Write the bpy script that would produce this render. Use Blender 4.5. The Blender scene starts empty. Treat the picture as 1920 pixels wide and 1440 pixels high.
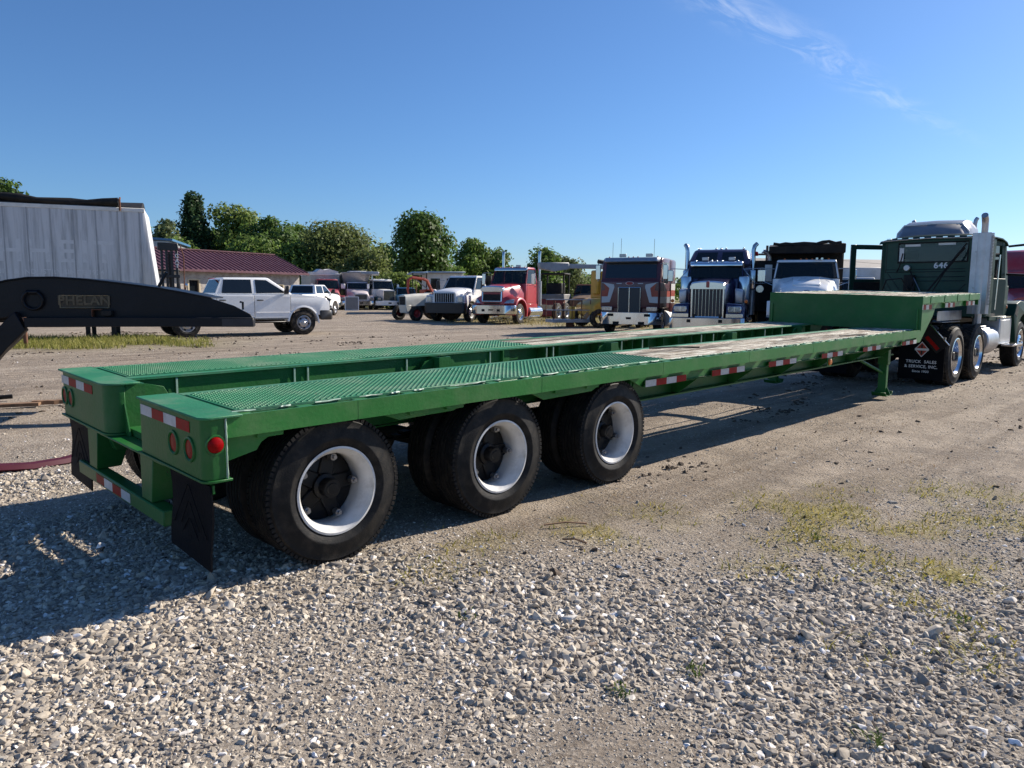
import bpy, bmesh, math, random
import numpy as np
from mathutils import Vector, Matrix, Quaternion

scene = bpy.context.scene
COL = scene.collection
rnd = random.Random(7)
nr = np.random.default_rng(11)
R = math.radians

# ------------------------------------------------------------------ camera
CAM = Vector((-1.387, -3.402, 1.4885))
HEAD = 0.7827                      # view axis, radians left of +X
PITCH = 0.1211
FWD = Vector((math.cos(HEAD), math.sin(HEAD), 0)); RGT = Vector((math.sin(HEAD), -math.cos(HEAD), 0))
cd = bpy.data.cameras.new('camera'); cam = bpy.data.objects.new('camera', cd); COL.objects.link(cam)
cd.sensor_fit = 'HORIZONTAL'; cd.sensor_width = 36.0; cd.lens = 36.0 * 1387.19 / 1920.0
cd.clip_start = 0.05; cd.clip_end = 3000
look = FWD * math.cos(PITCH) - Vector((0, 0, 1)) * math.sin(PITCH)
up = Vector((0, 0, 1)) * math.cos(PITCH) + FWD * math.sin(PITCH)
roll = Quaternion(look, -0.007)
up = roll @ up; rt = look.cross(up)
cam.matrix_world = Matrix(((rt.x, up.x, -look.x, CAM.x), (rt.y, up.y, -look.y, CAM.y), (rt.z, up.z, -look.z, CAM.z), (0, 0, 0, 1)))
scene.camera = cam

# ------------------------------------------------------------------ sky, sun, exposure
SUN = Vector((1.66, -0.32, 1.0)).normalized()
elev = math.asin(SUN.z); azim = math.atan2(SUN.x, SUN.y)
world = bpy.data.worlds.new('World'); scene.world = world; world.use_nodes = True
wn, wl = world.node_tree.nodes, world.node_tree.links
wn.clear()
sky = wn.new('ShaderNodeTexSky'); sky.sky_type = 'NISHITA'; sky.sun_disc = False
sky.sun_elevation = elev; sky.sun_rotation = azim
sky.altitude = 0; sky.air_density = 1.0; sky.dust_density = 0.35; sky.ozone_density = 10.0
# thin cirrus drawn over the whole sky as real cloud streaks
tc = wn.new('ShaderNodeTexCoord')
sep = wn.new('ShaderNodeSeparateXYZ'); wl.new(tc.outputs['Generated'], sep.inputs[0])
zc = wn.new('ShaderNodeMath'); zc.operation = 'MAXIMUM'; zc.inputs[1].default_value = 0.06; wl.new(sep.outputs['Z'], zc.inputs[0])
dv = wn.new('ShaderNodeVectorMath'); dv.operation = 'DIVIDE'
cb = wn.new('ShaderNodeCombineXYZ')
for k in range(3): wl.new(zc.outputs[0], cb.inputs[k])
wl.new(tc.outputs['Generated'], dv.inputs[0]); wl.new(cb.outputs[0], dv.inputs[1])
mp = wn.new('ShaderNodeMapping'); mp.inputs['Rotation'].default_value = (0, 0, R(-12)); mp.inputs['Scale'].default_value = (0.55, 2.6, 0); mp.inputs['Location'].default_value = (1.15, 0.62, 0)
wl.new(dv.outputs[0], mp.inputs['Vector'])
n1 = wn.new('ShaderNodeTexNoise'); n1.inputs['Scale'].default_value = 1.1; n1.inputs['Detail'].default_value = 9; n1.inputs['Roughness'].default_value = 0.62; n1.inputs['Distortion'].default_value = 0.7
wl.new(mp.outputs[0], n1.inputs['Vector'])
cr = wn.new('ShaderNodeValToRGB'); cr.color_ramp.elements[0].position = 0.70; cr.color_ramp.elements[1].position = 0.90
cr.color_ramp.elements[0].color = (0, 0, 0, 1); cr.color_ramp.elements[1].color = (0.30, 0.30, 0.30, 1)
wl.new(n1.outputs['Fac'], cr.inputs[0])
mx = wn.new('ShaderNodeMix'); mx.data_type = 'RGBA'
zr_ = wn.new('ShaderNodeMapRange'); zr_.inputs[1].default_value = 0.08; zr_.inputs[2].default_value = 0.24; wl.new(sep.outputs['Z'], zr_.inputs[0])
zm_ = wn.new('ShaderNodeMath'); zm_.operation = 'MULTIPLY'; wl.new(zr_.outputs[0], zm_.inputs[0]); wl.new(cr.outputs[0], zm_.inputs[1])
# one feathery cirrus band drifting across the sun side of the sky
def wmath(op, a, b=None, c=None):
    q = wn.new('ShaderNodeMath'); q.operation = op
    for k_, s_ in enumerate((a, b, c)):
        if s_ is None: continue
        if isinstance(s_, (int, float)): q.inputs[k_].default_value = s_
        else: wl.new(s_, q.inputs[k_])
    return q.outputs[0]
sp2 = wn.new('ShaderNodeSeparateXYZ'); wl.new(dv.outputs[0], sp2.inputs[0])
n2 = wn.new('ShaderNodeTexNoise'); n2.inputs['Scale'].default_value = 2.4; n2.inputs['Detail'].default_value = 10; n2.inputs['Roughness'].default_value = 0.66; n2.inputs['Distortion'].default_value = 0.9
mp2 = wn.new('ShaderNodeMapping'); mp2.inputs['Scale'].default_value = (0.9, 3.0, 0); mp2.inputs['Location'].default_value = (0.35, 0.2, 0); wl.new(dv.outputs[0], mp2.inputs[0]); wl.new(mp2.outputs[0], n2.inputs['Vector'])
n3 = wn.new('ShaderNodeTexNoise'); n3.inputs['Scale'].default_value = 1.1; n3.inputs['Detail'].default_value = 3; wl.new(dv.outputs[0], n3.inputs['Vector'])
off = wmath('MULTIPLY', wmath('SUBTRACT', n3.outputs['Fac'], 0.5), 0.25)
dy_ = wmath('DIVIDE', wmath('SUBTRACT', wmath('ADD', sp2.outputs['Y'], off), 1.37), 0.085)
band = wmath('POWER', 2.718, wmath('MULTIPLY', wmath('MULTIPLY', dy_, dy_), -1.0))
ends = wn.new('ShaderNodeMapRange'); ends.interpolation_type = 'SMOOTHSTEP'; ends.inputs[1].default_value = 6.5; ends.inputs[2].default_value = 2.7; wl.new(sp2.outputs['X'], ends.inputs[0])
front = wmath('GREATER_THAN', sp2.outputs['X'], 0.5)
feat = wn.new('ShaderNodeMapRange'); feat.inputs[1].default_value = 0.44; feat.inputs[2].default_value = 0.78; wl.new(n2.outputs['Fac'], feat.inputs[0])
cir = wmath('MULTIPLY', wmath('MULTIPLY', wmath('MULTIPLY', band, feat.outputs[0]), wmath('MULTIPLY', ends.outputs[0], front)), wmath('MULTIPLY', zr_.outputs[0], 0.48))
wl.new(wmath('MINIMUM', wmath('ADD', zm_.outputs[0], cir), 0.6), mx.inputs[0]); wl.new(sky.outputs[0], mx.inputs[6]); mx.inputs[7].default_value = (8.2, 8.6, 9.2, 1)
bg = wn.new('ShaderNodeBackground'); bg.inputs['Strength'].default_value = 0.083
wo = wn.new('ShaderNodeOutputWorld')
wl.new(mx.outputs[2], bg.inputs['Color']); wl.new(bg.outputs[0], wo.inputs['Surface'])

sd = bpy.data.lights.new('sun', 'SUN'); sd.energy = 5.0; sd.angle = R(0.53); sd.color = (1.0, 0.91, 0.79)
sun = bpy.data.objects.new('sun', sd); COL.objects.link(sun)
sun.rotation_euler = (-SUN).to_track_quat('-Z', 'Y').to_euler(); sun.location = SUN * 60
scene.view_settings.view_transform = 'Standard'; scene.view_settings.look = 'None'
scene.view_settings.exposure = 0.66; scene.view_settings.gamma = 1.0
scene.view_settings.use_curve_mapping = False
scene.render.engine = 'CYCLES'
scene.cycles.max_bounces = 6; scene.cycles.transparent_max_bounces = 8
scene.cycles.use_adaptive_sampling = True; scene.cycles.use_denoising = True
scene.cycles.sample_clamp_indirect = 6.0

# ------------------------------------------------------------------ helpers
def place(u, v, z=0.0):
    """world point on the height z seen at photo pixel (u, v), used only to lay the yard out"""
    a, b = u - 960, v - 720
    c, s = math.cos(0.007), math.sin(0.007)
    a, b = c * a + s * b, -s * a + c * b
    dx, dy = a / 1387.19, -b / 1387.19
    Y = dy * math.cos(PITCH) - math.sin(PITCH); Z = math.cos(PITCH) + dy * math.sin(PITCH)
    t = (z - CAM.z) / Y
    return CAM + (RGT * dx + FWD * Z + Vector((0, 0, Y))) * t
def LD(lat, dep, z=0.0):
    """metres right of and ahead of the photographer"""
    p = CAM + RGT * lat + FWD * dep
    return Vector((p.x, p.y, z))

def lin(c):
    return tuple(((x / 255) / 12.92 if x / 255 <= 0.04045 else (((x / 255) + 0.055) / 1.055) ** 2.4) for x in c)

def tag(o, label, cat, group=None, kind=None):
    o['label'] = label; o['category'] = cat
    if group: o['group'] = group
    if kind: o['kind'] = kind
    return o
def thing(name, label, cat, loc=(0, 0, 0), rz=0.0, group=None):
    o = bpy.data.objects.new(name, None); COL.objects.link(o)
    o.location = loc; o.rotation_euler = (0, 0, rz); o.empty_display_size = 0.2
    return tag(o, label, cat, group)
def copy_tree(o, parent=None):
    c = o.copy(); COL.objects.link(c); c.parent = parent
    for ch in list(o.children): copy_tree(ch, c)
    return c
def dup_part(o, parent, loc=(0, 0, 0), rot=(0, 0, 0), scale=(1, 1, 1)):
    c = copy_tree(o, parent); c.location = loc; c.rotation_euler = rot; c.scale = scale
    return c

class MB:
    def __init__(s): s.v = []; s.f = []
    def add(s, vs, fs):
        b = len(s.v); s.v += [tuple(p) for p in vs]; s.f += [tuple(i + b for i in f) for f in fs]; return s
    def box(s, x0, x1, y0, y1, z0, z1, M=None):
        vs = [Vector((x, y, z)) for z in (z0, z1) for x, y in ((x0, y0), (x1, y0), (x1, y1), (x0, y1))]
        if M is not None: vs = [M @ p for p in vs]
        return s.add(vs, [(3, 2, 1, 0), (4, 5, 6, 7), (0, 1, 5, 4), (1, 2, 6, 5), (2, 3, 7, 6), (3, 0, 4, 7)])
    def hexa(s, b, t):
        return s.add(list(b) + list(t), [(3, 2, 1, 0), (4, 5, 6, 7), (0, 1, 5, 4), (1, 2, 6, 5), (2, 3, 7, 6), (3, 0, 4, 7)])
    def prism(s, pts, axis, a, b):
        """polygon pts extruded along axis from a to b; pts are (x,z) for y, (x,y) for z, (y,z) for x"""
        def mk(p, t):
            return (p[0], t, p[1]) if axis == 'y' else ((p[0], p[1], t) if axis == 'z' else (t, p[0], p[1]))
        n = len(pts); area = sum(pts[i][0] * pts[(i + 1) % n][1] - pts[(i + 1) % n][0] * pts[i][1] for i in range(n))
        if area < 0: pts = pts[::-1]
        lo, hi = min(a, b), max(a, b)
        vs = [mk(p, lo) for p in pts] + [mk(p, hi) for p in pts]
        fl = axis == 'y'
        fs = [tuple(range(n)) if fl else tuple(range(n - 1, -1, -1)), tuple(range(2 * n - 1, n - 1, -1)) if fl else tuple(range(n, 2 * n))]
        for i in range(n):
            j = (i + 1) % n
            fs.append((j, i, n + i, n + j) if fl else (i, j, n + j, n + i))
        return s.add(vs, fs)
    def loft(s, rings, caps=True, closed=True):
        n = len(rings[0]); vs = [p for r in rings for p in r]; fs = []
        for k in range(len(rings) - 1):
            for i in range(n if closed else n - 1):
                j = (i + 1) % n
                fs.append((k * n + i, k * n + j, (k + 1) * n + j, (k + 1) * n + i))
        if caps and closed:
            fs.append(tuple(range(n - 1, -1, -1))); fs.append(tuple((len(rings) - 1) * n + i for i in range(n)))
        return s.add(vs, fs)
    def cyl(s, p0, p1, r, n=12, r2=None, caps=True):
        p0, p1 = Vector(p0), Vector(p1); d = (p1 - p0).normalized()
        a = d.orthogonal().normalized(); b = d.cross(a); r2 = r if r2 is None else r2
        ring = lambda p, q: [p + (a * math.cos(t) + b * math.sin(t)) * q for t in [2 * math.pi * i / n for i in range(n)]]
        return s.loft([ring(p0, r), ring(p1, r2)], caps)
    def tube(s, pts, r, n=8):
        pts = [Vector(p) for p in pts]; rr = r if isinstance(r, (list, tuple)) else [r] * len(pts)
        d0 = (pts[1] - pts[0]).normalized(); a = d0.orthogonal().normalized(); rings = []
        for i, p in enumerate(pts):
            d = (pts[min(i + 1, len(pts) - 1)] - pts[max(i - 1, 0)]).normalized()
            a = (a - d * a.dot(d)); a = a.normalized() if a.length > 1e-6 else d.orthogonal().normalized()
            b = d.cross(a); k = 1.0
            if 0 < i < len(pts) - 1:
                c = max(0.35, math.cos(0.5 * (pts[i] - pts[i - 1]).angle(pts[i + 1] - pts[i], 0))); k = 1 / c
            rings.append([p + (a * math.cos(t) + b * math.sin(t)) * rr[i] * (k if k < 1.2 else 1.1) for t in [2 * math.pi * j / n for j in range(n)]])
        return s.loft(rings)
    def lathe(s, prof, c=(0, 0, 0), axis='y', n=48, closed=False):
        """prof: (radius, offset along axis)"""
        rings = []
        for i in range(n):
            t = 2 * math.pi * i / n; ct, st = math.cos(t), math.sin(t)
            if axis == 'y': rings.append([(c[0] + r * ct, c[1] + a, c[2] + r * st) for r, a in prof])
            elif axis == 'x': rings.append([(c[0] + a, c[1] + r * ct, c[2] + r * st) for r, a in prof])
            else: rings.append([(c[0] + r * ct, c[1] + r * st, c[2] + a) for r, a in prof])
        m = len(prof); vs = [p for r in rings for p in r]; fs = []
        for i in range(n):
            j = (i + 1) % n
            for k in range(m if closed else m - 1):
                l = (k + 1) % m
                fs.append((i * m + k, j * m + k, j * m + l, i * m + l))
        return s.add(vs, fs)
    def quad(s, a, b, c, d): return s.add([a, b, c, d], [(0, 1, 2, 3)])
    def map(s, fn): s.v = [tuple(fn(*p)) for p in s.v]; return s
    def build(s, name, mat, parent=None, bevel=0.0, seg=1, smooth=None, fix=True, loc=None, rot=None):
        me = bpy.data.meshes.new(name)
        me.from_pydata(s.v, [], s.f)
        if bevel or fix:
            bm = bmesh.new(); bm.from_mesh(me)
            if fix: bmesh.ops.recalc_face_normals(bm, faces=bm.faces)
            if bevel:
                es = [e for e in bm.edges if len(e.link_faces) == 2 and e.calc_face_angle(0) > R(28)]
                bmesh.ops.bevel(bm, geom=es, offset=bevel, segments=seg, profile=0.5, affect='EDGES', clamp_overlap=True)
            bm.to_mesh(me); bm.free()
        if smooth is None and bevel: smooth = 40
        if smooth:
            me.polygons.foreach_set('use_smooth', [True] * len(me.polygons))
            me.set_sharp_from_angle(angle=R(smooth))
        o = bpy.data.objects.new(name, me); COL.objects.link(o)
        me.materials.append(mat)
        if parent: o.parent = parent
        if loc is not None: o.location = loc
        if rot is not None: o.rotation_euler = rot
        return o

def text_obj(name, body, size, depth, mat, parent, mtx, spacing=1.0, bold=0.0):
    cu = bpy.data.curves.new(name, 'FONT'); cu.body = body; cu.size = size; cu.extrude = depth; cu.align_x = 'CENTER'; cu.align_y = 'CENTER'
    cu.space_character = spacing; cu.offset = bold; cu.resolution_u = 3
    t = bpy.data.objects.new(name, cu); COL.objects.link(t)
    dg = bpy.context.evaluated_depsgraph_get(); dg.update()
    me = bpy.data.meshes.new_from_object(t.evaluated_get(dg)); COL.objects.unlink(t); bpy.data.objects.remove(t)
    o = bpy.data.objects.new(name, me); COL.objects.link(o); me.name = name
    me.materials.clear(); me.materials.append(mat)
    o.parent = parent; o.matrix_local = mtx
    return o
def frame(origin, xdir, ydir):
    x = Vector(xdir).normalized(); z = x.cross(Vector(ydir)).normalized(); y = z.cross(x); o = Vector(origin)
    return Matrix(((x.x, y.x, z.x, o.x), (x.y, y.y, z.y, o.y), (x.z, y.z, z.z, o.z), (0, 0, 0, 1)))

# ------------------------------------------------------------------ materials
MATS = {}
def M(name, col, rough=0.5, metal=0.0, var=0.12, scale=3.0, bump=0.0, bscale=60.0, coat=0.0, dirt=None, dirt_amt=0.35, dscale=2.5, spec=0.5, rvar=0.08, stretch=None, chip=None):
    if name in MATS: return MATS[name]
    m = bpy.data.materials.new(name); m.use_nodes = True; MATS[name] = m
    n, l = m.node_tree.nodes, m.node_tree.links
    p = n['Principled BSDF']; p.inputs['Metallic'].default_value = metal; p.inputs['Specular IOR Level'].default_value = spec
    p.inputs['Coat Weight'].default_value = coat; p.inputs['Coat Roughness'].default_value = 0.08
    t = n.new('ShaderNodeTexCoord'); vec = t.outputs['Object']
    if stretch:
        mpn = n.new('ShaderNodeMapping'); mpn.inputs['Scale'].default_value = stretch; l.new(vec, mpn.inputs[0]); vec = mpn.outputs[0]
    a = n.new('ShaderNodeTexNoise'); a.inputs['Scale'].default_value = scale; a.inputs['Detail'].default_value = 6; a.inputs['Roughness'].default_value = 0.6; l.new(vec, a.inputs['Vector'])
    r = n.new('ShaderNodeValToRGB'); r.color_ramp.elements[0].position = 0.3; r.color_ramp.elements[1].position = 0.7
    r.color_ramp.elements[0].color = tuple(x * (1 - var) for x in col) + (1,); r.color_ramp.elements[1].color = tuple(min(1, x * (1 + var)) for x in col) + (1,)
    l.new(a.outputs['Fac'], r.inputs[0]); outc = r.outputs[0]
    if dirt:
        b = n.new('ShaderNodeTexNoise'); b.inputs['Scale'].default_value = dscale; b.inputs['Detail'].default_value = 9; b.inputs['Roughness'].default_value = 0.68; l.new(vec, b.inputs['Vector'])
        q = n.new('ShaderNodeValToRGB'); q.color_ramp.elements[0].position = 0.46; q.color_ramp.elements[1].position = 0.70 if dirt_amt < 0.7 else 0.60
        q.color_ramp.elements[0].color = (0, 0, 0, 1); q.color_ramp.elements[1].color = (dirt_amt, dirt_amt, dirt_amt, 1); l.new(b.outputs['Fac'], q.inputs[0])
        x = n.new('ShaderNodeMix'); x.data_type = 'RGBA'; l.new(q.outputs[0], x.inputs[0]); l.new(outc, x.inputs[6]); x.inputs[7].default_value = dirt + (1,); outc = x.outputs[2]
    if chip:
        cn = n.new('ShaderNodeTexNoise'); cn.inputs['Scale'].default_value = chip[1]; cn.inputs['Detail'].default_value = 4; cn.inputs['Roughness'].default_value = 0.7; l.new(vec, cn.inputs['Vector'])
        cq = n.new('ShaderNodeValToRGB'); cq.color_ramp.elements[0].position = chip[2]; cq.color_ramp.elements[1].position = chip[2] + .03; cq.color_ramp.elements[0].color = (0, 0, 0, 1); cq.color_ramp.elements[1].color = (.8, .8, .8, 1); l.new(cn.outputs['Fac'], cq.inputs[0])
        cx = n.new('ShaderNodeMix'); cx.data_type = 'RGBA'; l.new(cq.outputs[0], cx.inputs[0]); l.new(outc, cx.inputs[6]); cx.inputs[7].default_value = chip[0] + (1,); outc = cx.outputs[2]
    l.new(outc, p.inputs['Base Color'])
    mr = n.new('ShaderNodeMapRange'); mr.inputs[3].default_value = max(0.02, rough - rvar); mr.inputs[4].default_value = min(1, rough + rvar); l.new(a.outputs['Fac'], mr.inputs[0]); l.new(mr.outputs[0], p.inputs['Roughness'])
    if bump:
        c = n.new('ShaderNodeTexNoise'); c.inputs['Scale'].default_value = bscale; c.inputs['Detail'].default_value = 5; l.new(vec, c.inputs['Vector'])
        bp = n.new('ShaderNodeBump'); bp.inputs['Strength'].default_value = bump; bp.inputs['Distance'].default_value = 0.02; l.new(c.outputs['Fac'], bp.inputs['Height']); l.new(bp.outputs[0], p.inputs['Normal'])
    return m

def glass(name, tint=(0.02, 0.03, 0.03), alpha=1.0):
    if name in MATS: return MATS[name]
    m = M(name, tint, rough=0.06, var=0.1, rvar=0.02, spec=0.6)
    if alpha < 1: m.node_tree.nodes['Principled BSDF'].inputs['Alpha'].default_value = alpha
    return m
GREY_DIRT = lin((120, 108, 94))
def gmat():
    g = {}
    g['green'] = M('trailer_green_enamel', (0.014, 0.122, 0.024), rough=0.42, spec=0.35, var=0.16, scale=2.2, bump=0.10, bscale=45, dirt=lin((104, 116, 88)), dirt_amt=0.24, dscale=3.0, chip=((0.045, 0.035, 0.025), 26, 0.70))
    g['green_side'] = M('trailer_green_enamel_sunlit', (0.028, 0.172, 0.034), rough=0.42, spec=0.32, var=0.15, scale=1.6, bump=0.08, bscale=40, dirt=lin((124, 138, 104)), dirt_amt=0.32, dscale=2.6, chip=((0.05, 0.04, 0.03), 24, 0.69))  # same enamel, base lightened to carry grazing sun along the rails
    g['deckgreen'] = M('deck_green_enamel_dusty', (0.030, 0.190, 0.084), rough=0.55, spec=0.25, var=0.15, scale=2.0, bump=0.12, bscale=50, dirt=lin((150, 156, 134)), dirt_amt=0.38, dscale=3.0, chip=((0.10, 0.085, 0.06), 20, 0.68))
    g['edge'] = M('scuffed_lit_edge_paint', (0.33, 0.46, 0.36), rough=0.5, var=0.3, scale=12)  # pale tone holds scuffs plus highlights painted onto edges and weld beads
    g['rubber'] = M('tyre_rubber', (0.011, 0.011, 0.0115), rough=0.62, spec=0.20, var=0.25, scale=5, bump=0.12, bscale=120, dirt=lin((96, 88, 78)), dirt_amt=0.22, dscale=13)
    g['rubber_dusty'] = M('dusty_tyre_rubber', (0.016, 0.0155, 0.015), rough=0.75, spec=0.25, var=0.25, scale=5, dirt=lin((120, 108, 92)), dirt_amt=0.55, dscale=6)
    g['flap'] = M('mudflap_rubber', (0.0045, 0.005, 0.0075), rough=0.6, spec=0.07, var=0.25, scale=4, bump=0.1, dirt=lin((64, 62, 62)), dirt_amt=0.08)
    g['rim'] = M('silver_rim_paint', (0.68, 0.68, 0.67), rough=0.34, metal=0.0, var=0.06, scale=8, dirt=lin((120, 118, 114)), dirt_amt=0.45, dscale=7)
    g['hub'] = M('greasy_black_hub', (0.005, 0.005, 0.0055), rough=0.45, spec=0.35, var=0.3, scale=10, dirt=lin((60, 54, 48)), dirt_amt=0.1)
    g['steel'] = M('bare_steel', (0.36, 0.36, 0.37), rough=0.35, metal=0.9, var=0.15, scale=12)
    g['chrome'] = M('chrome_plate', (0.62, 0.61, 0.60), rough=0.17, metal=1.0, var=0.05, scale=3, rvar=0.04)
    g['alu'] = M('polished_aluminium', (0.74, 0.75, 0.77), rough=0.16, metal=1.0, var=0.05, scale=5, rvar=0.05)
    g['alu_dull'] = M('brushed_aluminium', (0.50, 0.50, 0.52), rough=0.42, metal=0.85, var=0.12, scale=6, dirt=lin((120, 116, 110)), dirt_amt=0.3)
    g['black'] = M('black_paint', (0.012, 0.012, 0.014), rough=0.40, var=0.25, scale=4, dirt=lin((80, 74, 66)), dirt_amt=0.15)
    g['blackmat'] = M('matt_black', (0.009, 0.009, 0.0095), rough=0.7, spec=0.3, var=0.3, scale=6, dirt=GREY_DIRT, dirt_amt=0.12)
    g['frame'] = M('chassis_black', (0.011, 0.0105, 0.010), rough=0.6, spec=0.3, var=0.3, scale=4, dirt=lin((92, 80, 66)), dirt_amt=0.35)
    g['glass'] = glass('dark_window_glass', (0.010, 0.014, 0.017))
    g['glass_clear'] = glass('clear_tinted_glass', (0.03, 0.06, 0.055), 0.55)
    g['lamp_red'] = M('red_lamp_lens', (0.26, 0.002, 0.003), rough=0.3, spec=0.12, var=0.1, scale=30)
    g['lamp_amber'] = M('amber_lamp_lens', (0.55, 0.14, 0.01), rough=0.2, var=0.1, scale=30, coat=0.3)
    g['lamp_clear'] = M('headlamp_lens', (0.42, 0.44, 0.46), rough=0.10, metal=0.6, var=0.35, scale=18)
    g['tape_red'] = M('red_reflective_tape', (0.30, 0.006, 0.006), rough=0.45, spec=0.12, var=0.18, scale=25, dirt=lin((120, 60, 55)), dirt_amt=0.2, dscale=20)
    g['tape_white'] = M('white_reflective_tape', (0.52, 0.53, 0.54), rough=0.35, var=0.10, scale=25, dirt=lin((120, 118, 112)), dirt_amt=0.4, dscale=14)
    g['white'] = M('white_truck_paint', (0.88, 0.88, 0.87), rough=0.28, var=0.04, scale=2, coat=0.4, dirt=lin((140, 132, 120)), dirt_amt=0.12)
    g['white_old'] = M('chalky_white_paint', (0.72, 0.71, 0.68), rough=0.5, var=0.08, scale=2, dirt=lin((130, 120, 104)), dirt_amt=0.3)
    g['rust'] = M('rusty_steel', (0.14, 0.055, 0.028), rough=0.8, var=0.35, scale=9)
    g['wood'] = M('weathered_plank', (0.25, 0.19, 0.13), rough=0.85, var=0.55, scale=7, bump=0.5, bscale=40, dirt=lin((226, 222, 204)), dirt_amt=1.0, dscale=5.0, stretch=(0.55, 6.0, 1.5))
    g['wood_dark'] = M('weathered_plank_dark', (0.11, 0.082, 0.056), rough=0.85, var=0.6, scale=7, bump=0.5, bscale=40, dirt=lin((206, 200, 180)), dirt_amt=0.9, dscale=3.6, stretch=(0.55, 6.0, 1.5))
    g['decal'] = M('white_vinyl', (0.70, 0.71, 0.72), rough=0.45, var=0.05)
    return g
G = gmat()
# ------------------------------------------------------------------ ground, gravel, weeds
def vnoise(x, y, s, seed):
    g = np.random.default_rng(seed).random((256, 256))
    X, Y = x / s, y / s
    i, j = np.floor(X).astype(int), np.floor(Y).astype(int)
    fx, fy = X - i, Y - j
    fx = fx * fx * (3 - 2 * fx); fy = fy * fy * (3 - 2 * fy)
    a, b, c, d = g[i % 256, j % 256], g[(i + 1) % 256, j % 256], g[i % 256, (j + 1) % 256], g[(i + 1) % 256, (j + 1) % 256]
    return (a * (1 - fx) + b * fx) * (1 - fy) + (c * (1 - fx) + d * fx) * fy
def fbm(x, y, s, seed, o=4):
    t = 0; w = 0.5
    for k in range(o): t = t + w * vnoise(x, y, s / 2 ** k, seed + k); w *= 0.5
    return t / (1 - 0.5 ** o)

_blobs = [  # photo pixel, radius m, weight of loose gravel
    ((300, 1330), 1.3, 1.0), ((650, 1250), 1.0, 1.0), ((620, 1400), 0.7, 0.9), ((100, 1100), 1.3, 0.9), ((60, 880), 1.1, 0.8),
    ((150, 980), 1.2, 0.7), ((420, 1150), 0.9, 0.8), ((900, 1130), 0.9, 0.7), ((1060, 1150), 0.5, 0.7), ((1180, 1020), 0.7, 0.6),
    ((1480, 980), 0.9, 0.5), ((1450, 1120), 0.5, 0.6), ((1560, 1180), 0.7, 0.8), ((1700, 1330), 0.8, 0.8), ((1420, 1420), 0.5, 0.7), ((1800, 960), 1.2, 0.5),
    ((1750, 1120), 0.8, 0.55), ((1330, 1300), 0.5, 0.5), ((1880, 1200), 0.7, 0.6),
    ((1120, 1290), 0.45, -0.5), ((1040, 1400), 0.40, -0.5), ((1300, 1180), 0.4, -0.5), ((1420, 1120), 0.35, -0.5), ((1250, 1390), 0.3, -0.5), ((1230, 1130), 0.6, -0.55), ((1400, 1290), 0.45, -0.45), ((1000, 1290), 0.45, -0.25), ((1640, 1010), 0.5, -0.45), ((1560, 1320), 0.4, -0.5), ((820, 1080), 0.5, -0.35), ((480, 1120), 0.5, -0.25), ((760, 1380), 0.3, -0.5), ((1150, 1420), 0.3, -0.3),
    ((1150, 930), 0.8, -0.7), ((1350, 900), 1.2, -0.8), ((1600, 820), 2.0, -0.7), ((1820, 850), 1.6, -0.4), ((1020, 960), 0.5, -0.4), ((1280, 860), 1.5, -0.6)]
_bl = [(place(*q), r, w) for q, r, w in _blobs]
def gravelness(x, y):
    d = 0.27 + 0.95 * (fbm(x, y, 1.7, 3) - 0.5)
    for p, r, w in _bl: d = d + w * 0.75 * np.exp(-((x - p.x) ** 2 + (y - p.y) ** 2) / (r * r))
    return np.clip(d, 0, 1.15)
_weeds = [((1130, 975), 0.42, 0.9), ((1140, 990), 0.3, 0.8), ((1500, 985), 0.35, 0.9), ((1560, 960), 0.45, 0.9), ((1700, 1000), 0.5, 0.8), ((1660, 1060), 0.5, 0.9), ((1760, 1060), 0.5, 0.9),
          ((1820, 1050), 0.5, 0.8), ((1800, 1150), 0.45, 0.9), ((1720, 1190), 0.35, 0.8), ((1860, 960), 0.6, 0.7), ((1440, 1065), 0.2, 0.8), ((1620, 1180), 0.2, 0.6), ((800, 1060), 0.35, 0.35), ((880, 1010), 0.3, 0.4), ((1640, 940), 0.4, 0.6)]
_wd = [(place(*q), r, w) for q, r, w in _weeds]
def weediness(x, y):
    d = np.zeros_like(x)
    for p, r, w in _wd: d = np.maximum(d, w * np.exp(-((x - p.x) ** 2 + (y - p.y) ** 2) / (r * r)))
    return d * np.clip((fbm(x, y, 0.30, 91) - 0.36) * 4.0, 0.05, 1.2)
GRASS = place(190, 636)
def turf(x, y):
    """rough grass: the verge by the pickup and the strip under the parked trucks"""
    q = (np.stack([x, y], -1) - np.array([CAM.x, CAM.y]))
    lat = q @ np.array([RGT.x, RGT.y]); dep = q @ np.array([FWD.x, FWD.y])
    edge = (fbm(x, y, 1.4, 57) - 0.5)
    a = 1 / (1 + np.exp(-((24.6 + lat * 0.16) - dep + 6 * edge) * 1.2)) * 1 / (1 + np.exp((19.0 - dep + 3 * edge) * 1.6)) * 1 / (1 + np.exp((lat + 9.3 + 4 * edge) * 2))
    b = 1 / (1 + np.exp((35.6 - lat * 0.5 - dep + 5 * edge) * 1.1)) * 1 / (1 + np.exp((dep - 62) * 0.5)) * 1 / (1 + np.exp((-lat - 3.5 + 3 * edge) * 1.2)) * 0.75
    c = 1 / (1 + np.exp((70 + 6 * edge - dep) * 0.4)) * 0.9
    return np.clip(np.maximum(np.maximum(a, b), c), 0, 1)
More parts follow.
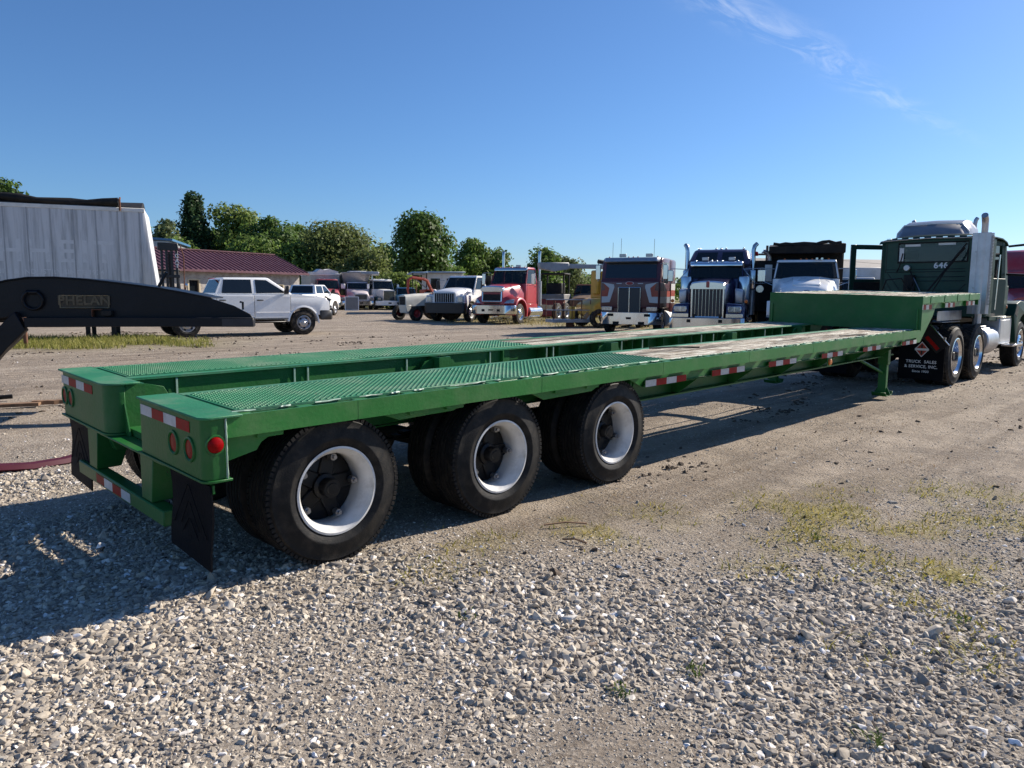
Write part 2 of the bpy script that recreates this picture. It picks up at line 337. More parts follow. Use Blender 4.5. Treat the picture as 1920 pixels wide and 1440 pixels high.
def gz(x, y):
    r = np.sqrt((x - 4) ** 2 + (y - 1) ** 2)
    z = (fbm(x, y, 2.6, 21) - 0.5) * 0.05 + (fbm(x, y, 0.5, 31, 3) - 0.5) * 0.020
    z = z + (fbm(x * .22 + y * .03, y - x * .10, .55, 61, 3) - .5) * .045 * np.clip((-.3 - y) * 1.2, 0, 1) + (fbm(x * .2, y, .8, 67, 3) - .5) * .04 * np.clip((y - 3.2) * .8, 0, 1)
    k = 1 / (1 + np.exp((r - 60) / 12))
    for cx, cy in [(x0, y0) for x0 in (0.75, 2.0, 3.26, 12.7, 14.05, 16.9) for y0 in (0.2, 0.5, 1.85, 2.15)]:
        z = z * (1 - np.exp(-((x - cx) ** 2 + (y - cy) ** 2) / 0.12))
    return z * k
def stretch(a, b, n0, far, n1):
    mid = np.linspace(a, b, n0); st = mid[1] - mid[0]
    k = np.cumsum(st * (1 + 0) * np.power((far / st) ** (1.0 / n1) if False else 1.12, np.arange(1, n1 + 1)))
    return mid, k
def ground_mesh():
    dm, kd = stretch(1.2, 13.0, 150, 900, 66); dep = np.concatenate([np.linspace(-60, 0.9, 24), dm, 13.0 + kd])
    lm, kl = stretch(-9, 9, 210, 900, 64); lat = np.concatenate([(-9 - kl)[::-1], lm, 9 + kl])
    L, D = np.meshgrid(lat, dep, indexing='ij')
    x = CAM.x + RGT.x * L + FWD.x * D; y = CAM.y + RGT.y * L + FWD.y * D
    z = gz(x, y)
    n, m = L.shape
    idx = np.arange(n * m).reshape(n, m)
    f = np.stack([idx[:-1, :-1], idx[1:, :-1], idx[1:, 1:], idx[:-1, 1:]], -1).reshape(-1, 4)
    me = bpy.data.meshes.new('ground')
    me.vertices.add(n * m); me.vertices.foreach_set('co', np.stack([x, y, z], -1).astype(np.float32).ravel())
    me.loops.add(f.size); me.loops.foreach_set('vertex_index', f.ravel().astype(np.int32))
    me.polygons.add(len(f)); me.polygons.foreach_set('loop_start', (np.arange(len(f)) * 4).astype(np.int32)); me.polygons.foreach_set('loop_total', np.full(len(f), 4, np.int32))
    me.update(); me.validate()
    me.polygons.foreach_set('use_smooth', [True] * len(f))
    for nm, arr in (('loose', gravelness(x, y)), ('weed', weediness(x, y)), ('turf', turf(x, y))):
        at = me.attributes.new(nm, 'FLOAT', 'POINT'); at.data.foreach_set('value', arr.astype(np.float32).ravel())
    o = bpy.data.objects.new('ground', me); COL.objects.link(o); o['kind'] = 'structure'
    m = bpy.data.materials.new('yard_ground'); m.use_nodes = True; nn, ll = m.node_tree.nodes, m.node_tree.links
    p = nn['Principled BSDF']; p.inputs['Roughness'].default_value = 0.92; p.inputs['Specular IOR Level'].default_value = 0.2
    tcn = nn.new('ShaderNodeTexCoord'); V = tcn.outputs['Object']
    def noise(s, d=8, rg=0.62, dist=0.0):
        q = nn.new('ShaderNodeTexNoise'); q.inputs['Scale'].default_value = s; q.inputs['Detail'].default_value = d; q.inputs['Roughness'].default_value = rg; q.inputs['Distortion'].default_value = dist; ll.new(V, q.inputs['Vector']); return q.outputs['Fac']
    def ramp(src, stops):
        r = nn.new('ShaderNodeValToRGB'); e = r.color_ramp.elements
        while len(e) < len(stops): e.new(0.5)
        for k, (pos, c) in enumerate(stops): e[k].position = pos; e[k].color = tuple(c) + (1,)
        ll.new(src, r.inputs[0]); return r.outputs[0]
    def mix(fac, a, b):
        x = nn.new('ShaderNodeMix'); x.data_type = 'RGBA'
        ll.new(fac, x.inputs[0]) if not isinstance(fac, float) else setattr(x.inputs[0], 'default_value', fac)
        for k, s in ((6, a), (7, b)):
            if isinstance(s, tuple): x.inputs[k].default_value = s + (1,)
            else: ll.new(s, x.inputs[k])
        return x.outputs[2]
    def attr(nm):
        a = nn.new('ShaderNodeAttribute'); a.attribute_name = nm; return a.outputs['Fac']
    vor = nn.new('ShaderNodeTexVoronoi'); vor.inputs['Scale'].default_value = 55; ll.new(V, vor.inputs['Vector'])
    vor2 = nn.new('ShaderNodeTexVoronoi'); vor2.inputs['Scale'].default_value = 17; ll.new(V, vor2.inputs['Vector'])
    dirt = ramp(noise(1.3, 10, 0.7, 0.6), [(0.28, (0.18, 0.138, 0.100)), (0.5, (0.335, 0.268, 0.200)), (0.75, (0.44, 0.365, 0.285))])
    mt_ = nn.new('ShaderNodeMapping'); mt_.inputs['Rotation'].default_value = (0, 0, R(-9)); mt_.inputs['Scale'].default_value = (0.16, 1.5, 1); ll.new(V, mt_.inputs[0])
    tq = nn.new('ShaderNodeTexNoise'); tq.inputs['Scale'].default_value = 1.0; tq.inputs['Detail'].default_value = 11; tq.inputs['Roughness'].default_value = 0.7; tq.inputs['Distortion'].default_value = 0.5; ll.new(mt_.outputs[0], tq.inputs['Vector'])
    rutm = ramp(tq.outputs['Fac'], [(0.46, (0, 0, 0)), (0.56, (0.92, 0.92, 0.92))])
    dirt = mix(rutm, dirt, (0.170, 0.125, 0.086))
    damp = ramp(noise(0.55, 10, 0.72, 1.6), [(0.53, (0, 0, 0)), (0.64, (0.9, 0.9, 0.9))])
    dirt = mix(damp, dirt, (0.150, 0.115, 0.086))
    speck = ramp(vor.outputs['Color'], [(0.0, (0.25, 0.210, 0.17)), (0.5, (0.40, 0.350, 0.29)), (1.0, (0.58, 0.53, 0.46))])
    peb = ramp(noise(34, 10, 0.85), [(0.42, (0, 0, 0)), (0.60, (1, 1, 1))])
    base = mix(ramp(peb, [(0, (0.08, 0.08, 0.08)), (1, (0.48, 0.48, 0.48))]), dirt, speck)
    far_peb = mix(ramp(noise(9, 10, 0.8), [(0.45, (0, 0, 0)), (0.7, (0.7, 0.7, 0.7))]), base, (0.50, 0.445, 0.375))
    c = mix(attr('loose'), base, mix(0.55, speck, far_peb))
    moss = ramp(noise(9, 8, 0.7), [(0.3, (0.20, 0.165, 0.055)), (0.6, (0.33, 0.28, 0.10)), (0.8, (0.22, 0.23, 0.07))])
    wm = nn.new('ShaderNodeMath'); wm.operation = 'MULTIPLY'; ll.new(attr('weed'), wm.inputs[0]); wm.inputs[1].default_value = 0.95
    c = mix(wm.outputs[0], c, moss)
    tf = ramp(noise(2.2, 9, 0.7), [(0.3, (0.13, 0.13, 0.035)), (0.55, (0.24, 0.22, 0.07)), (0.8, (0.30, 0.255, 0.12))])
    tm = nn.new('ShaderNodeMath'); tm.operation = 'MULTIPLY'; ll.new(attr('turf'), tm.inputs[0]); tm.inputs[1].default_value = 0.8
    c = mix(tm.outputs[0], c, tf)
    ll.new(c, p.inputs['Base Color'])
    add = nn.new('ShaderNodeMath'); add.operation = 'ADD'
    sc1 = nn.new('ShaderNodeMath'); sc1.operation = 'MULTIPLY'; sc1.inputs[1].default_value = 0.9; ll.new(vor.outputs['Distance'], sc1.inputs[0])
    ll.new(sc1.outputs[0], add.inputs[0]); ll.new(noise(22, 12, 0.82), add.inputs[1])
    b1 = nn.new('ShaderNodeBump'); b1.inputs['Strength'].default_value = 0.7; b1.inputs['Distance'].default_value = 0.02; ll.new(add.outputs[0], b1.inputs['Height'])
    b2 = nn.new('ShaderNodeBump'); b2.inputs['Strength'].default_value = 0.6; b2.inputs['Distance'].default_value = 0.12; ll.new(noise(2.6, 10, 0.72, 0.9), b2.inputs['Height']); ll.new(b1.outputs[0], b2.inputs['Normal'])
    ll.new(b2.outputs[0], p.inputs['Normal'])
    me.materials.append(m)
    return o
ground_mesh()

def scatter(name, pts, scl, rot, idx, sources, label, cat):
    """one object of kind stuff: mesh points that carry instanced stones"""
    me = bpy.data.meshes.new(name); n = len(pts)
    me.vertices.add(n); me.vertices.foreach_set('co', pts.astype(np.float32).ravel())
    for nm, ty, arr in (('scl', 'FLOAT_VECTOR', scl), ('rot', 'FLOAT_VECTOR', rot)):
        a = me.attributes.new(nm, ty, 'POINT'); a.data.foreach_set('vector', arr.astype(np.float32).ravel())
    a = me.attributes.new('idx', 'INT', 'POINT'); a.data.foreach_set('value', idx.astype(np.int32))
    o = bpy.data.objects.new(name, me); COL.objects.link(o)
    ng = bpy.data.node_groups.new(name + '_nodes', 'GeometryNodeTree')
    ng.interface.new_socket('Geometry', in_out='INPUT', socket_type='NodeSocketGeometry'); ng.interface.new_socket('Geometry', in_out='OUTPUT', socket_type='NodeSocketGeometry')
    N, L = ng.nodes, ng.links
    gi, go = N.new('NodeGroupInput'), N.new('NodeGroupOutput')
    g2i = N.new('GeometryNodeGeometryToInstance')
    for src in sources[::-1]:
        oi = N.new('GeometryNodeObjectInfo'); oi.inputs['Object'].default_value = src; oi.inputs['As Instance'].default_value = True
        L.new(oi.outputs['Geometry'], g2i.inputs[0])
    iop = N.new('GeometryNodeInstanceOnPoints'); iop.inputs['Pick Instance'].default_value = True
    L.new(gi.outputs[0], iop.inputs['Points']); L.new(g2i.outputs[0], iop.inputs['Instance'])
    def na(nm, ty):
        q = N.new('GeometryNodeInputNamedAttribute'); q.data_type = ty; q.inputs['Name'].default_value = nm; return q.outputs['Attribute']
    L.new(na('idx', 'INT'), iop.inputs['Instance Index']); L.new(na('scl', 'FLOAT_VECTOR'), iop.inputs['Scale'])
    e2r = N.new('FunctionNodeEulerToRotation'); L.new(na('rot', 'FLOAT_VECTOR'), e2r.inputs[0]); L.new(e2r.outputs[0], iop.inputs['Rotation'])
    L.new(iop.outputs[0], go.inputs[0])
    md = o.modifiers.new('scatter', 'NODES'); md.node_group = ng
    tag(o, label, cat, kind='stuff')
    return o

def stone_material():
    m = bpy.data.materials.new('crushed_limestone'); m.use_nodes = True; n, l = m.node_tree.nodes, m.node_tree.links
    p = n['Principled BSDF']; p.inputs['Roughness'].default_value = 0.85; p.inputs['Specular IOR Level'].default_value = 0.25
    oi = n.new('ShaderNodeObjectInfo'); r = n.new('ShaderNodeValToRGB'); e = r.color_ramp.elements
    for pos, c in ((0.0, (0.20, 0.18, 0.16)), (0.10, (0.31, 0.28, 0.24)), (0.4, (0.42, 0.372, 0.300)), (0.7, (0.53, 0.472, 0.385)), (0.93, (0.63, 0.58, 0.49)), (1.0, (0.42, 0.30, 0.19))):
        q = e.new(pos); q.color = c + (1,)
    l.new(oi.outputs['Random'], r.inputs[0])
    t = n.new('ShaderNodeTexCoord'); a = n.new('ShaderNodeTexNoise'); a.inputs['Scale'].default_value = 2.2; a.inputs['Detail'].default_value = 6; l.new(t.outputs['Object'], a.inputs['Vector'])
    x = n.new('ShaderNodeMix'); x.data_type = 'RGBA'; x.blend_type = 'MULTIPLY'; x.inputs[0].default_value = 0.6
    rr = n.new('ShaderNodeValToRGB'); rr.color_ramp.elements[0].position = 0.3; rr.color_ramp.elements[0].color = (0.55, 0.5, 0.46, 1); rr.color_ramp.elements[1].position = 0.7; rr.color_ramp.elements[1].color = (1.15, 1.12, 1.1, 1)
    l.new(a.outputs['Fac'], rr.inputs[0]); l.new(r.outputs[0], x.inputs[6]); l.new(rr.outputs[0], x.inputs[7]); l.new(x.outputs[2], p.inputs['Base Color'])
    return m
STONE = stone_material()
def stone_sources():
    out = []
    holder = bpy.data.collections.new('stone_shapes')
    for k in range(8):
        bm = bmesh.new(); pr = np.random.default_rng(100 + k)
        pts = pr.normal(size=(15, 3)); pts /= np.linalg.norm(pts, axis=1)[:, None]; pts *= pr.uniform(0.78, 1.08, (15, 1)); pts *= np.array([1.0, pr.uniform(0.62, 0.92), pr.uniform(0.38, 0.68)])
        vs = [bm.verts.new(p) for p in pts]
        g = bmesh.ops.convex_hull(bm, input=vs)
        bmesh.ops.delete(bm, geom=[v for v in bm.verts if not v.link_faces], context='VERTS')
        bmesh.ops.bevel(bm, geom=list(bm.edges), offset=0.07, segments=1, affect='EDGES', clamp_overlap=True)
        me = bpy.data.meshes.new('stone'); bm.to_mesh(me); bm.free(); me.materials.append(STONE)
        o = bpy.data.objects.new('stone', me); holder.objects.link(o); out.append(o)
    return out
def gravel():
    src = stone_sources()
    P, S = [], []
    for d0, d1, n, lo, hi in ((1.5, 3.4, 120000, 0.0032, 0.028), (3.4, 6.0, 150000, 0.0040, 0.028), (6.0, 10.0, 90000, 0.006, 0.030), (10, 19, 40000, 0.011, 0.034), (1.5, 8, 2600, 0.018, 0.050)):
        dep = np.sqrt(nr.uniform(d0 ** 2, d1 ** 2, n)); lat = nr.uniform(-0.86, 0.86, n) * dep + nr.uniform(-.6, .6, n)
        x = CAM.x + RGT.x * lat + FWD.x * dep; y = CAM.y + RGT.y * lat + FWD.y * dep
        g = gravelness(x, y)
        s = lo * (hi / lo) ** (nr.power(0.72, n) * (0.28 + 0.72 * np.clip(g, 0, 1)))
        s = s * np.clip(0.72 + 1.5 * (fbm(x, y, 0.8, 47, 3) - 0.30) + 0.35 * np.clip(g - .8, 0, .4), 0.62, 1.6)
        keep = nr.random(n) < np.clip(0.30 + 0.9 * g ** 1.6, 0, 1) * (1 - 0.35 * np.clip(weediness(x, y), 0, 1)) * (1 - 0.85 * turf(x, y))
        P.append(np.stack([x[keep], y[keep], gz(x[keep], y[keep]) + s[keep] * nr.uniform(-0.50, 0.06, keep.sum())], -1)); S.append(s[keep])
    P = np.concatenate(P); S = np.concatenate(S); n = len(P)
    rot = np.stack([nr.normal(0, 0.45, n), nr.normal(0, 0.45, n), nr.uniform(0, 6.28, n)], -1)
    scl = S[:, None] * nr.uniform(0.8, 1.2, (n, 3))
    scatter('gravel', P, scl, rot, nr.integers(0, 8, n), src, 'loose grey crushed limestone gravel strewn over the yard', 'gravel')
gravel()
def clods():
    m = M('dark_soil_clod', (0.115, 0.090, 0.070), rough=.95, spec=.15, var=.35, scale=3)
    src = []
    for k_ in range(3):
        bm = bmesh.new(); pr = np.random.default_rng(300 + k_); pts = pr.normal(size=(13, 3)); pts /= np.linalg.norm(pts, axis=1)[:, None]; pts *= pr.uniform(.7, 1.1, (13, 1)) * np.array([1, .8, .45])
        vs = [bm.verts.new(p) for p in pts]; bmesh.ops.convex_hull(bm, input=vs); bmesh.ops.delete(bm, geom=[v for v in bm.verts if not v.link_faces], context='VERTS')
        me = bpy.data.meshes.new('clod'); bm.to_mesh(me); bm.free(); me.materials.append(m); src.append(bpy.data.objects.new('clod', me))
    n = 420000; dep = np.sqrt(nr.uniform(3.2 ** 2, 27 ** 2, n)); lat = nr.uniform(-.8, .85, n) * dep
    x = CAM.x + RGT.x * lat + FWD.x * dep; y = CAM.y + RGT.y * lat + FWD.y * dep
    # ridges pushed up by turning tyres, and loose crumbs between them
    f1 = fbm(x * .55 + y * .2, y * 1.3 - x * .35, 1.5, 141); f2 = fbm(x, y, .45, 151, 3)
    w_ = np.clip((f1 - .60) * 7, 0, 1) * np.clip((f2 - .42) * 5, 0, 1) + .010
    w_ = w_ * np.clip(1.1 - gravelness(x, y), .1, 1) * (1 - turf(x, y)) * .38
    kk = nr.random(n) < w_; x, y, n = x[kk], y[kk], int(kk.sum()); d_ = dep[kk]
    s = .006 * (6.0 ** nr.power(.8, n)) * (1 + d_ * .03)
    P = np.stack([x, y, gz(x, y) + s * .1], -1)
    scatter('dirt_clods', P, s[:, None] * nr.uniform(.7, 1.3, (n, 3)), np.stack([nr.normal(0, .4, n), nr.normal(0, .4, n), nr.uniform(0, 6.28, n)], -1), nr.integers(0, 3, n), src, 'dark crumbs and churned ridges of soil left by tyres across the yard', 'soil')
clods()

def blades(name, xy, h, lean, w, mat, label, cat, zoff=None):
    n = len(xy); a = nr.uniform(0, 2 * np.pi, n); b = nr.uniform(0, 2 * np.pi, n)
    H = h * nr.uniform(0.45, 1.15, n); W = w * nr.uniform(0.6, 1.3, n); L = lean * H * nr.uniform(0.2, 1.3, n)
    z = gz(xy[:, 0], xy[:, 1]) - 0.005
    sx, sy = np.cos(a) * W, np.sin(a) * W; lx, ly = np.cos(b) * L, np.sin(b) * L
    v = np.zeros((n, 5, 3)); x, y = xy[:, 0], xy[:, 1]
    v[:, 0] = np.stack([x - sx, y - sy, z], -1); v[:, 1] = np.stack([x + sx, y + sy, z], -1)
    v[:, 2] = np.stack([x + sx * .7 + lx * .35, y + sy * .7 + ly * .35, z + H * .6], -1); v[:, 3] = np.stack([x - sx * .7 + lx * .35, y - sy * .7 + ly * .35, z + H * .6], -1)
    v[:, 4] = np.stack([x + lx, y + ly, z + H * nr.uniform(0.8, 1, n)], -1)
    k = np.arange(n) * 5
    f4 = np.stack([k, k + 1, k + 2, k + 3], -1); f3 = np.stack([k + 3, k + 2, k + 4], -1)
    me = bpy.data.meshes.new(name); me.from_pydata(v.reshape(-1, 3).tolist(), [], f4.tolist() + f3.tolist())
    me.materials.append(mat); o = bpy.data.objects.new(name, me); COL.objects.link(o)
    return tag(o, label, cat, kind='stuff')
def leafmat(name, c0, c1, c2, rough=0.6, trans=0.35):
    m = bpy.data.materials.new(name); m.use_nodes = True; n, l = m.node_tree.nodes, m.node_tree.links
    p = n['Principled BSDF']; p.inputs['Roughness'].default_value = rough; p.inputs['Specular IOR Level'].default_value = 0.25
    gi = n.new('ShaderNodeNewGeometry'); r = n.new('ShaderNodeValToRGB'); e = r.color_ramp.elements
    e[0].color = c0 + (1,); e[1].color = c2 + (1,); q = e.new(0.5); q.color = c1 + (1,)
    l.new(gi.outputs['Random Per Island'], r.inputs[0]); l.new(r.outputs[0], p.inputs['Base Color'])
    t = n.new('ShaderNodeBsdfTranslucent'); l.new(r.outputs[0], t.inputs[0]); s = n.new('ShaderNodeMixShader'); s.inputs[0].default_value = trans
    o = n['Material Output']; l.new(p.outputs[0], s.inputs[1]); l.new(t.outputs[0], s.inputs[2]); l.new(s.outputs[0], o.inputs['Surface'])
    return m
GR_LUSH = leafmat('verge_grass_blade', (0.17, 0.19, 0.04), (0.26, 0.26, 0.06), (0.36, 0.32, 0.11))
GR_DRY = leafmat('dry_grass_blade', (0.30, 0.24, 0.10), (0.40, 0.33, 0.16), (0.26, 0.25, 0.08))
GR_WEED = leafmat('creeping_weed_blade', (0.20, 0.22, 0.04), (0.36, 0.31, 0.07), (0.44, 0.35, 0.13))
GR_BROWN = leafmat('dead_weed_blade', (0.30, 0.19, 0.09), (0.42, 0.31, 0.17), (0.22, 0.13, 0.06))
def sample(n, d0, d1, l0, l1, fn, thr=0.3):
    dep = nr.uniform(d0, d1, n); lat = nr.uniform(l0, l1, n)
    x = CAM.x + RGT.x * lat + FWD.x * dep; y = CAM.y + RGT.y * lat + FWD.y * dep
    w = fn(x, y); k = (w > thr) & (nr.random(n) < w)
    return np.stack([x[k], y[k]], -1)
blades('verge_grass', sample(42000, 18.3, 27, -20, -8, turf), 0.20, 0.7, 0.010, GR_LUSH, 'rough yellow-green grass verge below the black gooseneck and the pickup', 'grass')
blades('dry_turf', sample(30000, 32, 62, -9, 26, turf), 0.16, 0.8, 0.016, GR_DRY, 'dry pale grass growing under the row of parked trucks', 'grass')
blades('weed_patch', sample(110000, 2.4, 10, -4, 8, weediness, 0.08), 0.048, 1.6, 0.0042, GR_WEED, 'low yellow-green weeds creeping through the gravel', 'weeds')
def _dead(x, y): return np.clip((fbm(x, y, 0.5, 77) - 0.59) * 2.8, 0, 1) * 0.8
blades('dead_weed_tufts', sample(60000, 2.0, 9, -6, 6, _dead, 0.02), 0.034, 1.6, 0.0026, GR_BROWN, 'dry brown weed tufts scattered in the gravel', 'weeds')
# ------------------------------------------------------------------ wheels (axis y, outer face towards -y, hub centre at the origin)
def tyre_profile(Rt, rr, w, ribs=4, groove=0.012):
    """closed section of a tyre, radius / axial offset, outer face at axial 0"""
    p = [(rr, 0.020 * w / .24), (rr + 0.012, 0.006), (rr + 0.02, 0.0), (rr + 0.30 * (Rt - rr), -0.012 * w / .24 - 0.002), (rr + 0.33 * (Rt - rr), -0.016 * w / .24), (rr + 0.36 * (Rt - rr), -0.012 * w / .24 - 0.003),
         (rr + 0.62 * (Rt - rr), -0.006), (rr + 0.82 * (Rt - rr), 0.004), (rr + 0.84 * (Rt - rr), 0.003), (Rt - 0.022, 0.014), (Rt - 0.006, 0.026)]
    t0, t1 = 0.034, w - 0.034
    tread = [(Rt, t0)]
    for k in range(ribs):
        c = t0 + (t1 - t0) * (k + 1) / (ribs + 1)
        if groove: tread += [(Rt, c - 0.006), (Rt - groove, c - 0.004), (Rt - groove, c + 0.004), (Rt, c + 0.006)]
    tread.append((Rt, t1))
    q = [(r, w - a) for r, a in p[::-1]]
    return p + tread + q
def make_wheel(name, Rt, rr, w, style, tyre_m, rim_m, hub_m, n=64, lugs=False, bolt=None):
    b = MB().lathe(tyre_profile(Rt, rr, w, 4, 0 if lugs else 0.011), n=n)
    if lugs:
        rows = 5; t0, t1 = 0.026, w - 0.026; cnt = 46
        for k in range(rows):
            a0 = t0 + (t1 - t0) * k / rows + 0.004; a1 = t0 + (t1 - t0) * (k + 1) / rows - 0.004
            for i in range(cnt):
                c = 2 * math.pi * (i + 0.5 * (k % 2)) / cnt; h = 2 * math.pi / cnt * 0.36
                sk = 0.10 * (1 if k % 2 else -1) * h * 4
                vs = []
                for r in (Rt - 0.004, Rt + 0.014):
                    for (t, a) in ((c - h, a0), (c + h, a0), (c + h + sk, a1), (c - h + sk, a1)):
                        vs.append((r * math.cos(t), a, r * math.sin(t)))
                b.hexa(vs[:4], vs[4:])
    if style == 'spoke':      # scalloped shoulders
        for i in range(84):
            t = 2 * math.pi * i / 84; h = .026
            for a0, a1 in ((.012, .034), (w - .034, w - .012)):
                vs = [(r * math.cos(q), a, r * math.sin(q)) for r in (Rt - .020, Rt + .0015) for q, a in ((t - h, a0), (t + h, a0), (t + h, a1), (t - h, a1))]
                b.hexa(vs[:4], vs[4:])
    ty = b.build('tyre', tyre_m, smooth=32)
    # rim
    if style == 'spoke':          # demountable rim on a cast spoke hub
        r = MB().lathe([(rr + .012, .004), (rr + .014, -.004), (rr + .002, -.006), (rr - .006, .010), (rr - .012, .022), (rr - .030, .045), (rr - .036, .10), (rr - .028, .13), (rr - .028, w - .01), (rr + .004, w + .004)], n=n)
        rim = r.build('rim', rim_m, ty, smooth=35)
        h = MB().lathe([(0, .045), (.030, .045), (.034, .052), (.050, .052), (.053, .060), (.053, .115), (.072, .125), (.078, .17), (.10, .19), (.10, w)], n=28)
        hb = h.build('hub', hub_m, ty, smooth=35)
        d = MB().lathe([(0.05, .158), (rr - .055, .162), (rr - .036, .172), (rr - .036, .215), (.05, .215)], n=36); d.build('brake_drum', hub_m, ty, smooth=35)
        for k in range(5):
            t = 2 * math.pi * k / 5 + 0.3; M4 = Matrix.Rotation(-t, 4, 'Y')
            s = MB(); s.hexa([M4 @ Vector(p) for p in ((.06, .142, -.050), (.06, .142, .050), (.06, .19, .050), (.06, .19, -.050))], [M4 @ Vector(p) for p in ((rr - .04, .150, -.040), (rr - .04, .150, .040), (rr - .04, .19, .040), (rr - .04, .19, -.040))])
            s.build('spoke', hub_m, ty, bevel=.008)
            c = MB().cyl(M4 @ Vector((rr - .062, .10, 0)), M4 @ Vector((rr - .062, .14, 0)), .020, 10); c.cyl(M4 @ Vector((rr - .062, .082, 0)), M4 @ Vector((rr - .062, .10, 0)), .012, 6)
            c.build('rim_clamp', bolt or hub_m, ty, smooth=40)
    elif style == 'dual':         # deep dished outer wheel of a driven pair
        r = MB().lathe([(rr + .014, .006), (rr + .016, -.005), (rr + .002, -.008), (rr - .010, .012), (rr - .030, .030), (rr - .038, .10), (rr - .050, .16), (rr - .075, .19), (.17, .195), (.125, .17), (.115, .168), (.115, w)], n=n)
        ty_r = r.build('rim', rim_m, ty, smooth=35)
        h = MB().lathe([(0, .03), (.06, .03), (.075, .045), (.085, .10), (.10, .15), (.11, .19)], n=24)
        h.build('hub', hub_m, ty, smooth=35)
        bm_ = MB()
        for k in range(10):
            t = 2 * math.pi * k / 10; x, z = .143 * math.cos(t), .143 * math.sin(t); bm_.cyl((x, .155, z), (x, .19, z), .016, 6)
        bm_.build('lug_nuts', bolt or G['steel'], ty)
    else:                         # front disc wheel, face bulging outward
        r = MB().lathe([(rr + .014, .008), (rr + .016, -.004), (rr + .002, -.006), (rr - .012, .012), (rr - .03, .03), (rr - .05, .055), (rr * .76, .045), (rr * .62, .006), (rr * .45, -.012), (rr * .33, -.012), (0.03, -.012)], n=n)
        r.build('rim', rim_m, ty, smooth=35)
        hl = MB(); nh = 5 if style == 'pickup' else 10
        for k in range(nh):
            t = 2 * math.pi * (k + .5) / nh; q = rr * .70
            hl.cyl((q * math.cos(t), .015, q * math.sin(t)), (q * math.cos(t), .046, q * math.sin(t)), rr * (.15 if style == 'pickup' else .085), 12)
        hl.build('hand_holes', G['blackmat'], ty)
        h = MB().lathe([(0, -.05), (rr * .12, -.05), (rr * .18, -.04), (rr * .2, .0)], n=20); h.build('hub', hub_m, ty, smooth=35)
        nb = MB()
        for k in range(nh if style != 'pickup' else 8):
            t = 2 * math.pi * k / (nh if style != 'pickup' else 8); q = rr * .40; nb.cyl((q * math.cos(t), -.035, q * math.sin(t)), (q * math.cos(t), -.01, q * math.sin(t)), .016, 6)
        nb.build('lug_nuts', bolt or G['steel'], ty)
    return ty
def plain_tyre(name, Rt, rr, w, tyre_m, rim_m, n=48):
    ty = MB().lathe(tyre_profile(Rt, rr, w), n=n).build('tyre', tyre_m, smooth=32)
    MB().lathe([(rr + .01, .01), (rr - .02, .03), (rr - .03, w - .03), (rr + .01, w - .01)], n=n).build('rim', rim_m, ty, smooth=35)
    return ty

# ------------------------------------------------------------------ green double-beam step-deck trailer
TR = thing('lowboy_trailer', 'long green twin-beam lowboy trailer with diamond-plate and plank decks in the foreground', 'trailer')
W = 2.32
def dk(x, y): return 0.902 + 0.0101 * x + 0.0237 * y
def tp(name, mb, mat, bevel=0.0, parent=None, smooth=None, seg=1):
    mb.map(lambda x, y, z: (x, y, z + dk(x, y)))
    return mb.build(name, mat, parent or TR, bevel=bevel, smooth=smooth, seg=seg)
GR, GS, DG = G['green'], G['green_side'], G['deckgreen']
# rear boxes
def arc(cx, cy, r, a0, a1, n=6): return [(cx + r * math.cos(R(a0 + (a1 - a0) * k / n)), cy + r * math.sin(R(a0 + (a1 - a0) * k / n))) for k in range(n + 1)]
rb = tp('rear_box', MB().prism(arc(.045, .045, .045, 180, 270) + [(.105, 0), (.105, .82), (0, .82)], 'z', -.300, -.006), GR, .004)
lb = tp('rear_box', MB().prism(arc(.085, 1.465, .085, 180, 270) + [(.105, 1.38), (.105, 2.32)] + arc(.05, 2.27, .05, 90, 180), 'z', -.300, -.006), GR, .004)
tp('box_flange', MB().prism(arc(.045, .04, .052, 180, 270) + [(.13, -.012), (.13, .83), (-.012, .83)], 'z', -.312, -.300), GR, .002)
tp('box_flange', MB().prism(arc(.085, 1.46, .095, 180, 270) + [(.13, 1.365), (.13, 2.32), (-.012, 2.32)], 'z', -.312, -.300), GR, .002)
tp('weld_bead', MB().tube([(.108, -.003, -.01 - .29 * k / 14) for k in range(15)], [.004 + .003 * rnd.random() for _ in range(15)], 6), G['edge'])
# rear deck lips
tp('rear_deck_plate', MB().prism(arc(.04, .043, .055, 180, 270) + [(.19, -.012), (.19, .83), (-.015, .83)], 'z', -.008, .004), DG, .003)
tp('rear_deck_plate', MB().prism(arc(.085, 1.465, .10, 180, 270) + [(.19, 1.365), (.19, 2.33), (-.015, 2.33)], 'z', -.008, .004), DG, .003)
# diamond plate: steel sheet and raised lugs
def lug_sheet(x0, x1, y0, y1):
    s = tp('diamond_plate', MB().box(x0, x1, y0, y1, -.010, .006), DG, .002)
    b = MB(); p = .038; ny = int((y1 - y0) / p); nx = int((x1 - x0) / (p * .5))
    for i in range(nx):
        for j in range(ny):
            cx = x0 + .022 + i * p * .5; cy = y0 + .022 + (j + .5 * (i % 2)) * p
            if cy > y1 - .015: continue
            a, w_, h = .0125, .0105, .0048
            q = [(cx - a, cy, .006), (cx, cy - w_, .006), (cx + a, cy, .006), (cx, cy + w_, .006)]
            t = [(cx - a * .55, cy, .006 + h), (cx, cy - w_ * .5, .006 + h), (cx + a * .55, cy, .006 + h), (cx, cy + w_ * .5, .006 + h)]
            b.add(q + t, [(4, 5, 6, 7), (0, 1, 5, 4), (1, 2, 6, 5), (2, 3, 7, 6), (3, 0, 4, 7)])
    o = b.map(lambda x, y, z: (x, y, z + dk(x, y))).build('raised_lugs', DG, s, fix=False); o['kind'] = 'stuff'
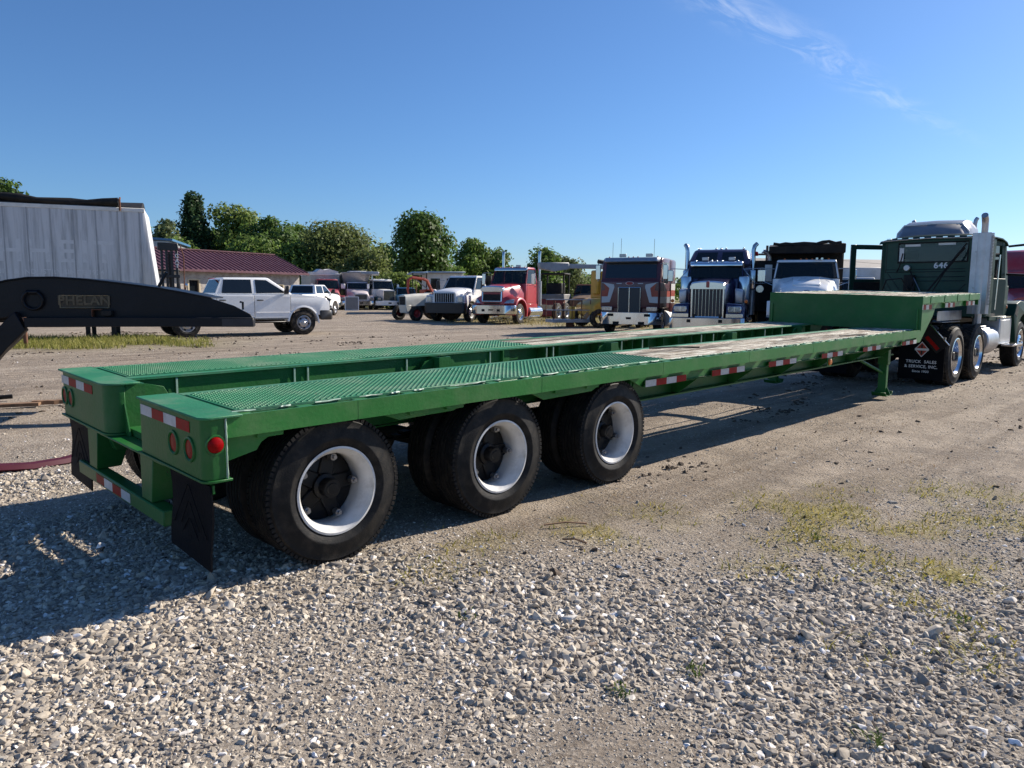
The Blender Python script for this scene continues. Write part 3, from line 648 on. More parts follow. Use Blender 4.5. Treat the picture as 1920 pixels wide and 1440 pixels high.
for x0, x1 in ((.205, 2.02), (2.03, 3.98)):
    lug_sheet(x0, x1, .088, .715); lug_sheet(x0, x1, 1.665, 2.235)
# flange strips
for y0, y1 in ((.722, .805), (.074, .082), (1.565, 1.658), (2.242, 2.30)):
    tp('deck_flange', MB().box(.195, 10.462, y0, y1, -.014, .002), DG, .002)
for x0 in (.60, 1.05, 1.72, 2.35, 3.0, 3.45):
    tp('flange_slot', MB().box(x0, x0 + .38, 1.640, 1.652, .0022, .005), GR); 
# rub rails and spacers
def side(ys, sgn, x0, x1, xs, n, z0=0.0, slope=0.0):
    a, b = (ys, ys + sgn * .012)
    lo, hi = min(a, b), max(a, b)
    r = MB()
    k = 14
    for i in range(k):
        xa, xb = x0 + (x1 - x0) * i / k, x0 + (x1 - x0) * (i + 1) / k + .0
        r.box(xa, xb - .0005, lo - .0008 * (i % 2), hi, z0 + slope * (xa - x0) - .106, z0 + slope * (xa - x0) - .001)
    tp('rub_rail', r, GS)
    for i in range(n):
        x = xs + (x1 - xs - .2) * i / (n - 1); zz = z0 + slope * (x - x0)
        y0, y1 = sorted((ys + sgn * .013, ys + sgn * .071))
        tp('stake_spacer', MB().box(x, x + .085, y0, y1, zz - .095, zz - .003), GS, .003)
side(0.0, 1, .108, 10.46, .17, 31); side(W, -1, .108, 10.46, .17, 31)
# top welds along the rub rail
wl_ = MB()
for i in range(46):
    x = .2 + i * .222 + rnd.uniform(-.05, .05); ln = rnd.uniform(.05, .16)
    wl_.tube([(x + ln * k / 4, .068 + rnd.uniform(-.004, .004), .002 + rnd.uniform(-.001, .003)) for k in range(5)], [.003 + .004 * rnd.random() for _ in range(5)], 5)
o = tp('weld_beads', wl_, G['edge']); o['kind'] = 'stuff'
# edge channels
for s, y0, y1 in ((1, .072, .086), (-1, 2.234, 2.248)):
    tp('edge_channel', MB().box(.11, 3.42, y0, y1, -.106, -.008), GS, .002)
    tp('edge_channel', MB().prism([(3.425, -.008), (3.425, -.12), (3.60, -.195), (10.46, -.195), (10.46, -.008)], 'y', y0, y1), GS, .002)
    a, b = (.040, .0715) if s > 0 else (2.2485, 2.28)
    tp('channel_lip', MB().box(3.60, 10.46, a, b, -.196, -.186), GS, .002)
# plates between the wheels
for pts in ([(.11, -.11), (.11, -.235), (.283, -.198), (.31, -.16), (.40, -.112), (.40, -.11)], [(1.03, -.11), (1.16, -.157), (1.57, -.150), (1.70, -.11)], [(2.26, -.11), (2.40, -.172), (2.93, -.163), (3.06, -.11)]):
    tp('wheel_bracket', MB().prism(pts, 'y', .050, .064), GS, .002)
    tp('wheel_bracket', MB().prism(pts, 'y', 2.256, 2.270), GS, .002)
for x in (.28, 1.22, 1.50, 2.50, 2.85):
    tp('bracket_tab', MB().box(x, x + .14, .030, .049, -.135, -.108), GS, .002)
# box beams over the bogie and I-beams under the decks
for y0, y1 in ((.66, .80), (1.57, 1.70)):
    tp('bogie_beam', MB().box(.25 if y0 > 1 else .108, 3.60, y0 + .02, y1 - .012, -.30, -.015), GR, .004)
for yc in (.43, 1.93):
    tp('main_beam', MB().box(3.50, 10.45, yc - .010, yc + .010, -.375, -.015), GR)
    tp('beam_flange', MB().box(3.50, 10.45, yc - .095, yc + .095, -.392, -.376), GR, .002)
    for i in range(7):
        x = 3.52 + i * 1.06
        s = -1 if yc < 1 else 1
        p = [(yc + s * .0105, -.018), (yc + s * .0105, -.374), (yc + s * .09, -.374), (yc + s * .335, -.185), (yc + s * .335, -.018)]
        tp('outrigger', MB().prism(p, 'x', x, x + .012), GR)
tp('beam_end_plate', MB().box(3.478, 3.492, .09, .80, -.39, -.015), GR); tp('beam_end_plate', MB().box(3.478, 3.492, 1.56, 2.23, -.39, -.015), GR)
# inner web of the left beam with its gussets and joist ends
tp('inner_web', MB().box(.11, 10.45, 1.700, 1.712, -.31, -.0145), GR)
tp('inner_web', MB().box(.115, 10.45, .640, .652, -.31, -.0145), GR)
for x in (.48, 1.33, 1.44, 2.36, 2.72, 3.32, 4.10, 4.20, 5.35, 5.75, 7.05, 7.35, 8.8, 9.35):
    tp('gusset', MB().prism([(1.699, -.016), (1.580, -.016), (1.600, -.30), (1.699, -.30)], 'x', x, x + .010), GR)
    tp('gusset_edge', MB().box(x - .001, x + .011, 1.570, 1.5795, -.27, -.018), G['edge'])
for i in range(19):
    x = 4.32 + i * .318
    j = MB().box(x, x + .010, 1.60, 1.699, -.15, -.016).box(x, x + .05, 1.60, 1.699, -.024, -.016)
    tp('joist_end', j, GR)
for x in (.115, 2.62, 5.0, 7.62, 9.75):
    y0 = 1.40 if x < 1 else 1.44
    po = tp('stake_pocket', MB().box(x + .10, x + .112, y0, 1.60, -.29, -.012).box(x, x + .0995, y0, y0 + .012, -.29, -.012).box(x - .0125, x - .0005, y0, 1.60, -.29, -.012), GR)
    for xa, xb in ((x - .20, x - .014), (x + .113, x + .30)):
        if xa < 0: continue
        pts = [(xa if xa < x else xb, -.29), (xb if xa < x else xa, -.29), (xb if xa < x else xa, -.03), ((xa + xb) / 2, -.05), (xa if xa < x else xb, -.17)]
        tp('pocket_wing', MB().prism(pts, 'y', 1.52, 1.53), GR)
    if x > 1: tp('crossmember', MB().box(x - .05, x + .16, .655, 1.698, -.318, -.30), GR, .003)
tp('rear_shelf', MB().box(.0, .115, .515, 1.83, -.325, -.3135), GR, .003)
for xa, xb in ((.43, .62), (.665, .80), (.845, .98), (1.03, 1.75), (1.80, 2.55), (2.80, 3.45)): tp('bogie_plate', MB().box(xa, xb, .655, 1.698, -.332, -.322), GR)
tp('rear_shelf', MB().box(.116, .42, .655, 1.56, -.285, -.272).box(.116, .128, .655, 1.56, -.3135, -.285), GR, .002)
tp('shelf_gusset', MB().prism([(.245, -.27), (.42, -.27), (.42, -.16), (.36, -.05), (.245, -.02)], 'y', 1.46, 1.47), GR, .002)
tp('shelf_gusset', MB().prism([(1.30, -.312), (1.379, -.312), (1.379, -.12)], 'x', .096, .104), GR)
# underride guard
tp('bumper_bar', MB().box(.0, .085, .555, 2.03, -.660, -.575), GR, .006)
for y0, y1 in ((1.665, 1.835), (.725, .895)):
    tp('bumper_post', MB().hexa([(.012, y0 + .02, -.575), (.16, y0 + .03, -.575), (.16, y1, -.575), (.012, y1, -.575)], [(.012, y0 - .02, -.326), (.22, y0 - .04, -.326), (.22, y1, -.326), (.012, y1, -.326)]), GR, .004)
def tape(blocks, mk):
    for i, c in enumerate(blocks):
        tp('reflective_tape', mk(i), G['tape_red'] if c == 'R' else G['tape_white'])
tape('RWRW', lambda i: MB().box(-.003, -.0005, 1.66 - .152 * (i + 1) + .001, 1.66 - .152 * i, -.645, -.590))
tape('WRWR', lambda i: MB().box(-.003, -.0005, .80 - .162 * (i + 1) + .001, .80 - .162 * i, -.088, -.034))
tape('WRWR', lambda i: MB().box(-.003, -.0005, 2.30 - .165 * (i + 1) + .001, 2.30 - .165 * i, -.088, -.034))
for k, (xa, xb) in enumerate(((3.61, 4.22), (4.66, 5.27), (5.78, 6.42), (7.09, 7.70), (8.36, 8.97), (9.84, 10.45))):
    tape('WRWR' if k == 0 else 'RWRW', lambda i: MB().box(xa + (xb - xa) * i / 4 + .001, xa + (xb - xa) * (i + 1) / 4, .0365, .0395, -.196, -.142))
tp('tape_backing', MB().box(3.605, 10.455, .0400, .0440, -.197, -.186), GS)
for k, (xa, xb) in enumerate(((3.61, 4.22), (4.66, 5.27), (5.78, 6.42), (7.09, 7.70), (8.36, 8.97), (9.84, 10.45))):
    tp('tape_plate', MB().box(xa - .004, xb + .004, .0398, .0430, -.197, -.140), GS)
# lamps
for y in (.360, .162, 2.112, 2.245):
    q = MB().lathe([(.048, .010), (.048, -.004), (.054, -.010), (.062, -.008), (.064, -.001)], (0, y, -.170), 'x', 28)
    ring = tp('lamp_grommet', q, G['green'], smooth=40)
    tp('lamp_lens', MB().lathe([(0, .001), (.025, .0015), (.046, .004)], (-.006, y, -.170), 'x', 24), G['lamp_red'], smooth=40, parent=ring)
q = tp('side_lamp', MB().lathe([(0, -.022), (.022, -.021), (.035, -.014), (.040, 0)], (.055, -.0005, -.130), 'y', 28), G['lamp_red'], smooth=40)
tp('lamp_grommet', MB().lathe([(.040, -.006), (.047, -.006), (.049, 0)], (.055, -.0003, -.130), 'y', 28), GR, smooth=40)
q = tp('amber_lamp', MB().lathe([(0, -.020), (.030, -.018), (.042, -.006), (.042, 0)], (7.36, .052, -.252), 'y', 24), G['lamp_amber'], smooth=40)
tp('lamp_bracket', MB().box(7.30, 7.42, .053, .060, -.31, -.197), GR, .003)
# mud flaps with chevron ribs
for y0, y1 in ((.015, .50), (1.84, 2.29)):
    f = MB().loft([[(.025 + .010 * math.sin(k), y0, -.328 - .42 * k / 5), (.025 + .010 * math.sin(k), y1, -.328 - .42 * k / 5 + .02 * k / 5), (.034 + .010 * math.sin(k), y1, -.328 - .42 * k / 5 + .02 * k / 5), (.034 + .010 * math.sin(k), y0, -.328 - .42 * k / 5)] for k in range(6)])
    fl = tp('mud_flap', f, G['flap'])
    ym = (y0 + y1) / 2
    for k in range(4):
        for s in (-1, 1):
            ya, yb = ym + s * .008, ym + s * (.11 if k % 2 else .20); za, zb = -.37 - .085 * k, -.37 - .085 * k - (.13 if k % 2 else .23)
            za, zb = max(za, -.72), max(zb, -.735)
            tp('chevron_rib', MB().tube([(.021, ya, za), (.021, yb, zb)], .0022, 5), G['flap'], parent=fl)
    tp('flap_bar', MB().box(.040, .052, y0, y1, -.37, -.327), GR, .002)
# planks
def planks(xa, xb, y0, y1, n, cuts, zf=lambda x: 0.0):
    for j in range(n):
        ya = y0 + (y1 - y0) * j / n; yb = y0 + (y1 - y0) * (j + 1) / n - .007
        c = [xa] + [xa + (xb - xa) * (k + 1) / cuts + rnd.uniform(-.35, .35) for k in range(cuts - 1)] + [xb]
        for k in range(cuts):
            dz = rnd.uniform(-.004, .005); sk = rnd.uniform(-.002, .002)
            m = MB()
            seg = 8; rings = []
            for i in range(seg + 1):
                x = c[k] + .004 + (c[k + 1] - c[k] - .008) * i / seg; e = rnd.uniform(-.0025, .0025); w2 = rnd.uniform(0, .004)
                z = dz + e + zf(x)
                rings.append([(x, ya + w2, z - .03), (x, yb - w2, z - .03), (x, yb - w2, z - .002), (x, yb - w2 - .006, z), (x, ya + w2 + .006, z), (x, ya + w2, z - .002)])
            m.loft(rings)
            tp('deck_plank', m, G['wood'] if rnd.random() < .6 else G['wood_dark'])
planks(3.99, 10.46, .090, .716, 4, 3); planks(3.99, 10.46, 1.664, 2.236, 4, 3)
tp('splinter', MB().tube([(4.62, .70, .012), (4.9, .60, .016), (5.15, .47, .010)], .008, 5), G['blackmat']); tp('splinter', MB().tube([(8.0, .20, .012), (8.35, .15, .016), (8.7, .12, .010)], .010, 5), G['blackmat'])
# gooseneck
def nk(x): return .483 + .0110 * (x - 10.47)
tp('bulkhead', MB().box(10.466, 10.480, -.004, W + .004, -.02, .484), GR, .003)
for y0, y1 in ((.074, .10), (2.22, 2.246), (1.10, 1.22)):
    m = MB().loft([[(x, y0, nk(x) - .014), (x, y1, nk(x) - .014), (x, y1, nk(x)), (x, y0, nk(x))] for x in (10.482, 12, 13.65)]); tp('neck_flange', m, DG)
planks(10.485, 13.64, .104, 1.096, 5, 2, zf=lambda x: nk(x) - .001); planks(10.485, 13.64, 1.224, 2.216, 5, 2, zf=lambda x: nk(x) - .001)
for ys, s in ((0.0, 1), (W, -1)):
    y0, y1 = sorted((ys, ys + s * .012))
    for i in range(9):
        xa = 10.50 + i * .35
        dd = .006 * (i % 2)
        tp('neck_rail', MB().hexa([(xa, y0 - dd, nk(xa) - .108), (xa + .345, y0 - dd, nk(xa) - .104), (xa + .345, y1, nk(xa) - .104), (xa, y1, nk(xa) - .108)], [(xa, y0 - dd, nk(xa) - .002), (xa + .345, y0 - dd, nk(xa) + .002), (xa + .345, y1, nk(xa) + .002), (xa, y1, nk(xa) - .002)]), GS, .002)
        a, b = sorted((ys + s * .013, ys + s * .0735))
        tp('stake_spacer', MB().box(xa + .12, xa + .21, a, b, nk(xa) - .10, nk(xa) - .004), GS, .003)
    a, b = sorted((ys + s * .0738, ys + s * .088))
    tp('neck_channel', MB().loft([[(x, a, nk(x) - .20), (x, b, nk(x) - .20), (x, b, nk(x) - .0145), (x, a, nk(x) - .0145)] for x in (10.482, 12, 13.64)]), GS)
    a, b = sorted((ys + s * .040, ys + s * .060))
    p = [(10.44, -.19), (10.44, .30), (11.25, .30), (11.15, .185), (10.62, -.19)]
    tp('neck_gusset', MB().prism(p, 'y', a, b), GS, .003)
for xa, xb in ((10.52, 11.05), (11.75, 12.28), (12.95, 13.48)):
    tape('WRWR' if xa < 12 else 'RWRW', lambda i: MB().box(xa + (xb - xa) * i / 4 + .001, xa + (xb - xa) * (i + 1) / 4, .0352, .0385, nk(xa) - .195, nk(xa) - .125))
    tp('tape_plate', MB().box(xa - .01, xb + .01, .0387, .0735, nk(xa) - .199, nk(xa) - .120), GS)
for y0, y1 in ((.50, .70), (1.62, 1.82)):
    tp('neck_beam', MB().prism([(10.481, -.37), (10.481, .46), (13.5, .49), (13.5, .34), (11.6, .22), (10.95, -.05)], 'y', y0, y1), GR, .004)
tp('front_plate', MB().box(13.642, 13.654, .02, 2.30, nk(13.6) - .20, nk(13.6) + .004), GR)
tp('king_pin_plate', MB().box(12.6, 13.6, .71, 1.61, .28, .30), G['frame'])
# landing legs
for yc in (.33, 1.99):
    lg = tp('landing_leg', MB().box(9.99, 10.09, yc - .07, yc + .07, -.50, -.02).box(10.0, 10.08, yc - .055, yc + .055, -.93, -.50), GR, .004)
    tp('leg_foot', MB().prism([(9.92, -.955), (10.16, -.955), (10.20, -.90), (10.18, -.895), (10.145, -.94), (9.94, -.94), (9.90, -.895), (9.88, -.90)], 'y', yc - .10, yc + .10), GR, .003, parent=lg)
    tp('leg_foot_web', MB().prism([(yc - .12, -.939), (yc + .12, -.939), (yc + .07, -.84), (yc - .07, -.84)], 'x', 10.04, 10.05), GR, parent=lg)
    tp('leg_brace', MB().tube([(10.0, yc, -.62), (9.2, yc + (.10 if yc < 1 else -.06), -.36)], .022, 8), GR, parent=lg)
# axles, springs, tank
TW = make_wheel('trailer_wheel', .4135, .233, .240, 'spoke', G['rubber'], G['rim'], G['hub'], bolt=G['steel'])
INN = plain_tyre('inner', .4135, .233, .240, G['rubber'], G['rim'])
AX = (.7517, 2.0047, 3.2577); first = [True, True]
for x in AX:
    for (y, rz, kind) in ((.070, 0, 0), (.345, 0, 1), (W - .070, math.pi, 0), (W - .345, math.pi, 1)):
        src = TW if kind == 0 else INN
        if first[kind]: o = src; first[kind] = False; o.parent = TR
        else: o = copy_tree(src, TR)
        o.location = (x, y, .409); o.rotation_euler = (0, rnd.uniform(0, 6), rz)
    a = MB().cyl((x, .62, .41), (x, W - .62, .41), .062, 12); a.box(x - .07, x + .07, .70, .80, .36, .53).box(x - .07, x + .07, 1.54, 1.64, .36, .53)
    a.build('axle', G['frame'], TR, smooth=40)
    for y in (.75, 1.59):
        s = MB()
        for k in range(4): s.box(x - .5 + .09 * k, x + .5 - .09 * k, y - .04, y + .04, .48 + .018 * k, .495 + .018 * k)
        s.build('leaf_spring', G['frame'], TR)
for x in (.14, 1.38, 2.63, 3.44):
    for y in (.71, 1.55): tp('spring_hanger', MB().prism([(x - .1, -.301), (x + .1, -.301), (x + .05, -.44), (x - .05, -.44)], 'y', y, y + .08), GR, .004)
MB().cyl((2.35, .85, .60), (2.35, 1.45, .60), .12, 20).build('air_tank', G['frame'], TR, bevel=.02, smooth=40)
MB().tube([(.35, 1.0, .62), (1.2, .95, .56), (2.2, 1.0, .60), (3.6, 1.02, .58), (9.5, 1.1, .62)], .012, 6).build('air_line', G['blackmat'], TR)
# ------------------------------------------------------------------ green day-cab tractor hitched to the trailer
TK = thing('tractor_truck', 'dark green day-cab tractor truck numbered 646, doors open, hitched to the green trailer', 'truck', (12.69, 1.16, 0))
TG = M('tractor_green_metallic', (0.006, 0.036, 0.025), rough=0.48, metal=0.0, spec=0.16, var=0.12, dirt=lin((96, 100, 88)), dirt_amt=0.12)
TG2 = M('tractor_green_dull', (0.017, 0.060, 0.041), rough=0.45, spec=0.3, var=0.15, dirt=lin((96, 100, 88)), dirt_amt=0.2)
def k(name, mb, mat, bevel=0.0, parent=TK, smooth=None, seg=1, loc=None, rot=None): return mb.build(name, mat, parent, bevel=bevel, smooth=smooth, seg=seg, loc=loc, rot=rot)
for y in (-.43, .43): k('frame_rail', MB().box(-.80, 6.0, y - .04, y + .04, .70, .98), G['frame'], .006)
for x in (-.7, .65, 2.2, 3.6): k('frame_crossmember', MB().box(x - .06, x + .06, -.388, .388, .74, .94), G['frame'])
DW = make_wheel('drive', .490, .292, .270, 'dual', G['rubber_dusty'], G['alu'], G['hub'], lugs=True)
DI = plain_tyre('drive_inner', .497, .292, .265, G['rubber_dusty'], G['frame'])
FW = make_wheel('steer', .50, .292, .280, 'front', G['rubber'], G['alu'], G['chrome'])
used = set()
def put(src, parent, loc, rz):
    if id(src) in used: o = copy_tree(src, parent)
    else: o = src; used.add(id(src)); o.parent = parent
    o.location = loc; o.rotation_euler = (0, rnd.uniform(0, 6), rz); return o
for x in (0, 1.365):
    for s in (-1, 1):
        put(DW, TK, (x, s * 1.10, .500), 0 if s < 0 else math.pi); put(DI, TK, (x, s * .785, .500), 0 if s < 0 else math.pi)
    k('drive_axle', MB().cyl((x, -.6, .5), (x, .6, .5), .085, 12).lathe([(.0, -.16), (.15, -.12), (.18, 0), (.15, .12), (0, .16)], (x + .05, 0, .5), 'x', 16), G['frame'], smooth=40)
for s in (-1, 1): put(FW, TK, (5.0, s * 1.06, .500), 0 if s < 0 else math.pi)
k('front_axle', MB().box(4.93, 5.07, -.8, .8, .38, .50), G['frame'], .01)
k('fifth_wheel', MB().box(.15, 1.25, -.48, .48, 1.085, 1.125).box(.3, 1.1, -.40, .40, .985, 1.085), G['frame'], .01)
# mud flaps
DEC = G['decal']
RED = M('logo_red', (0.42, 0.055, 0.03), rough=.5)
for s in (-1, 1):
    f = k('mud_flap', MB().box(-.700, -.690, s * 1.105 if s < 0 else .42, -.42 if s < 0 else 1.105, .13, .80), G['flap'], .002)
    k('flap_hanger', MB().cyl((-.68, s * .40, .82), (-.68, s * 1.10, .82), .022, 10).box(-.70, -.66, s * .47 - .04, s * .47 + .04, .80, .86), G['steel'], smooth=40)
    yc = s * .765
    fr = lambda z, dy=0.0: frame((-.7015, yc + dy, z), (0, -1, 0), (0, 0, 1))
    for nm, body, size, z, sp in (('lettering', 'TRUCK  SALES', .066, .425, 1.1), ('lettering', '& SERVICE, INC.', .066, .345, 1.08), ('lettering', 'Since 1933', .050, .265, 1.15)):
        text_obj(nm, body, size, .0008, DEC, f, fr(z), sp, .0014)
    def dia(r, x): return [(x, yc - r * .86, .63), (x, yc, .63 - r), (x, yc + r * .86, .63), (x, yc, .63 + r)]
    for r, x, m in ((.128, -.7012, DEC), (.110, -.7022, RED)):
        a = dia(r, x); k('emblem', MB().hexa([(p[0] + .0008, p[1], p[2]) for p in a], a), m, parent=f)
    k('emblem_band', MB().box(-.7036, -.7028, yc - .105, yc + .105, .612, .648), DEC, parent=f); k('emblem_bar', MB().box(-.7036, -.7028, yc - .013, yc + .013, .545, .611).box(-.7036, -.7028, yc - .013, yc + .013, .649, .705), G['black'], parent=f)
    # slanting bracket with reflector beside the flap
    MX = Matrix.Translation((-.715, s * .93, .80)) @ Matrix.Rotation(R(-s * 48), 4, 'X')
    pl = k('flap_bracket', MB().box(-.006, .006, -.21, .21, -.11, .11, MX), G['blackmat'], .002)
    k('bracket_reflector', MB().box(-.0105, -.0065, -.17, .10, -.075 * 1, -.02, MX), G['tape_red'], parent=pl)
    k('bracket_edge', MB().box(-.010, .010, -.22, .22, .111, .125, MX), G['alu'], parent=pl)
k('side_plate', MB().box(.55, 2.10, -.62, -.605, 1.06, 1.24), G['alu_dull'], .006)
k('deck_plate', MB().box(.95, 2.12, -.60, .60, 1.02, 1.035), G['alu_dull'], .003)
# cab shell
xb, xf, cw, zb, zt = 2.20, 3.85, .97, 1.12, 2.66
ww, wz0, wz1 = .62, 2.17, 2.55
back = MB()
def rect_with_hole(m, X, t, y0, y1, z0, z1, a0, a1, b0, b1):
    m.box(X, X + t, y0, y1, z0, b0).box(X, X + t, y0, y1, b1, z1).box(X, X + t, y0, a0, b0, b1).box(X, X + t, a1, y1, b0, b1)
rect_with_hole(back, xb, .035, -.86, .86, zb, 2.62, -ww, ww, wz0, wz1)
k('cab_back', back, TG2)
k('rear_window', MB().box(xb + .010, xb + .016, -ww, ww, wz0, wz1), G['glass_clear'])
k('window_seal', MB().tube([(xb - .003, -ww, wz0), (xb - .003, ww, wz0), (xb - .003, ww, wz1), (xb - .003, -ww, wz1), (xb - .003, -ww, wz0)], .014, 6), G['blackmat'])
for y0, y1, z in ((-.40, -.10, 2.515), (.22, .50, 2.505)): k('window_sticker', MB().box(xb + .004, xb + .008, y0, y1, z - .022, z + .022), G['white_old'])
k('window_sticker', MB().box(xb + .004, xb + .008, .52, .60, 2.20, 2.46), G['white_old'])
for s in (-1, 1):   # rounded rear corners
    k('cab_corner', MB().prism([(xb + .11 - .11 * math.cos(R(a)), s * (.86 + .11 * math.sin(R(a)))) for a in range(0, 91, 15)] + [(xb + .14, s * .85), (xb + .036, s * .85), (xb + .036, s * .8605)], 'z', zb, 2.60), TG, smooth=50)
    k('cab_side', MB().box(xb + .141, xb + .50, s * .97 - (.03 if s > 0 else 0), s * .97 + (.03 if s < 0 else 0), zb, 2.60), TG, .008)
    k('cab_pillar', MB().hexa([(3.62, s * .94, 1.75), (3.95, s * .94, 1.60), (3.95, s * .97, 1.60), (3.62, s * .97, 1.75)], [(3.50, s * .90, 2.60), (3.60, s * .90, 2.60), (3.60, s * .95, 2.60), (3.50, s * .95, 2.60)]), TG, .006)
    k('cowl_side', MB().box(3.55, 3.98, s * .955 - .015, s * .955 + .015, zb, 1.72), TG, .006)
roof = MB().loft([[(x, y, z - .06 - .10 * (abs(y) / 1.0) ** 3) for y in np.linspace(-.985, .985, 13)] + [(x, y, z - .12 - .06 * (abs(y) / 1.0) ** 3) for y in np.linspace(.985, -.985, 13)] for x, z in ((2.17, 2.72), (2.24, 2.765), (2.6, 2.79), (3.1, 2.79), (3.5, 2.74), (3.62, 2.68))])
k('cab_roof', roof, TG, smooth=50)
k('cab_floor', MB().box(2.236, 3.95, -.93, .93, zb, zb + .05), G['blackmat'])
k('firewall', MB().box(3.90, 3.95, -.93, .93, zb + .051, 1.62), G['blackmat']); k('dashboard', MB().prism([(3.35, 1.40), (3.89, 1.40), (3.89, 1.74), (3.60, 1.76), (3.40, 1.70)], 'y', -.90, .90), G['blackmat'], .02)
k('windshield', MB().hexa([(3.92, -.90, 1.66), (3.93, -.90, 1.66), (3.93, .90, 1.66), (3.92, .90, 1.66)], [(3.52, -.86, 2.60), (3.53, -.86, 2.60), (3.53, .86, 2.60), (3.52, .86, 2.60)]), G['glass_clear'])
SEAT = M('grey_seat_cloth', (.05, .05, .055), rough=.9)
for y in (-.48, .48):
    st = k('seat', MB().box(2.50, 2.66, y - .24, y + .24, 1.55, 2.22).box(2.60, 3.05, y - .24, y + .24, 1.42, 1.56).box(2.52, 2.62, y - .14, y + .14, 2.24, 2.42), SEAT, .04, seg=2)
k('steering_wheel', MB().lathe([(.215, -.012), (.228, 0), (.215, .012), (.202, 0)], (0, 0, 0), 'x', 28, True), G['blackmat'], smooth=60, loc=(3.28, .48, 1.86), rot=(0, R(-28), 0))
# pressed ribs on the back wall
DK = M('rib_shadow_tone', (.004, .012, .010), rough=.5)  # dark colour stands in for shade along the pressed grooves
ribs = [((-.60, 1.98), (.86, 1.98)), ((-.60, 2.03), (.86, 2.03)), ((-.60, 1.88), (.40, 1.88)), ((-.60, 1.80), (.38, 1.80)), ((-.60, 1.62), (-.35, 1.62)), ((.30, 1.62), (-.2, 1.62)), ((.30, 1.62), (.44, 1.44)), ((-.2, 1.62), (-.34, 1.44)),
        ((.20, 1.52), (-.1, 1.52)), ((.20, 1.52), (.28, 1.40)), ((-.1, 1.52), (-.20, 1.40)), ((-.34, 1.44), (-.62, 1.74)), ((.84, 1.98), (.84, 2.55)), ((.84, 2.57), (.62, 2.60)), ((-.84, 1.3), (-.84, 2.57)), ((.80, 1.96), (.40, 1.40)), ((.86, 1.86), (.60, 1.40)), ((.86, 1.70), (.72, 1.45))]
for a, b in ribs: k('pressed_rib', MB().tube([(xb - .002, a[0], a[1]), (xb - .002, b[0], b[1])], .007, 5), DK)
text_obj('unit_number', '646', .165, .001, DEC, TK, frame((xb - .0035, -.17, 2.10), (0, -1, 0), (0, 0, 1)), 1.05, .004)
for i in range(9): k('roof_clip', MB().box(2.14, 2.20, -.88 + i * .205, -.80 + i * .205, 2.635, 2.655), G['alu'])
k('roof_gutter', MB().tube([(2.172, -.93, 2.605), (2.165, 0, 2.635), (2.172, .93, 2.605)], .010, 6), G['alu_dull'])
# doors: right one ajar, left one swung wide
def door(sgn, ang):
    L = 1.22
    d = MB().prism([(0, 1.08), (0, 1.80), (-.10, 2.20), (-.16, 2.60), (-L, 2.60), (-L, 1.08)], 'y', -.035, .035)
    hole = [(-.20, 1.86), (-.30, 2.46), (-L + .14, 2.46), (-L + .14, 1.86)]
    # frame pieces around a real window opening
    m = MB().prism([(0, 1.08), (0, 1.80), (-.03, 1.86), (-L, 1.86), (-L, 1.08)], 'y', -.035, .035)
    m.prism([(-.03, 1.86), (-.10, 2.20), (-.16, 2.60), (-.28, 2.60), (-.20, 1.86)], 'y', -.025, .025); m.prism([(-L, 1.86), (-L, 2.60), (-L + .12, 2.60), (-L + .12, 1.86)], 'y', -.025, .025); m.prism([(-.28, 2.60), (-.27, 2.50), (-L + .12, 2.50), (-L + .12, 2.60)], 'y', -.025, .025)
    o = k('door', m, TG, .006, loc=(3.58, sgn * .965, 0), rot=(0, 0, ang))
    k('door_lining', MB().box(-L + .08, -.08, -sgn * .037 - .008, -sgn * .037 + .008, 1.14, 1.80).box(-.9, -.3, -sgn * .055 - .02, -sgn * .055 + .02, 1.52, 1.60), G['blackmat'], .01, parent=o)
    k('door_seal', MB().tube([(-L - .003, 0, 1.10), (-L - .003, 0, 2.58)], .008, 5), G['alu_dull'], parent=o)
    k('mirror_arm', MB().tube([(-.02, sgn * .04, 2.50), (-.02, sgn * .48, 2.53), (.0, sgn * .55, 2.40), (0, sgn * .55, 2.0), (-.02, sgn * .48, 1.92), (-.02, sgn * .04, 1.95)], .022, 8).box(-.05, .0, sgn * .55 - .11, sgn * .55 + .11, 2.02, 2.40), G['black'], parent=o)
door(-1, R(-11)); door(1, R(-38))
# exhaust with perforated shield
sh = MB().prism([(1.93 + .17 * math.cos(R(a)), -.93 + .17 * math.sin(R(a))) for a in range(100, 261, 16)] + [(1.93 + .158 * math.cos(R(a)), -.93 + .158 * math.sin(R(a))) for a in range(260, 99, -16)], 'z', 1.18, 2.66)
s_ = k('exhaust_shield', sh, G['alu_dull'], smooth=50)
sl = MB()
for i in range(48):
    z = 1.35 + i * .0265; sl.box(1.80, 1.93, -1.0995, -1.0955, z, z + .011)
k('shield_louvres', sl, G['blackmat'], parent=s_)['kind'] = 'stuff'
k('exhaust_flat', MB().box(1.775, 1.785, -1.075, -.775, 1.18, 2.665), G['alu_dull'], .003, parent=s_)
for z in (2.32, 1.66): k('shield_bolt', MB().cyl((1.765, -.85, z), (1.776, -.85, z), .018, 10), G['steel'], parent=s_)
k('exhaust_pipe', MB().tube([(1.93, -.93, 1.0), (1.93, -.93, 2.82), (1.90, -.93, 2.92), (1.80, -.94, 2.98)], .056, 16), G['alu_dull'], smooth=50)
k('muffler', MB().cyl((1.93, -.93, 1.25), (1.93, -.93, 2.6), .12, 18), G['rust'], smooth=50)
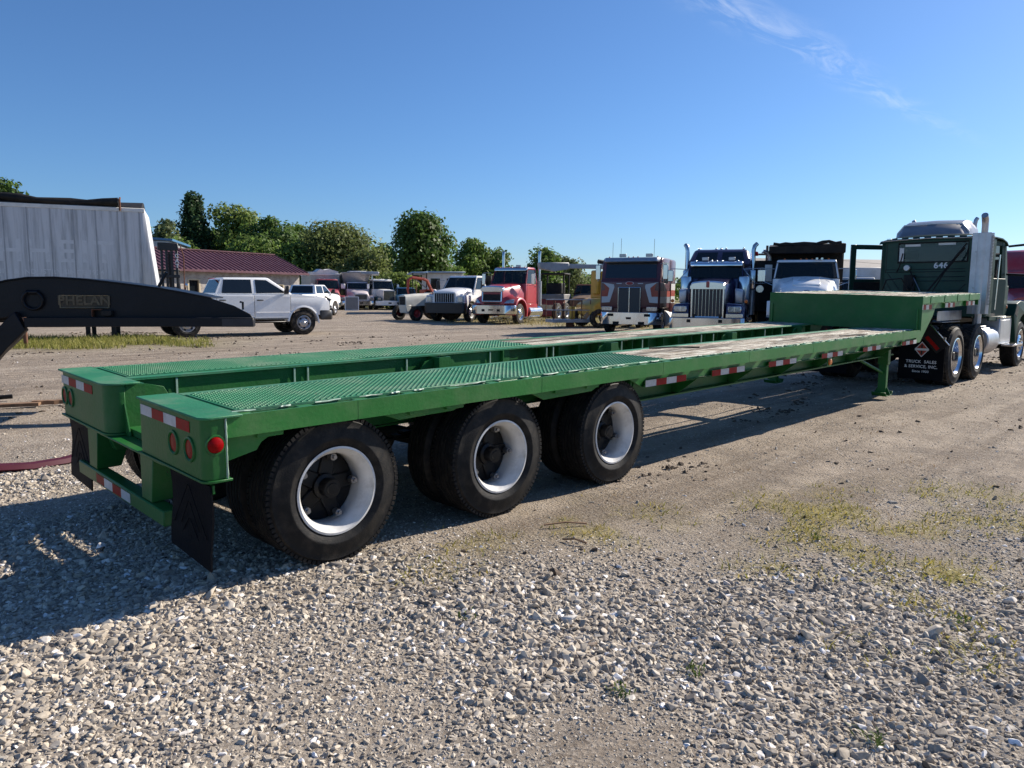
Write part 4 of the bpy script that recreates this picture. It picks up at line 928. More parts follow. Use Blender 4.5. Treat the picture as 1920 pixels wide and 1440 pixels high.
# air lines and the sprung pole behind the cab
k('line_pole', MB().tube([(2.05, -.62, 2.50), (1.75, -.30, 1.9), (1.55, -.05, 1.45)], .016, 6).tube([(2.05, -.60, 2.42), (1.78, -.35, 1.95), (1.60, -.15, 1.45)], .012, 6), G['blackmat'])
for q, r in (([(2.12, .62, 1.3), (2.0, .85, 1.5), (1.9, .72, 1.82), (1.95, .45, 1.85), (2.05, .30, 1.55), (1.9, .35, 1.25)], .012), ([(2.12, .35, 2.0), (2.0, .22, 1.75), (1.9, .25, 1.4)], .013), ([(2.15, .52, 2.35), (2.1, .55, 2.1), (2.12, .60, 1.98)], .012), ([(2.12, .30, 1.9), (2.02, .12, 1.6), (1.8, .1, 1.2)], .010)):
    k('air_hose', MB().tube(q, r, 6), G['blackmat'] if r > .0115 else G['steel'], smooth=60)
k('connector_plate', MB().box(2.10, 2.165, .26, .46, 1.44, 1.92), G['frame'], .01)
for i in range(3): k('connector', MB().cyl((2.09, .30 + .08 * i, 1.75 - .1 * i), (2.04, .30 + .08 * i, 1.75 - .1 * i), .035, 10), G['blackmat'])
k('air_gauge', MB().cyl((2.17, .42, 2.06), (2.10, .42, 2.06), .06, 18), G['alu_dull'], .008)
# side boxes, tanks, steps
for s in (-1, 1):
    y0, y1 = sorted((s * .58, s * 1.06)); ys = s * 1.06
    b = k('battery_box', MB().box(3.05, 4.05, y0, y1, .56, 1.08), G['alu_dull'], .012)
    k('box_lid', MB().box(3.03, 4.07, y0 - .01, y1 + .01, 1.081, 1.11), G['alu'], .004, parent=b)
    k('box_door', MB().box(3.12, 3.98, ys - .006, ys + .006, .62, 1.04), G['alu_dull'], .003, parent=b)
    k('step_tread', MB().box(3.35, 4.25, s * 1.15 - .1, s * 1.15 + .1, .52, .555), G['alu'], .004)
    k('fuel_tank', MB().cyl((2.15, s * .80, .66), (3.02, s * .80, .66), .29, 28), G['alu_dull'], .02)
    k('grab_rail', MB().tube([(2.72, s * 1.02, 1.25), (2.72, s * 1.04, 2.3)], .014, 8), G['alu'])
    k('cab_skirt', MB().prism([(2.45, 1.12), (3.98, 1.12), (4.35, 1.10), (4.30, .70), (4.08, .62), (4.08, 1.00), (2.45, 1.04)], 'y', s * .985 - .02, s * .985 + .02), TG, .01)
    k('marker_lamp', MB().lathe([(0, -.02), (.03, -.01), (.035, 0)], (3.70, s * 1.02, 1.30), 'y', 12), G['lamp_amber'])
# hood and fenders
def hring(x, w, z0, z1, n=15):
    out = []
    for i in range(n):
        t = math.pi * i / (n - 1); c, s = math.cos(t), math.sin(t)
        out.append((x, w * math.copysign(abs(c) ** .55, c), z0 + (z1 - z0) * abs(s) ** .6))
    return out
k('hood', MB().loft([hring(3.99, .92, 1.05, 1.78), hring(4.5, .84, 1.0, 1.72), hring(5.2, .74, .92, 1.60), hring(5.8, .64, .80, 1.45), hring(6.1, .55, .78, 1.25)]), TG, smooth=60)
for s in (-1, 1):
    pts = [(4.02, 1.12), (4.2, 1.36), (4.55, 1.42), (5.2, 1.38), (5.75, 1.22), (6.05, .95), (6.05, .55), (5.68, .55)] + [(5.0 + .66 * math.cos(R(a)), .50 + .64 * math.sin(R(a))) for a in range(0, 181, 15)] + [(4.30, .62)]
    y0, y1 = sorted((s * .62, s * 1.10)); k('fender', MB().prism(pts, 'y', y0, y1), TG, .07, seg=3)
    k('fender_vent', MB().prism([(4.08, 1.16), (4.22, 1.34), (4.42, 1.30), (4.30, 1.08)], 'y', s * 1.10 - .004, s * 1.10 + .004), G['blackmat'])
    k('headlamp', MB().box(5.86, 6.02, s * .82 - .16, s * .82 + .16, .86, 1.04), G['lamp_clear'], .03, seg=2)
k('grille', MB().box(6.08, 6.13, -.45, .45, .82, 1.20), G['chrome'], .02); k('bumper', MB().prism([(6.22, -.6), (6.22, .6), (6.0, 1.15), (5.7, 1.18), (5.7, 1.12), (6.0, .9), (6.05, 0), (6.0, -.9), (5.7, -1.12), (5.7, -1.18), (6.0, -1.15)], 'z', .40, .72), G['chrome'], .01)
k('antenna', MB().tube([(3.6, -1.35, 2.1), (3.6, -1.36, 2.9)], .006, 5), G['blackmat'])
# ------------------------------------------------------------------ parked vehicles: builders
def vdir(name, label, cat, lat, dep, dl, dd, group=None):
    """thing whose local +x points along (dl right, dd ahead) as the photographer sees it"""
    w = RGT * dl + FWD * dd
    return thing(name, label, cat, LD(lat, dep), math.atan2(w.y, w.x), group)
def quadslab(m, a, b, c, d, t=.006):
    """thin slab on the quad a b c d, thickness towards its outward normal"""
    a, b, c, d = map(Vector, (a, b, c, d)); n = (b - a).cross(d - a).normalized() * t
    return m.hexa([a, b, c, d], [a + n, b + n, c + n, d + n])
def inset(a, b, c, d, fu, fv):
    a, b, c, d = map(Vector, (a, b, c, d))
    P = lambda u, v: (a * (1 - u) + b * u) * (1 - v) + (d * (1 - u) + c * u) * v
    return P(fu[0], fv[0]), P(fu[1], fv[0]), P(fu[1], fv[1]), P(fu[0], fv[1])
FRONT = make_wheel('front_disc', .50, .290, .270, 'front', G['rubber_dusty'], G['alu'], G['chrome'], n=40)
FRONTW = make_wheel('front_disc_white', .50, .290, .270, 'front', G['rubber_dusty'], G['white'], G['hub'], n=40)
REAR = make_wheel('rear_disc', .50, .290, .260, 'dual', G['rubber_dusty'], G['alu_dull'], G['hub'], n=40)
def wheels(root, fx, rx, fw=None, y=1.12, yr=1.18, z=.50):
    for s in (-1, 1):
        put(fw or FRONT, root, (fx, s * y, z), 0 if s < 0 else math.pi)
        for x in rx: put(REAR, root, (x, s * yr, z), 0 if s < 0 else math.pi)
def hood_ring(x, wb, wt, z0, z1, crown=.05, rad=.14):
    out = []
    for y, z in ((-wb, z0), (-wb, z0 + .5 * (z1 - z0)), (-wt - .02, z1 - rad), (-wt + rad * .25, z1 - rad * .3), (-wt + rad, z1), (-wt * .45, z1 + crown), (0, z1 + crown * 1.25), (wt * .45, z1 + crown), (wt - rad, z1), (wt - rad * .25, z1 - rad * .3), (wt + .02, z1 - rad), (wb, z0 + .5 * (z1 - z0)), (wb, z0)):
        out.append((x, y, z))
    return out
CABG = glass('cab_window_glass', (.012, .020, .022), .62)
def cab(root, paint, xb, xc, xr, zf, zb_, zr, w1, w2, glassm=None, rear=True, xt=None, doors=True, brow=None):
    """xb back, xc cowl (base of windshield), xr roof front; zf floor, zb_ belt, zr roof"""
    g = glassm or G['glass']; xt = xb if xt is None else xt
    c = MB().hexa([(xb, -w1, zf), (xc, -w1, zf), (xc, w1, zf), (xb, w1, zf)], [(xb, -w1, zb_), (xc, -w1, zb_), (xc, w1, zb_), (xb, w1, zb_)])
    c.build('cab_body', paint, root, bevel=.05, seg=2)
    B = [(xb, -w1 + .002, zb_ - .04), (xc, -w1 + .002, zb_ - .04), (xc, w1 - .002, zb_ - .04), (xb, w1 - .002, zb_ - .04)]; T = [(xt, -w2, zr), (xr, -w2, zr), (xr, w2, zr), (xt, w2, zr)]
    g = glassm or CABG
    L4 = lambda i, f: Vector(B[i]).lerp(Vector(T[i]), f)
    MB().hexa([L4(i, .84) for i in range(4)], T).build('cab_roof', paint, root, bevel=.06, seg=3)
    for i, (wx, wy) in enumerate(((.16, .10), (.07, .07), (.07, .07), (.16, .10))):
        sx = 1 if i in (0, 3) else -1; sy = 1 if i in (0, 1) else -1; p, q = L4(i, 0), L4(i, .90)
        ring = lambda c: [c, c + Vector((sx * wx, 0, 0)), c + Vector((sx * wx, sy * wy, 0)), c + Vector((0, sy * wy, 0))]
        MB().loft([ring(p), ring(q)]).build('cab_pillar', paint, root, bevel=.012)
    e = .004
    cp = inset(B[1], B[2], T[2], T[1], (.03, .97), (.05, .86)); rows = []
    for i_ in range(11):
        f_ = i_ / 10; o_ = Vector((.075 * (1 - (2 * f_ - 1) ** 2) + .004, 0, 0)); lo_, hi_ = cp[0].lerp(cp[1], f_) + o_, cp[3].lerp(cp[2], f_) + o_ * .8
        rows.append([lo_, hi_, hi_ + Vector((.005, 0, 0)), lo_ + Vector((.005, 0, 0))])
    MB().loft(rows).build('windshield', g, root, smooth=50)
    MB().tube([L4(1, .06), L4(2, .06), L4(2, .85), L4(1, .85), L4(1, .06)], .016, 5).build('windshield_seal', G['blackmat'], root)
    for y_ in (-.25, .30):
        p = L4(1, .10).lerp(L4(2, .10), .5 + y_ * .5) + Vector((.02, 0, 0)); q = L4(1, .55).lerp(L4(2, .55), .5 + y_ * .5 + .14) + Vector((.02, 0, 0)); MB().tube([p, q], .009, 4).build('wiper', G['blackmat'], root)
    quadslab(MB(), *inset(B[0], B[1], T[1], T[0], (.10, .93), (.05, .85)), e).build('side_window', g, root)
    quadslab(MB(), *inset(B[2], B[3], T[3], T[2], (.07, .90), (.05, .85)), e).build('side_window', g, root)
    if rear: quadslab(MB(), *inset(B[3], B[0], T[0], T[3], (.06, .94), (.05, .85)), e).build('rear_window', g, root)
    else: quadslab(MB(), *inset(B[3], B[0], T[0], T[3], (.0, 1.), (.0, .9)), e).build('rear_panel', paint, root)
    for y_ in (-w1 * .5, w1 * .5): MB().box(xb + .18, xb + .36, y_ - .22, y_ + .22, zb_ - .2, zb_ + (zr - zb_) * .62).build('seat', SEAT, root, bevel=.05, seg=2)
    MB().lathe([(.20, -.014), (.215, 0), (.20, .014)], (0, 0, 0), 'x', 20, True).build('steering_wheel', G['blackmat'], root, loc=(xc - .42, w1 * .48, zb_ + .10), rot=(0, R(-30), 0))
    MB().box(xc - .30, xc - .02, -w1 + .06, w1 - .06, zb_ - .02, zb_ + .035).build('dashboard', G['blackmat'], root, bevel=.02)
    if doors:
        for s in (-1, 1):
            d = MB().box(xb + .16, xc - .14, s * w1 - .006, s * w1 + .006, zf + .06, zb_ - .02).build('door', paint, root, bevel=.005)
            MB().box(xb + .22, xb + .38, s * (w1 + .012) - .012, s * (w1 + .012) + .012, zb_ - .16, zb_ - .12).build('door_handle', G['black'], d, bevel=.005)
    if brow:
        MB().hexa([(xr - .02, -w2 - .02, zr - .10), (xr + .22, -w2 + .02, zr - .20), (xr + .22, w2 - .02, zr - .20), (xr - .02, w2 + .02, zr - .10)], [(xr - .02, -w2 - .02, zr - .02), (xr + .20, -w2 + .02, zr - .07), (xr + .20, w2 - .02, zr - .07), (xr - .02, w2 + .02, zr - .02)]).build('sun_visor', brow, root, bevel=.02)
def roof_lamps(root, x, w, z, mat=None, n=5, r=.035):
    ys = [-w, -.18, 0, .18, w] if n == 5 else [-w + 2 * w * i / (n - 1) for i in range(n)]
    for y in ys: MB().lathe([(0, r * 1.6), (r * .7, r * 1.3), (r, r * .4), (r * 1.15, 0)], (x, y, z), 'z', 12).build('marker_lamp', mat or G['lamp_amber'], root, smooth=50)
def mirror(root, x, y, z0, z1, s, mat=None, arm=.42):
    m = MB().tube([(x, y, z1), (x, y + s * arm, z1 + .03), (x, y + s * arm, z0 - .05), (x, y, z0)], .014, 6).build('mirror_arm', G['steel'], root)
    MB().box(x - .05, x + .03, y + s * arm - .10, y + s * arm + .10, z0 + .02, z1 - .02).build('mirror_head', mat or G['chrome'], m, bevel=.02)
def stack(root, x, y, z0, z1, r=.07, curve=(-.12, 0), mat=None, heat=True):
    o = MB().tube([(x, y, z0), (x, y, z1 - .22), (x + curve[0] * .3, y + curve[1] * .3, z1 - .08), (x + curve[0], y + curve[1], z1)], r, 14).build('exhaust_stack', mat or G['chrome'], root, smooth=55)
    if heat: MB().cyl((x, y, z0), (x, y, z0 + (z1 - z0) * .45), r * 1.7, 16).build('heat_shield', G['alu_dull'], o, smooth=50)
def grille(root, x, w, z0, z1, n, horiz=False, fm=None, bm_=None, slope=0.0, fw=.05, back=None, wt=None, barw=.012):
    wt = w if wt is None else wt
    P = lambda y, z: (x - slope * (z - z0), y * (1 + (wt / w - 1) * (z - z0) / (z1 - z0)), z)
    g = quadslab(MB(), P(-w, z0), P(w, z0), P(w, z1), P(-w, z1), .01).build('grille', back or G['blackmat'], root)
    f = MB()
    for a, b in (((-w, z0), (w, z0)), ((w, z0), (w, z1)), ((w, z1), (-w, z1)), ((-w, z1), (-w, z0))): f.tube([P(*a), P(*b)], fw * .6, 6)
    f.build('grille_surround', fm or G['chrome'], g, smooth=60)
    for i in range(n):
        t = (i + 1) / (n + 1)
        a, b = ((-w, z0 + t * (z1 - z0)), (w, z0 + t * (z1 - z0))) if horiz else ((-w + 2 * w * t, z0), (-w + 2 * w * t, z1))
        MB().tube([Vector(P(*a)) + Vector((.018, 0, 0)), Vector(P(*b)) + Vector((.018, 0, 0))], barw, 5).build('grille_bar', bm_ or fm or G['chrome'], g)
    return g
def bumper(root, w, z0, z1, mat, sweep=.28, x=0.0, depth=.10, holes=()):
    p = [(x, -w * .62), (x, w * .62), (x - sweep * .35, w * .88), (x - sweep, w), (x - sweep - .25, w), (x - sweep - .25, w - .03), (x - sweep, w - .03), (x - sweep * .35 - depth * .6, w * .84), (x - depth, w * .6), (x - depth, -w * .6), (x - sweep * .35 - depth * .6, -w * .84), (x - sweep, -w + .03), (x - sweep - .25, -w + .03), (x - sweep - .25, -w), (x - sweep, -w), (x - sweep * .35, -w * .88)]
    b = MB().prism(p, 'z', z0, z1).build('bumper', mat, root, bevel=.012)
    for y, z, a, c in holes: MB().box(x + .001, x + .006, y - a, y + a, z - c, z + c).build('bumper_slot', G['blackmat'], b)
    return b
def fender_square(root, paint, cx, cz, rad, x0, x1, ztop, ya, yb, zlow=None, bev=.06, nose=0.0):
    zlow = cz + .02 if zlow is None else zlow
    pts = [(x1, zlow), (x1 + nose, ztop - .18), (x1 + nose - .08, ztop), (x0, ztop), (x0, zlow), (cx - rad, zlow)] + [(cx + rad * math.cos(R(a)), cz + rad * math.sin(R(a))) for a in range(180, -1, -15)] + [(cx + rad, zlow)]
    # x1 is the front end
    for s in (-1, 1):
        y0, y1 = sorted((s * ya, s * yb)); MB().prism(pts, 'y', y0, y1).build('fender', paint, root, bevel=bev, seg=2)
def fender_round(root, paint, cx, cz, rad, ya, yb, a0=-12, a1=192, th=.07, drop=None):
    for s in (-1, 1):
        y0, y1 = sorted((s * ya, s * yb)); rings = []
        for i in range(15):
            a = R(a0 + (a1 - a0) * i / 14); c, sn = math.cos(a), math.sin(a)
            rr = rad * (1 + .06 * abs(c))
            rings.append([(cx + (rr + e) * c, y, cz + (rr + e) * sn) for y, e in ((y0, -th * .2), (y0, th * .6), (y0 + .06, th), ((y0 + y1) / 2, th * 1.25), (y1 - .06, th), (y1, th * .6), (y1, -th * .2))])
        MB().loft(rings).build('fender', paint, root, smooth=60)
def chassis(root, x0, x1, z0=.62, z1=.88, y=.42):
    for s in (-1, 1): MB().box(x0, x1, s * y - .04, s * y + .04, z0, z1).build('frame_rail', G['frame'], root)
    MB().box(x1 - 1.2, x1 - .4, -.36, .36, .55, 1.05).build('engine', G['blackmat'], root)
def under(root, x, w=.8):
    MB().box(x - .06, x + .06, -w, w, .42, .54).build('front_axle', G['frame'], root)
def tank(root, x0, x1, y, z, r, mat=None):
    for s in (-1, 1):
        t = MB().cyl((x0, s * y, z), (x1, s * y, z), r, 24).build('fuel_tank', mat or G['chrome'], root, bevel=.02)
        MB().box(x0, x1, s * (y + r * .75) - .06, s * (y + r * .75) + .06, z - r - .04, z - r - .01).build('tank_step', G['alu'], t)

# ------------------------------------------------------------------ red day-cab truck
REDP = M('faded_red_truck_paint', (0.40, 0.035, 0.045), rough=.34, var=.10, coat=.3, dirt=lin((190, 120, 120)), dirt_amt=.2)
a = R(25)
t = vdir('semi_truck', 'red day-cab semi truck with a chrome grille and two chrome stacks', 'truck', -1.08, 36.6, -math.sin(a), -math.cos(a), 'trucks parked in the yard row')
bumper(t, 1.20, .50, .93, G['chrome'], holes=((-.42, .68, .08, .06), (0, .70, .13, .03), (.42, .68, .08, .06)))
MB().loft([hood_ring(-.16, .60, .56, .95, 1.74, .03, .10), hood_ring(-.5, .72, .62, .95, 1.85, .04), hood_ring(-1.2, .86, .72, 1.0, 1.94, .04), hood_ring(-2.05, .96, .86, 1.05, 2.03, .03)]).build('hood', REDP, t, smooth=55)
fender_round(t, REDP, -1.12, .56, .66, .62, 1.17, -8, 196, .10)
for s in (-1, 1):
    MB().loft([[(-.14, s * .60, 0.99), (-.14, s * .60, 1.27), (-.14, s * .55, 1.31), (-.14, s * .50, 0.99)], [(-.30, s * .95, 0.99), (-.42, s * .92, 1.31), (-.5, s * .7, 1.42), (-.30, s * .50, 0.99)], [(-.55, s * 1.14, 0.97), (-.62, s * 1.10, 1.27), (-.8, s * .8, 1.47), (-.6, s * .50, 0.99)]]).build('fender_nose', REDP, t, smooth=60)
    MB().hexa([(-.20, s * .66, 1.03), (-.44, s * 1.08, 1.03), (-.46, s * 1.06, 1.05), (-.22, s * .66, 1.05)], [(-.24, s * .78, 1.17), (-.50, s * 1.07, 1.23), (-.54, s * 1.04, 1.24), (-.30, s * .78, 1.19)]).map(lambda x, y, z: (x + .04, y, z)).build('headlamp', G['lamp_clear'], t, bevel=.01)
grille(t, -.135, .52, 1.12, 1.60, 8, True, slope=.10, bm_=G['black'], fw=.075, barw=.010)
MB().loft([hood_ring(-.12, .62, .57, 1.62, 1.80, .02, .06), hood_ring(-.28, .62, .60, 1.64, 1.86, .02, .06)]).build('grille_cap', G['chrome'], t, smooth=50)
MB().box(-.13, -.10, -.42, .42, .99, 1.04).build('lower_intake', G['blackmat'], t)
cab(t, REDP, -3.45, -1.98, -2.42, .98, 2.02, 2.86, 1.02, .92, brow=G['chrome'])
for s in (-1, 1):
    MB().box(-3.45, -2.0, s * 1.03 - .02, s * 1.03 + .02, .55, .99).build('cab_skirt', REDP, t, bevel=.01)
    stack(t, -3.62, s * 1.05, .9, 3.72, .075, (-.05, 0))
    mirror(t, -2.0, s * .98, 1.95, 2.55, s)
roof_lamps(t, -2.5, .72, 2.84); MB().box(-2.62, -2.50, .20, .44, 2.86, 2.98).build('roof_camera', G['steel'], t, bevel=.01)
tank(t, -3.9, -2.3, .86, .56, .31); chassis(t, -8.2, -.3); under(t, -1.12)
wheels(t, -1.12, (-6.2, -7.5))
MB().cyl((-4.1, -.6, 1.12), (-6.4, -.6, 1.12), .12, 14).build('white_hose_tube', G['white_old'], t, smooth=50)
MB().box(-5.4, -4.4, -1.1, -.6, .62, .95).build('side_box', REDP, t, bevel=.02)

# ------------------------------------------------------------------ white medium truck with black bumper
a = R(24)
t = vdir('medium_truck', 'white square-nosed medium truck with a heavy black bumper beside the farm tractor', 'truck', -3.62, 38.9, -math.sin(a), -math.cos(a), 'trucks parked in the yard row')
WH = G['white']
bumper(t, 1.20, .46, 1.0, G['black'], sweep=.10)
MB().loft([hood_ring(-.14, .68, .64, 1.0, 1.56, .03, .08), hood_ring(-.3, .76, .70, 1.0, 1.64, .04, .12), hood_ring(-1.0, .84, .78, 1.0, 1.72, .05), hood_ring(-1.75, .92, .88, 1.0, 1.78, .05)]).build('hood', WH, t, smooth=55)
fender_square(t, WH, -1.05, .50, .60, -1.75, -.18, 1.40, .55, 1.16, .98, .09)
grille(t, -.115, .58, 1.02, 1.50, 8, fm=G['alu_dull'], bm_=G['white'], fw=.04)
for s in (-1, 1):
    h = MB().box(-.17, -.12, s * .93 - .17, s * .93 + .17, 1.03, 1.36).build('headlamp_bezel', G['alu_dull'], t, bevel=.02)
    MB().box(-.118, -.105, s * .93 - .12, s * .93 + .12, 1.09, 1.30).build('headlamp', G['lamp_clear'], h, bevel=.01)
    MB().lathe([(0, .03), (.04, .02), (.05, 0)], (-.5, s * 1.02, 1.46), 'z', 12).build('turn_lamp', G['lamp_amber'], t)
    mirror(t, -1.85, s * .95, 1.75, 2.2, s, G['black'])
    MB().cyl((-.9, s * 1.0, 1.55), (-.86, s * 1.08, 1.62), .13, 18).build('round_mirror', G['alu_dull'], t, smooth=50)
cab(t, WH, -3.15, -1.66, -2.25, .95, 1.72, 2.46, .98, .84)
roof_lamps(t, -2.32, .6, 2.45, r=.025); chassis(t, -7.5, -.3); under(t, -1.05); wheels(t, -1.05, (-5.6,), FRONTW)
MB().box(-3.6, -3.45, -1.1, 1.1, 1.0, 2.5).build('headboard', G['frame'], t); MB().box(-7.4, -3.6, -1.2, 1.2, 1.0, 1.12).build('flat_bed', G['frame'], t)

# ------------------------------------------------------------------ maroon cab-over
MAR = M('maroon_cab_paint', (0.085, 0.018, 0.026), rough=.36, var=.12, coat=.35, dirt=lin((120, 90, 90)), dirt_amt=.18)
SIL = M('silver_stripe_paint', (.34, .37, .42), rough=.35, metal=.4, var=.06); ORG = M('orange_red_stripe_paint', (.34, .05, .025), rough=.4, var=.08)
a = R(25)
t = vdir('cabover_truck', 'maroon cab-over truck with silver and orange flashes and a tall double grille', 'truck', 4.45, 28.4, -math.sin(a), -math.cos(a), 'trucks parked in the yard row')
w = 1.16
MB().prism([(0, .98), (0, 2.00), (-.08, 2.06), (-.26, 2.82), (-.40, 2.90), (-1.65, 2.90), (-1.65, .98)], 'y', -w, w).build('cab_body', MAR, t, bevel=.07, seg=3)
MB().box(-2.5, -1.66, -w - .02, w + .02, .75, 2.88).build('sleeper_body', MAR, t, bevel=.08, seg=2)
quadslab(MB(), (-.100, -1.00, 2.12), (-.100, 1.00, 2.12), (-.238, .98, 2.72), (-.238, -.98, 2.72), .012).map(lambda x, y, z: (x + .012, y, z)).build('windshield', G['glass'], t)
for s in (-1, 1):
    MB().prism([(-.22, 1.98), (-.36, 2.72), (-.52, 2.72), (-.52, 1.98)], 'y', s * (w + .002) - .004, s * (w + .002) + .004).build('corner_window', G['glass'], t)
    MB().prism([(-.62, 1.95), (-.62, 2.72), (-1.30, 2.72), (-1.30, 1.85)], 'y', s * (w + .002) - .004, s * (w + .002) + .004).build('side_window', G['glass'], t)
    d = MB().box(-1.36, -.56, s * w - .008, s * w + .008, 1.05, 1.93).build('door', MAR, t, bevel=.006)
    # flashes on the face and along the side
    f = [(s * 1.10, 1.96), (s * .62, 1.88), (s * .60, 1.78), (s * .78, 1.20), (s * 1.10, 1.18)]
    MB().prism(f, 'x', .001, .005).build('silver_flash', SIL, t)
    MB().prism([(s * 1.10, 1.86), (s * 1.02, 1.92), (s * .80, 1.74), (s * .86, 1.42), (s * 1.10, 1.42)], 'x', .0055, .008).build('orange_flash', ORG, t)
    MB().prism([(s * 1.10, 1.95), (s * 1.03, 1.935), (s * .965, 1.66), (s * 1.10, 1.64)], 'x', .0085, .0105).build('maroon_flash', MAR, t)
    for z0, z1, m_ in ((1.18, 1.42, SIL), (1.421, 1.64, ORG)): MB().box(-1.64, -.08, s * (w + .010) - .003, s * (w + .010) + .003, z0, z1).build('side_stripe', m_, t)
    for z0, z1, m_ in ((1.18, 1.44, G['white']), (1.441, 1.68, ORG), (1.681, 1.94, G['white'])): MB().box(-2.42, -1.74, s * (w + .024) - .003, s * (w + .024) + .003, z0, z1).build('sleeper_stripe', m_, t)
    MB().box(.002, .03, s * .88 - .21, s * .88 + .21, .88, 1.04).build('headlamp', G['lamp_clear'], t, bevel=.015)
    mirror(t, -.18, s * 1.12, 2.05, 2.65, s, G['chrome'], .20)
    MB().cyl((-1.2, s * .95, .56), (-2.9, s * .95, .56), .34, 26).build('fuel_tank', G['white_old'], t, bevel=.03)
    MB().box(-.03, 0.002, s * .42 - .10, s * .42 + .10, 1.90, 1.93).build('hood_vent', SIL, t)
MB().hexa([(-.20, -1.1, 2.70), (.04, -1.0, 2.74), (.04, 1.0, 2.74), (-.20, 1.1, 2.70)], [(-.30, -1.12, 2.91), (-.10, -1.0, 2.90), (-.10, 1.0, 2.90), (-.30, 1.12, 2.91)]).build('sun_visor', G['alu_dull'], t, bevel=.05, seg=2)
g1 = grille(t, .012, .43, .74, 1.76, 1, fm=G['chrome'], fw=.05, barw=.022, back=M('grille_mesh', (.05, .055, .06), rough=.5, metal=.5, var=.3, scale=60))
o = MB().lathe([(0, .012), (.12, .012), (.13, 0)], (0, 0, 0), 'x', 24).build('badge', G['decal'], t, loc=(.004, 0, 1.92)); o.scale = (1, 1.25, .55)
o = MB().lathe([(0, .0), (.112, .0)], (0, 0, 0), 'x', 24).build('badge_field', M('badge_red', (.3, .03, .03)), t, loc=(.018, 0, 1.92)); o.scale = (1, 1.25, .55)
bumper(t, 1.20, .36, .82, G['alu'], sweep=.30, x=.06, holes=((-.72, .72, .12, .05), (.72, .72, .12, .05), (0, .60, .10, .04), (-.5, .42, .12, .05), (.5, .42, .12, .05)))
roof_lamps(t, -.42, .95, 2.90, G['lamp_red']); 
for y in (-.42, .62): MB().box(-.48, -.38, y - .13, y + .13, 2.93, 3.05).build('work_lamp', G['steel'], t, bevel=.01)
for y, h in ((-.52, .75), (-.85, .6), (.78, .7)): MB().tube([(-.5, y, 2.90), (-.52, y, 2.9 + h)], .007, 5).build('antenna', G['blackmat'], t)
chassis(t, -7.5, -.2); under(t, -.75); wheels(t, -.75, (-5.4, -6.7), FRONTW)
MB().box(-.6, -.1, -1.05, 1.05, .80, 1.0).build('step_panel', MAR, t, bevel=.02)

# ------------------------------------------------------------------ purple long-nose sleeper truck
PUR = M('purple_blue_metallic', (.022, .020, .075), rough=.22, metal=.35, var=.1, coat=.6, dirt=lin((150, 140, 160)), dirt_amt=.12)
MAU = M('mauve_sleeper_paint', (.085, .065, .115), rough=.3, metal=.3, var=.12, coat=.4)
a = R(21)
t = vdir('sleeper_truck', 'purple long-nose sleeper truck with a tall chrome grille and twin stacks', 'truck', 6.25, 24.0, -math.sin(a), -math.cos(a), 'trucks parked in the yard row')
bumper(t, 1.19, .28, .76, G['chrome'], sweep=.14, holes=((-.55, .66, .06, .05), (.45, .66, .06, .05), (0, .36, .12, .05)))
MB().loft([hood_ring(-.30, .54, .50, .72, 1.87, .04, .10), hood_ring(-.6, .56, .52, .74, 1.91, .04, .12), hood_ring(-1.6, .62, .58, .85, 2.0, .04, .12), hood_ring(-2.55, .72, .68, .95, 2.09, .03, .12)]).build('hood', PUR, t, smooth=55)
g = grille(t, -.255, .50, .78, 1.70, 8, fw=.065, barw=.012, back=M('grille_screen', (.03, .032, .035), rough=.5, var=.4, scale=70))
MB().loft([hood_ring(-.20, .56, .50, 1.69, 1.87, .03, .05), hood_ring(-.32, .56, .52, 1.69, 1.92, .03, .05)]).build('grille_crown', G['chrome'], t, smooth=50)
MB().box(-.20, -.165, -.05, .05, 1.74, 1.94).build('badge', M('badge_enamel', (.30, .06, .05), rough=.3), t, bevel=.012)
fender_round(t, PUR, -.95, .50, .60, .56, 1.16, 12, 190, .10)
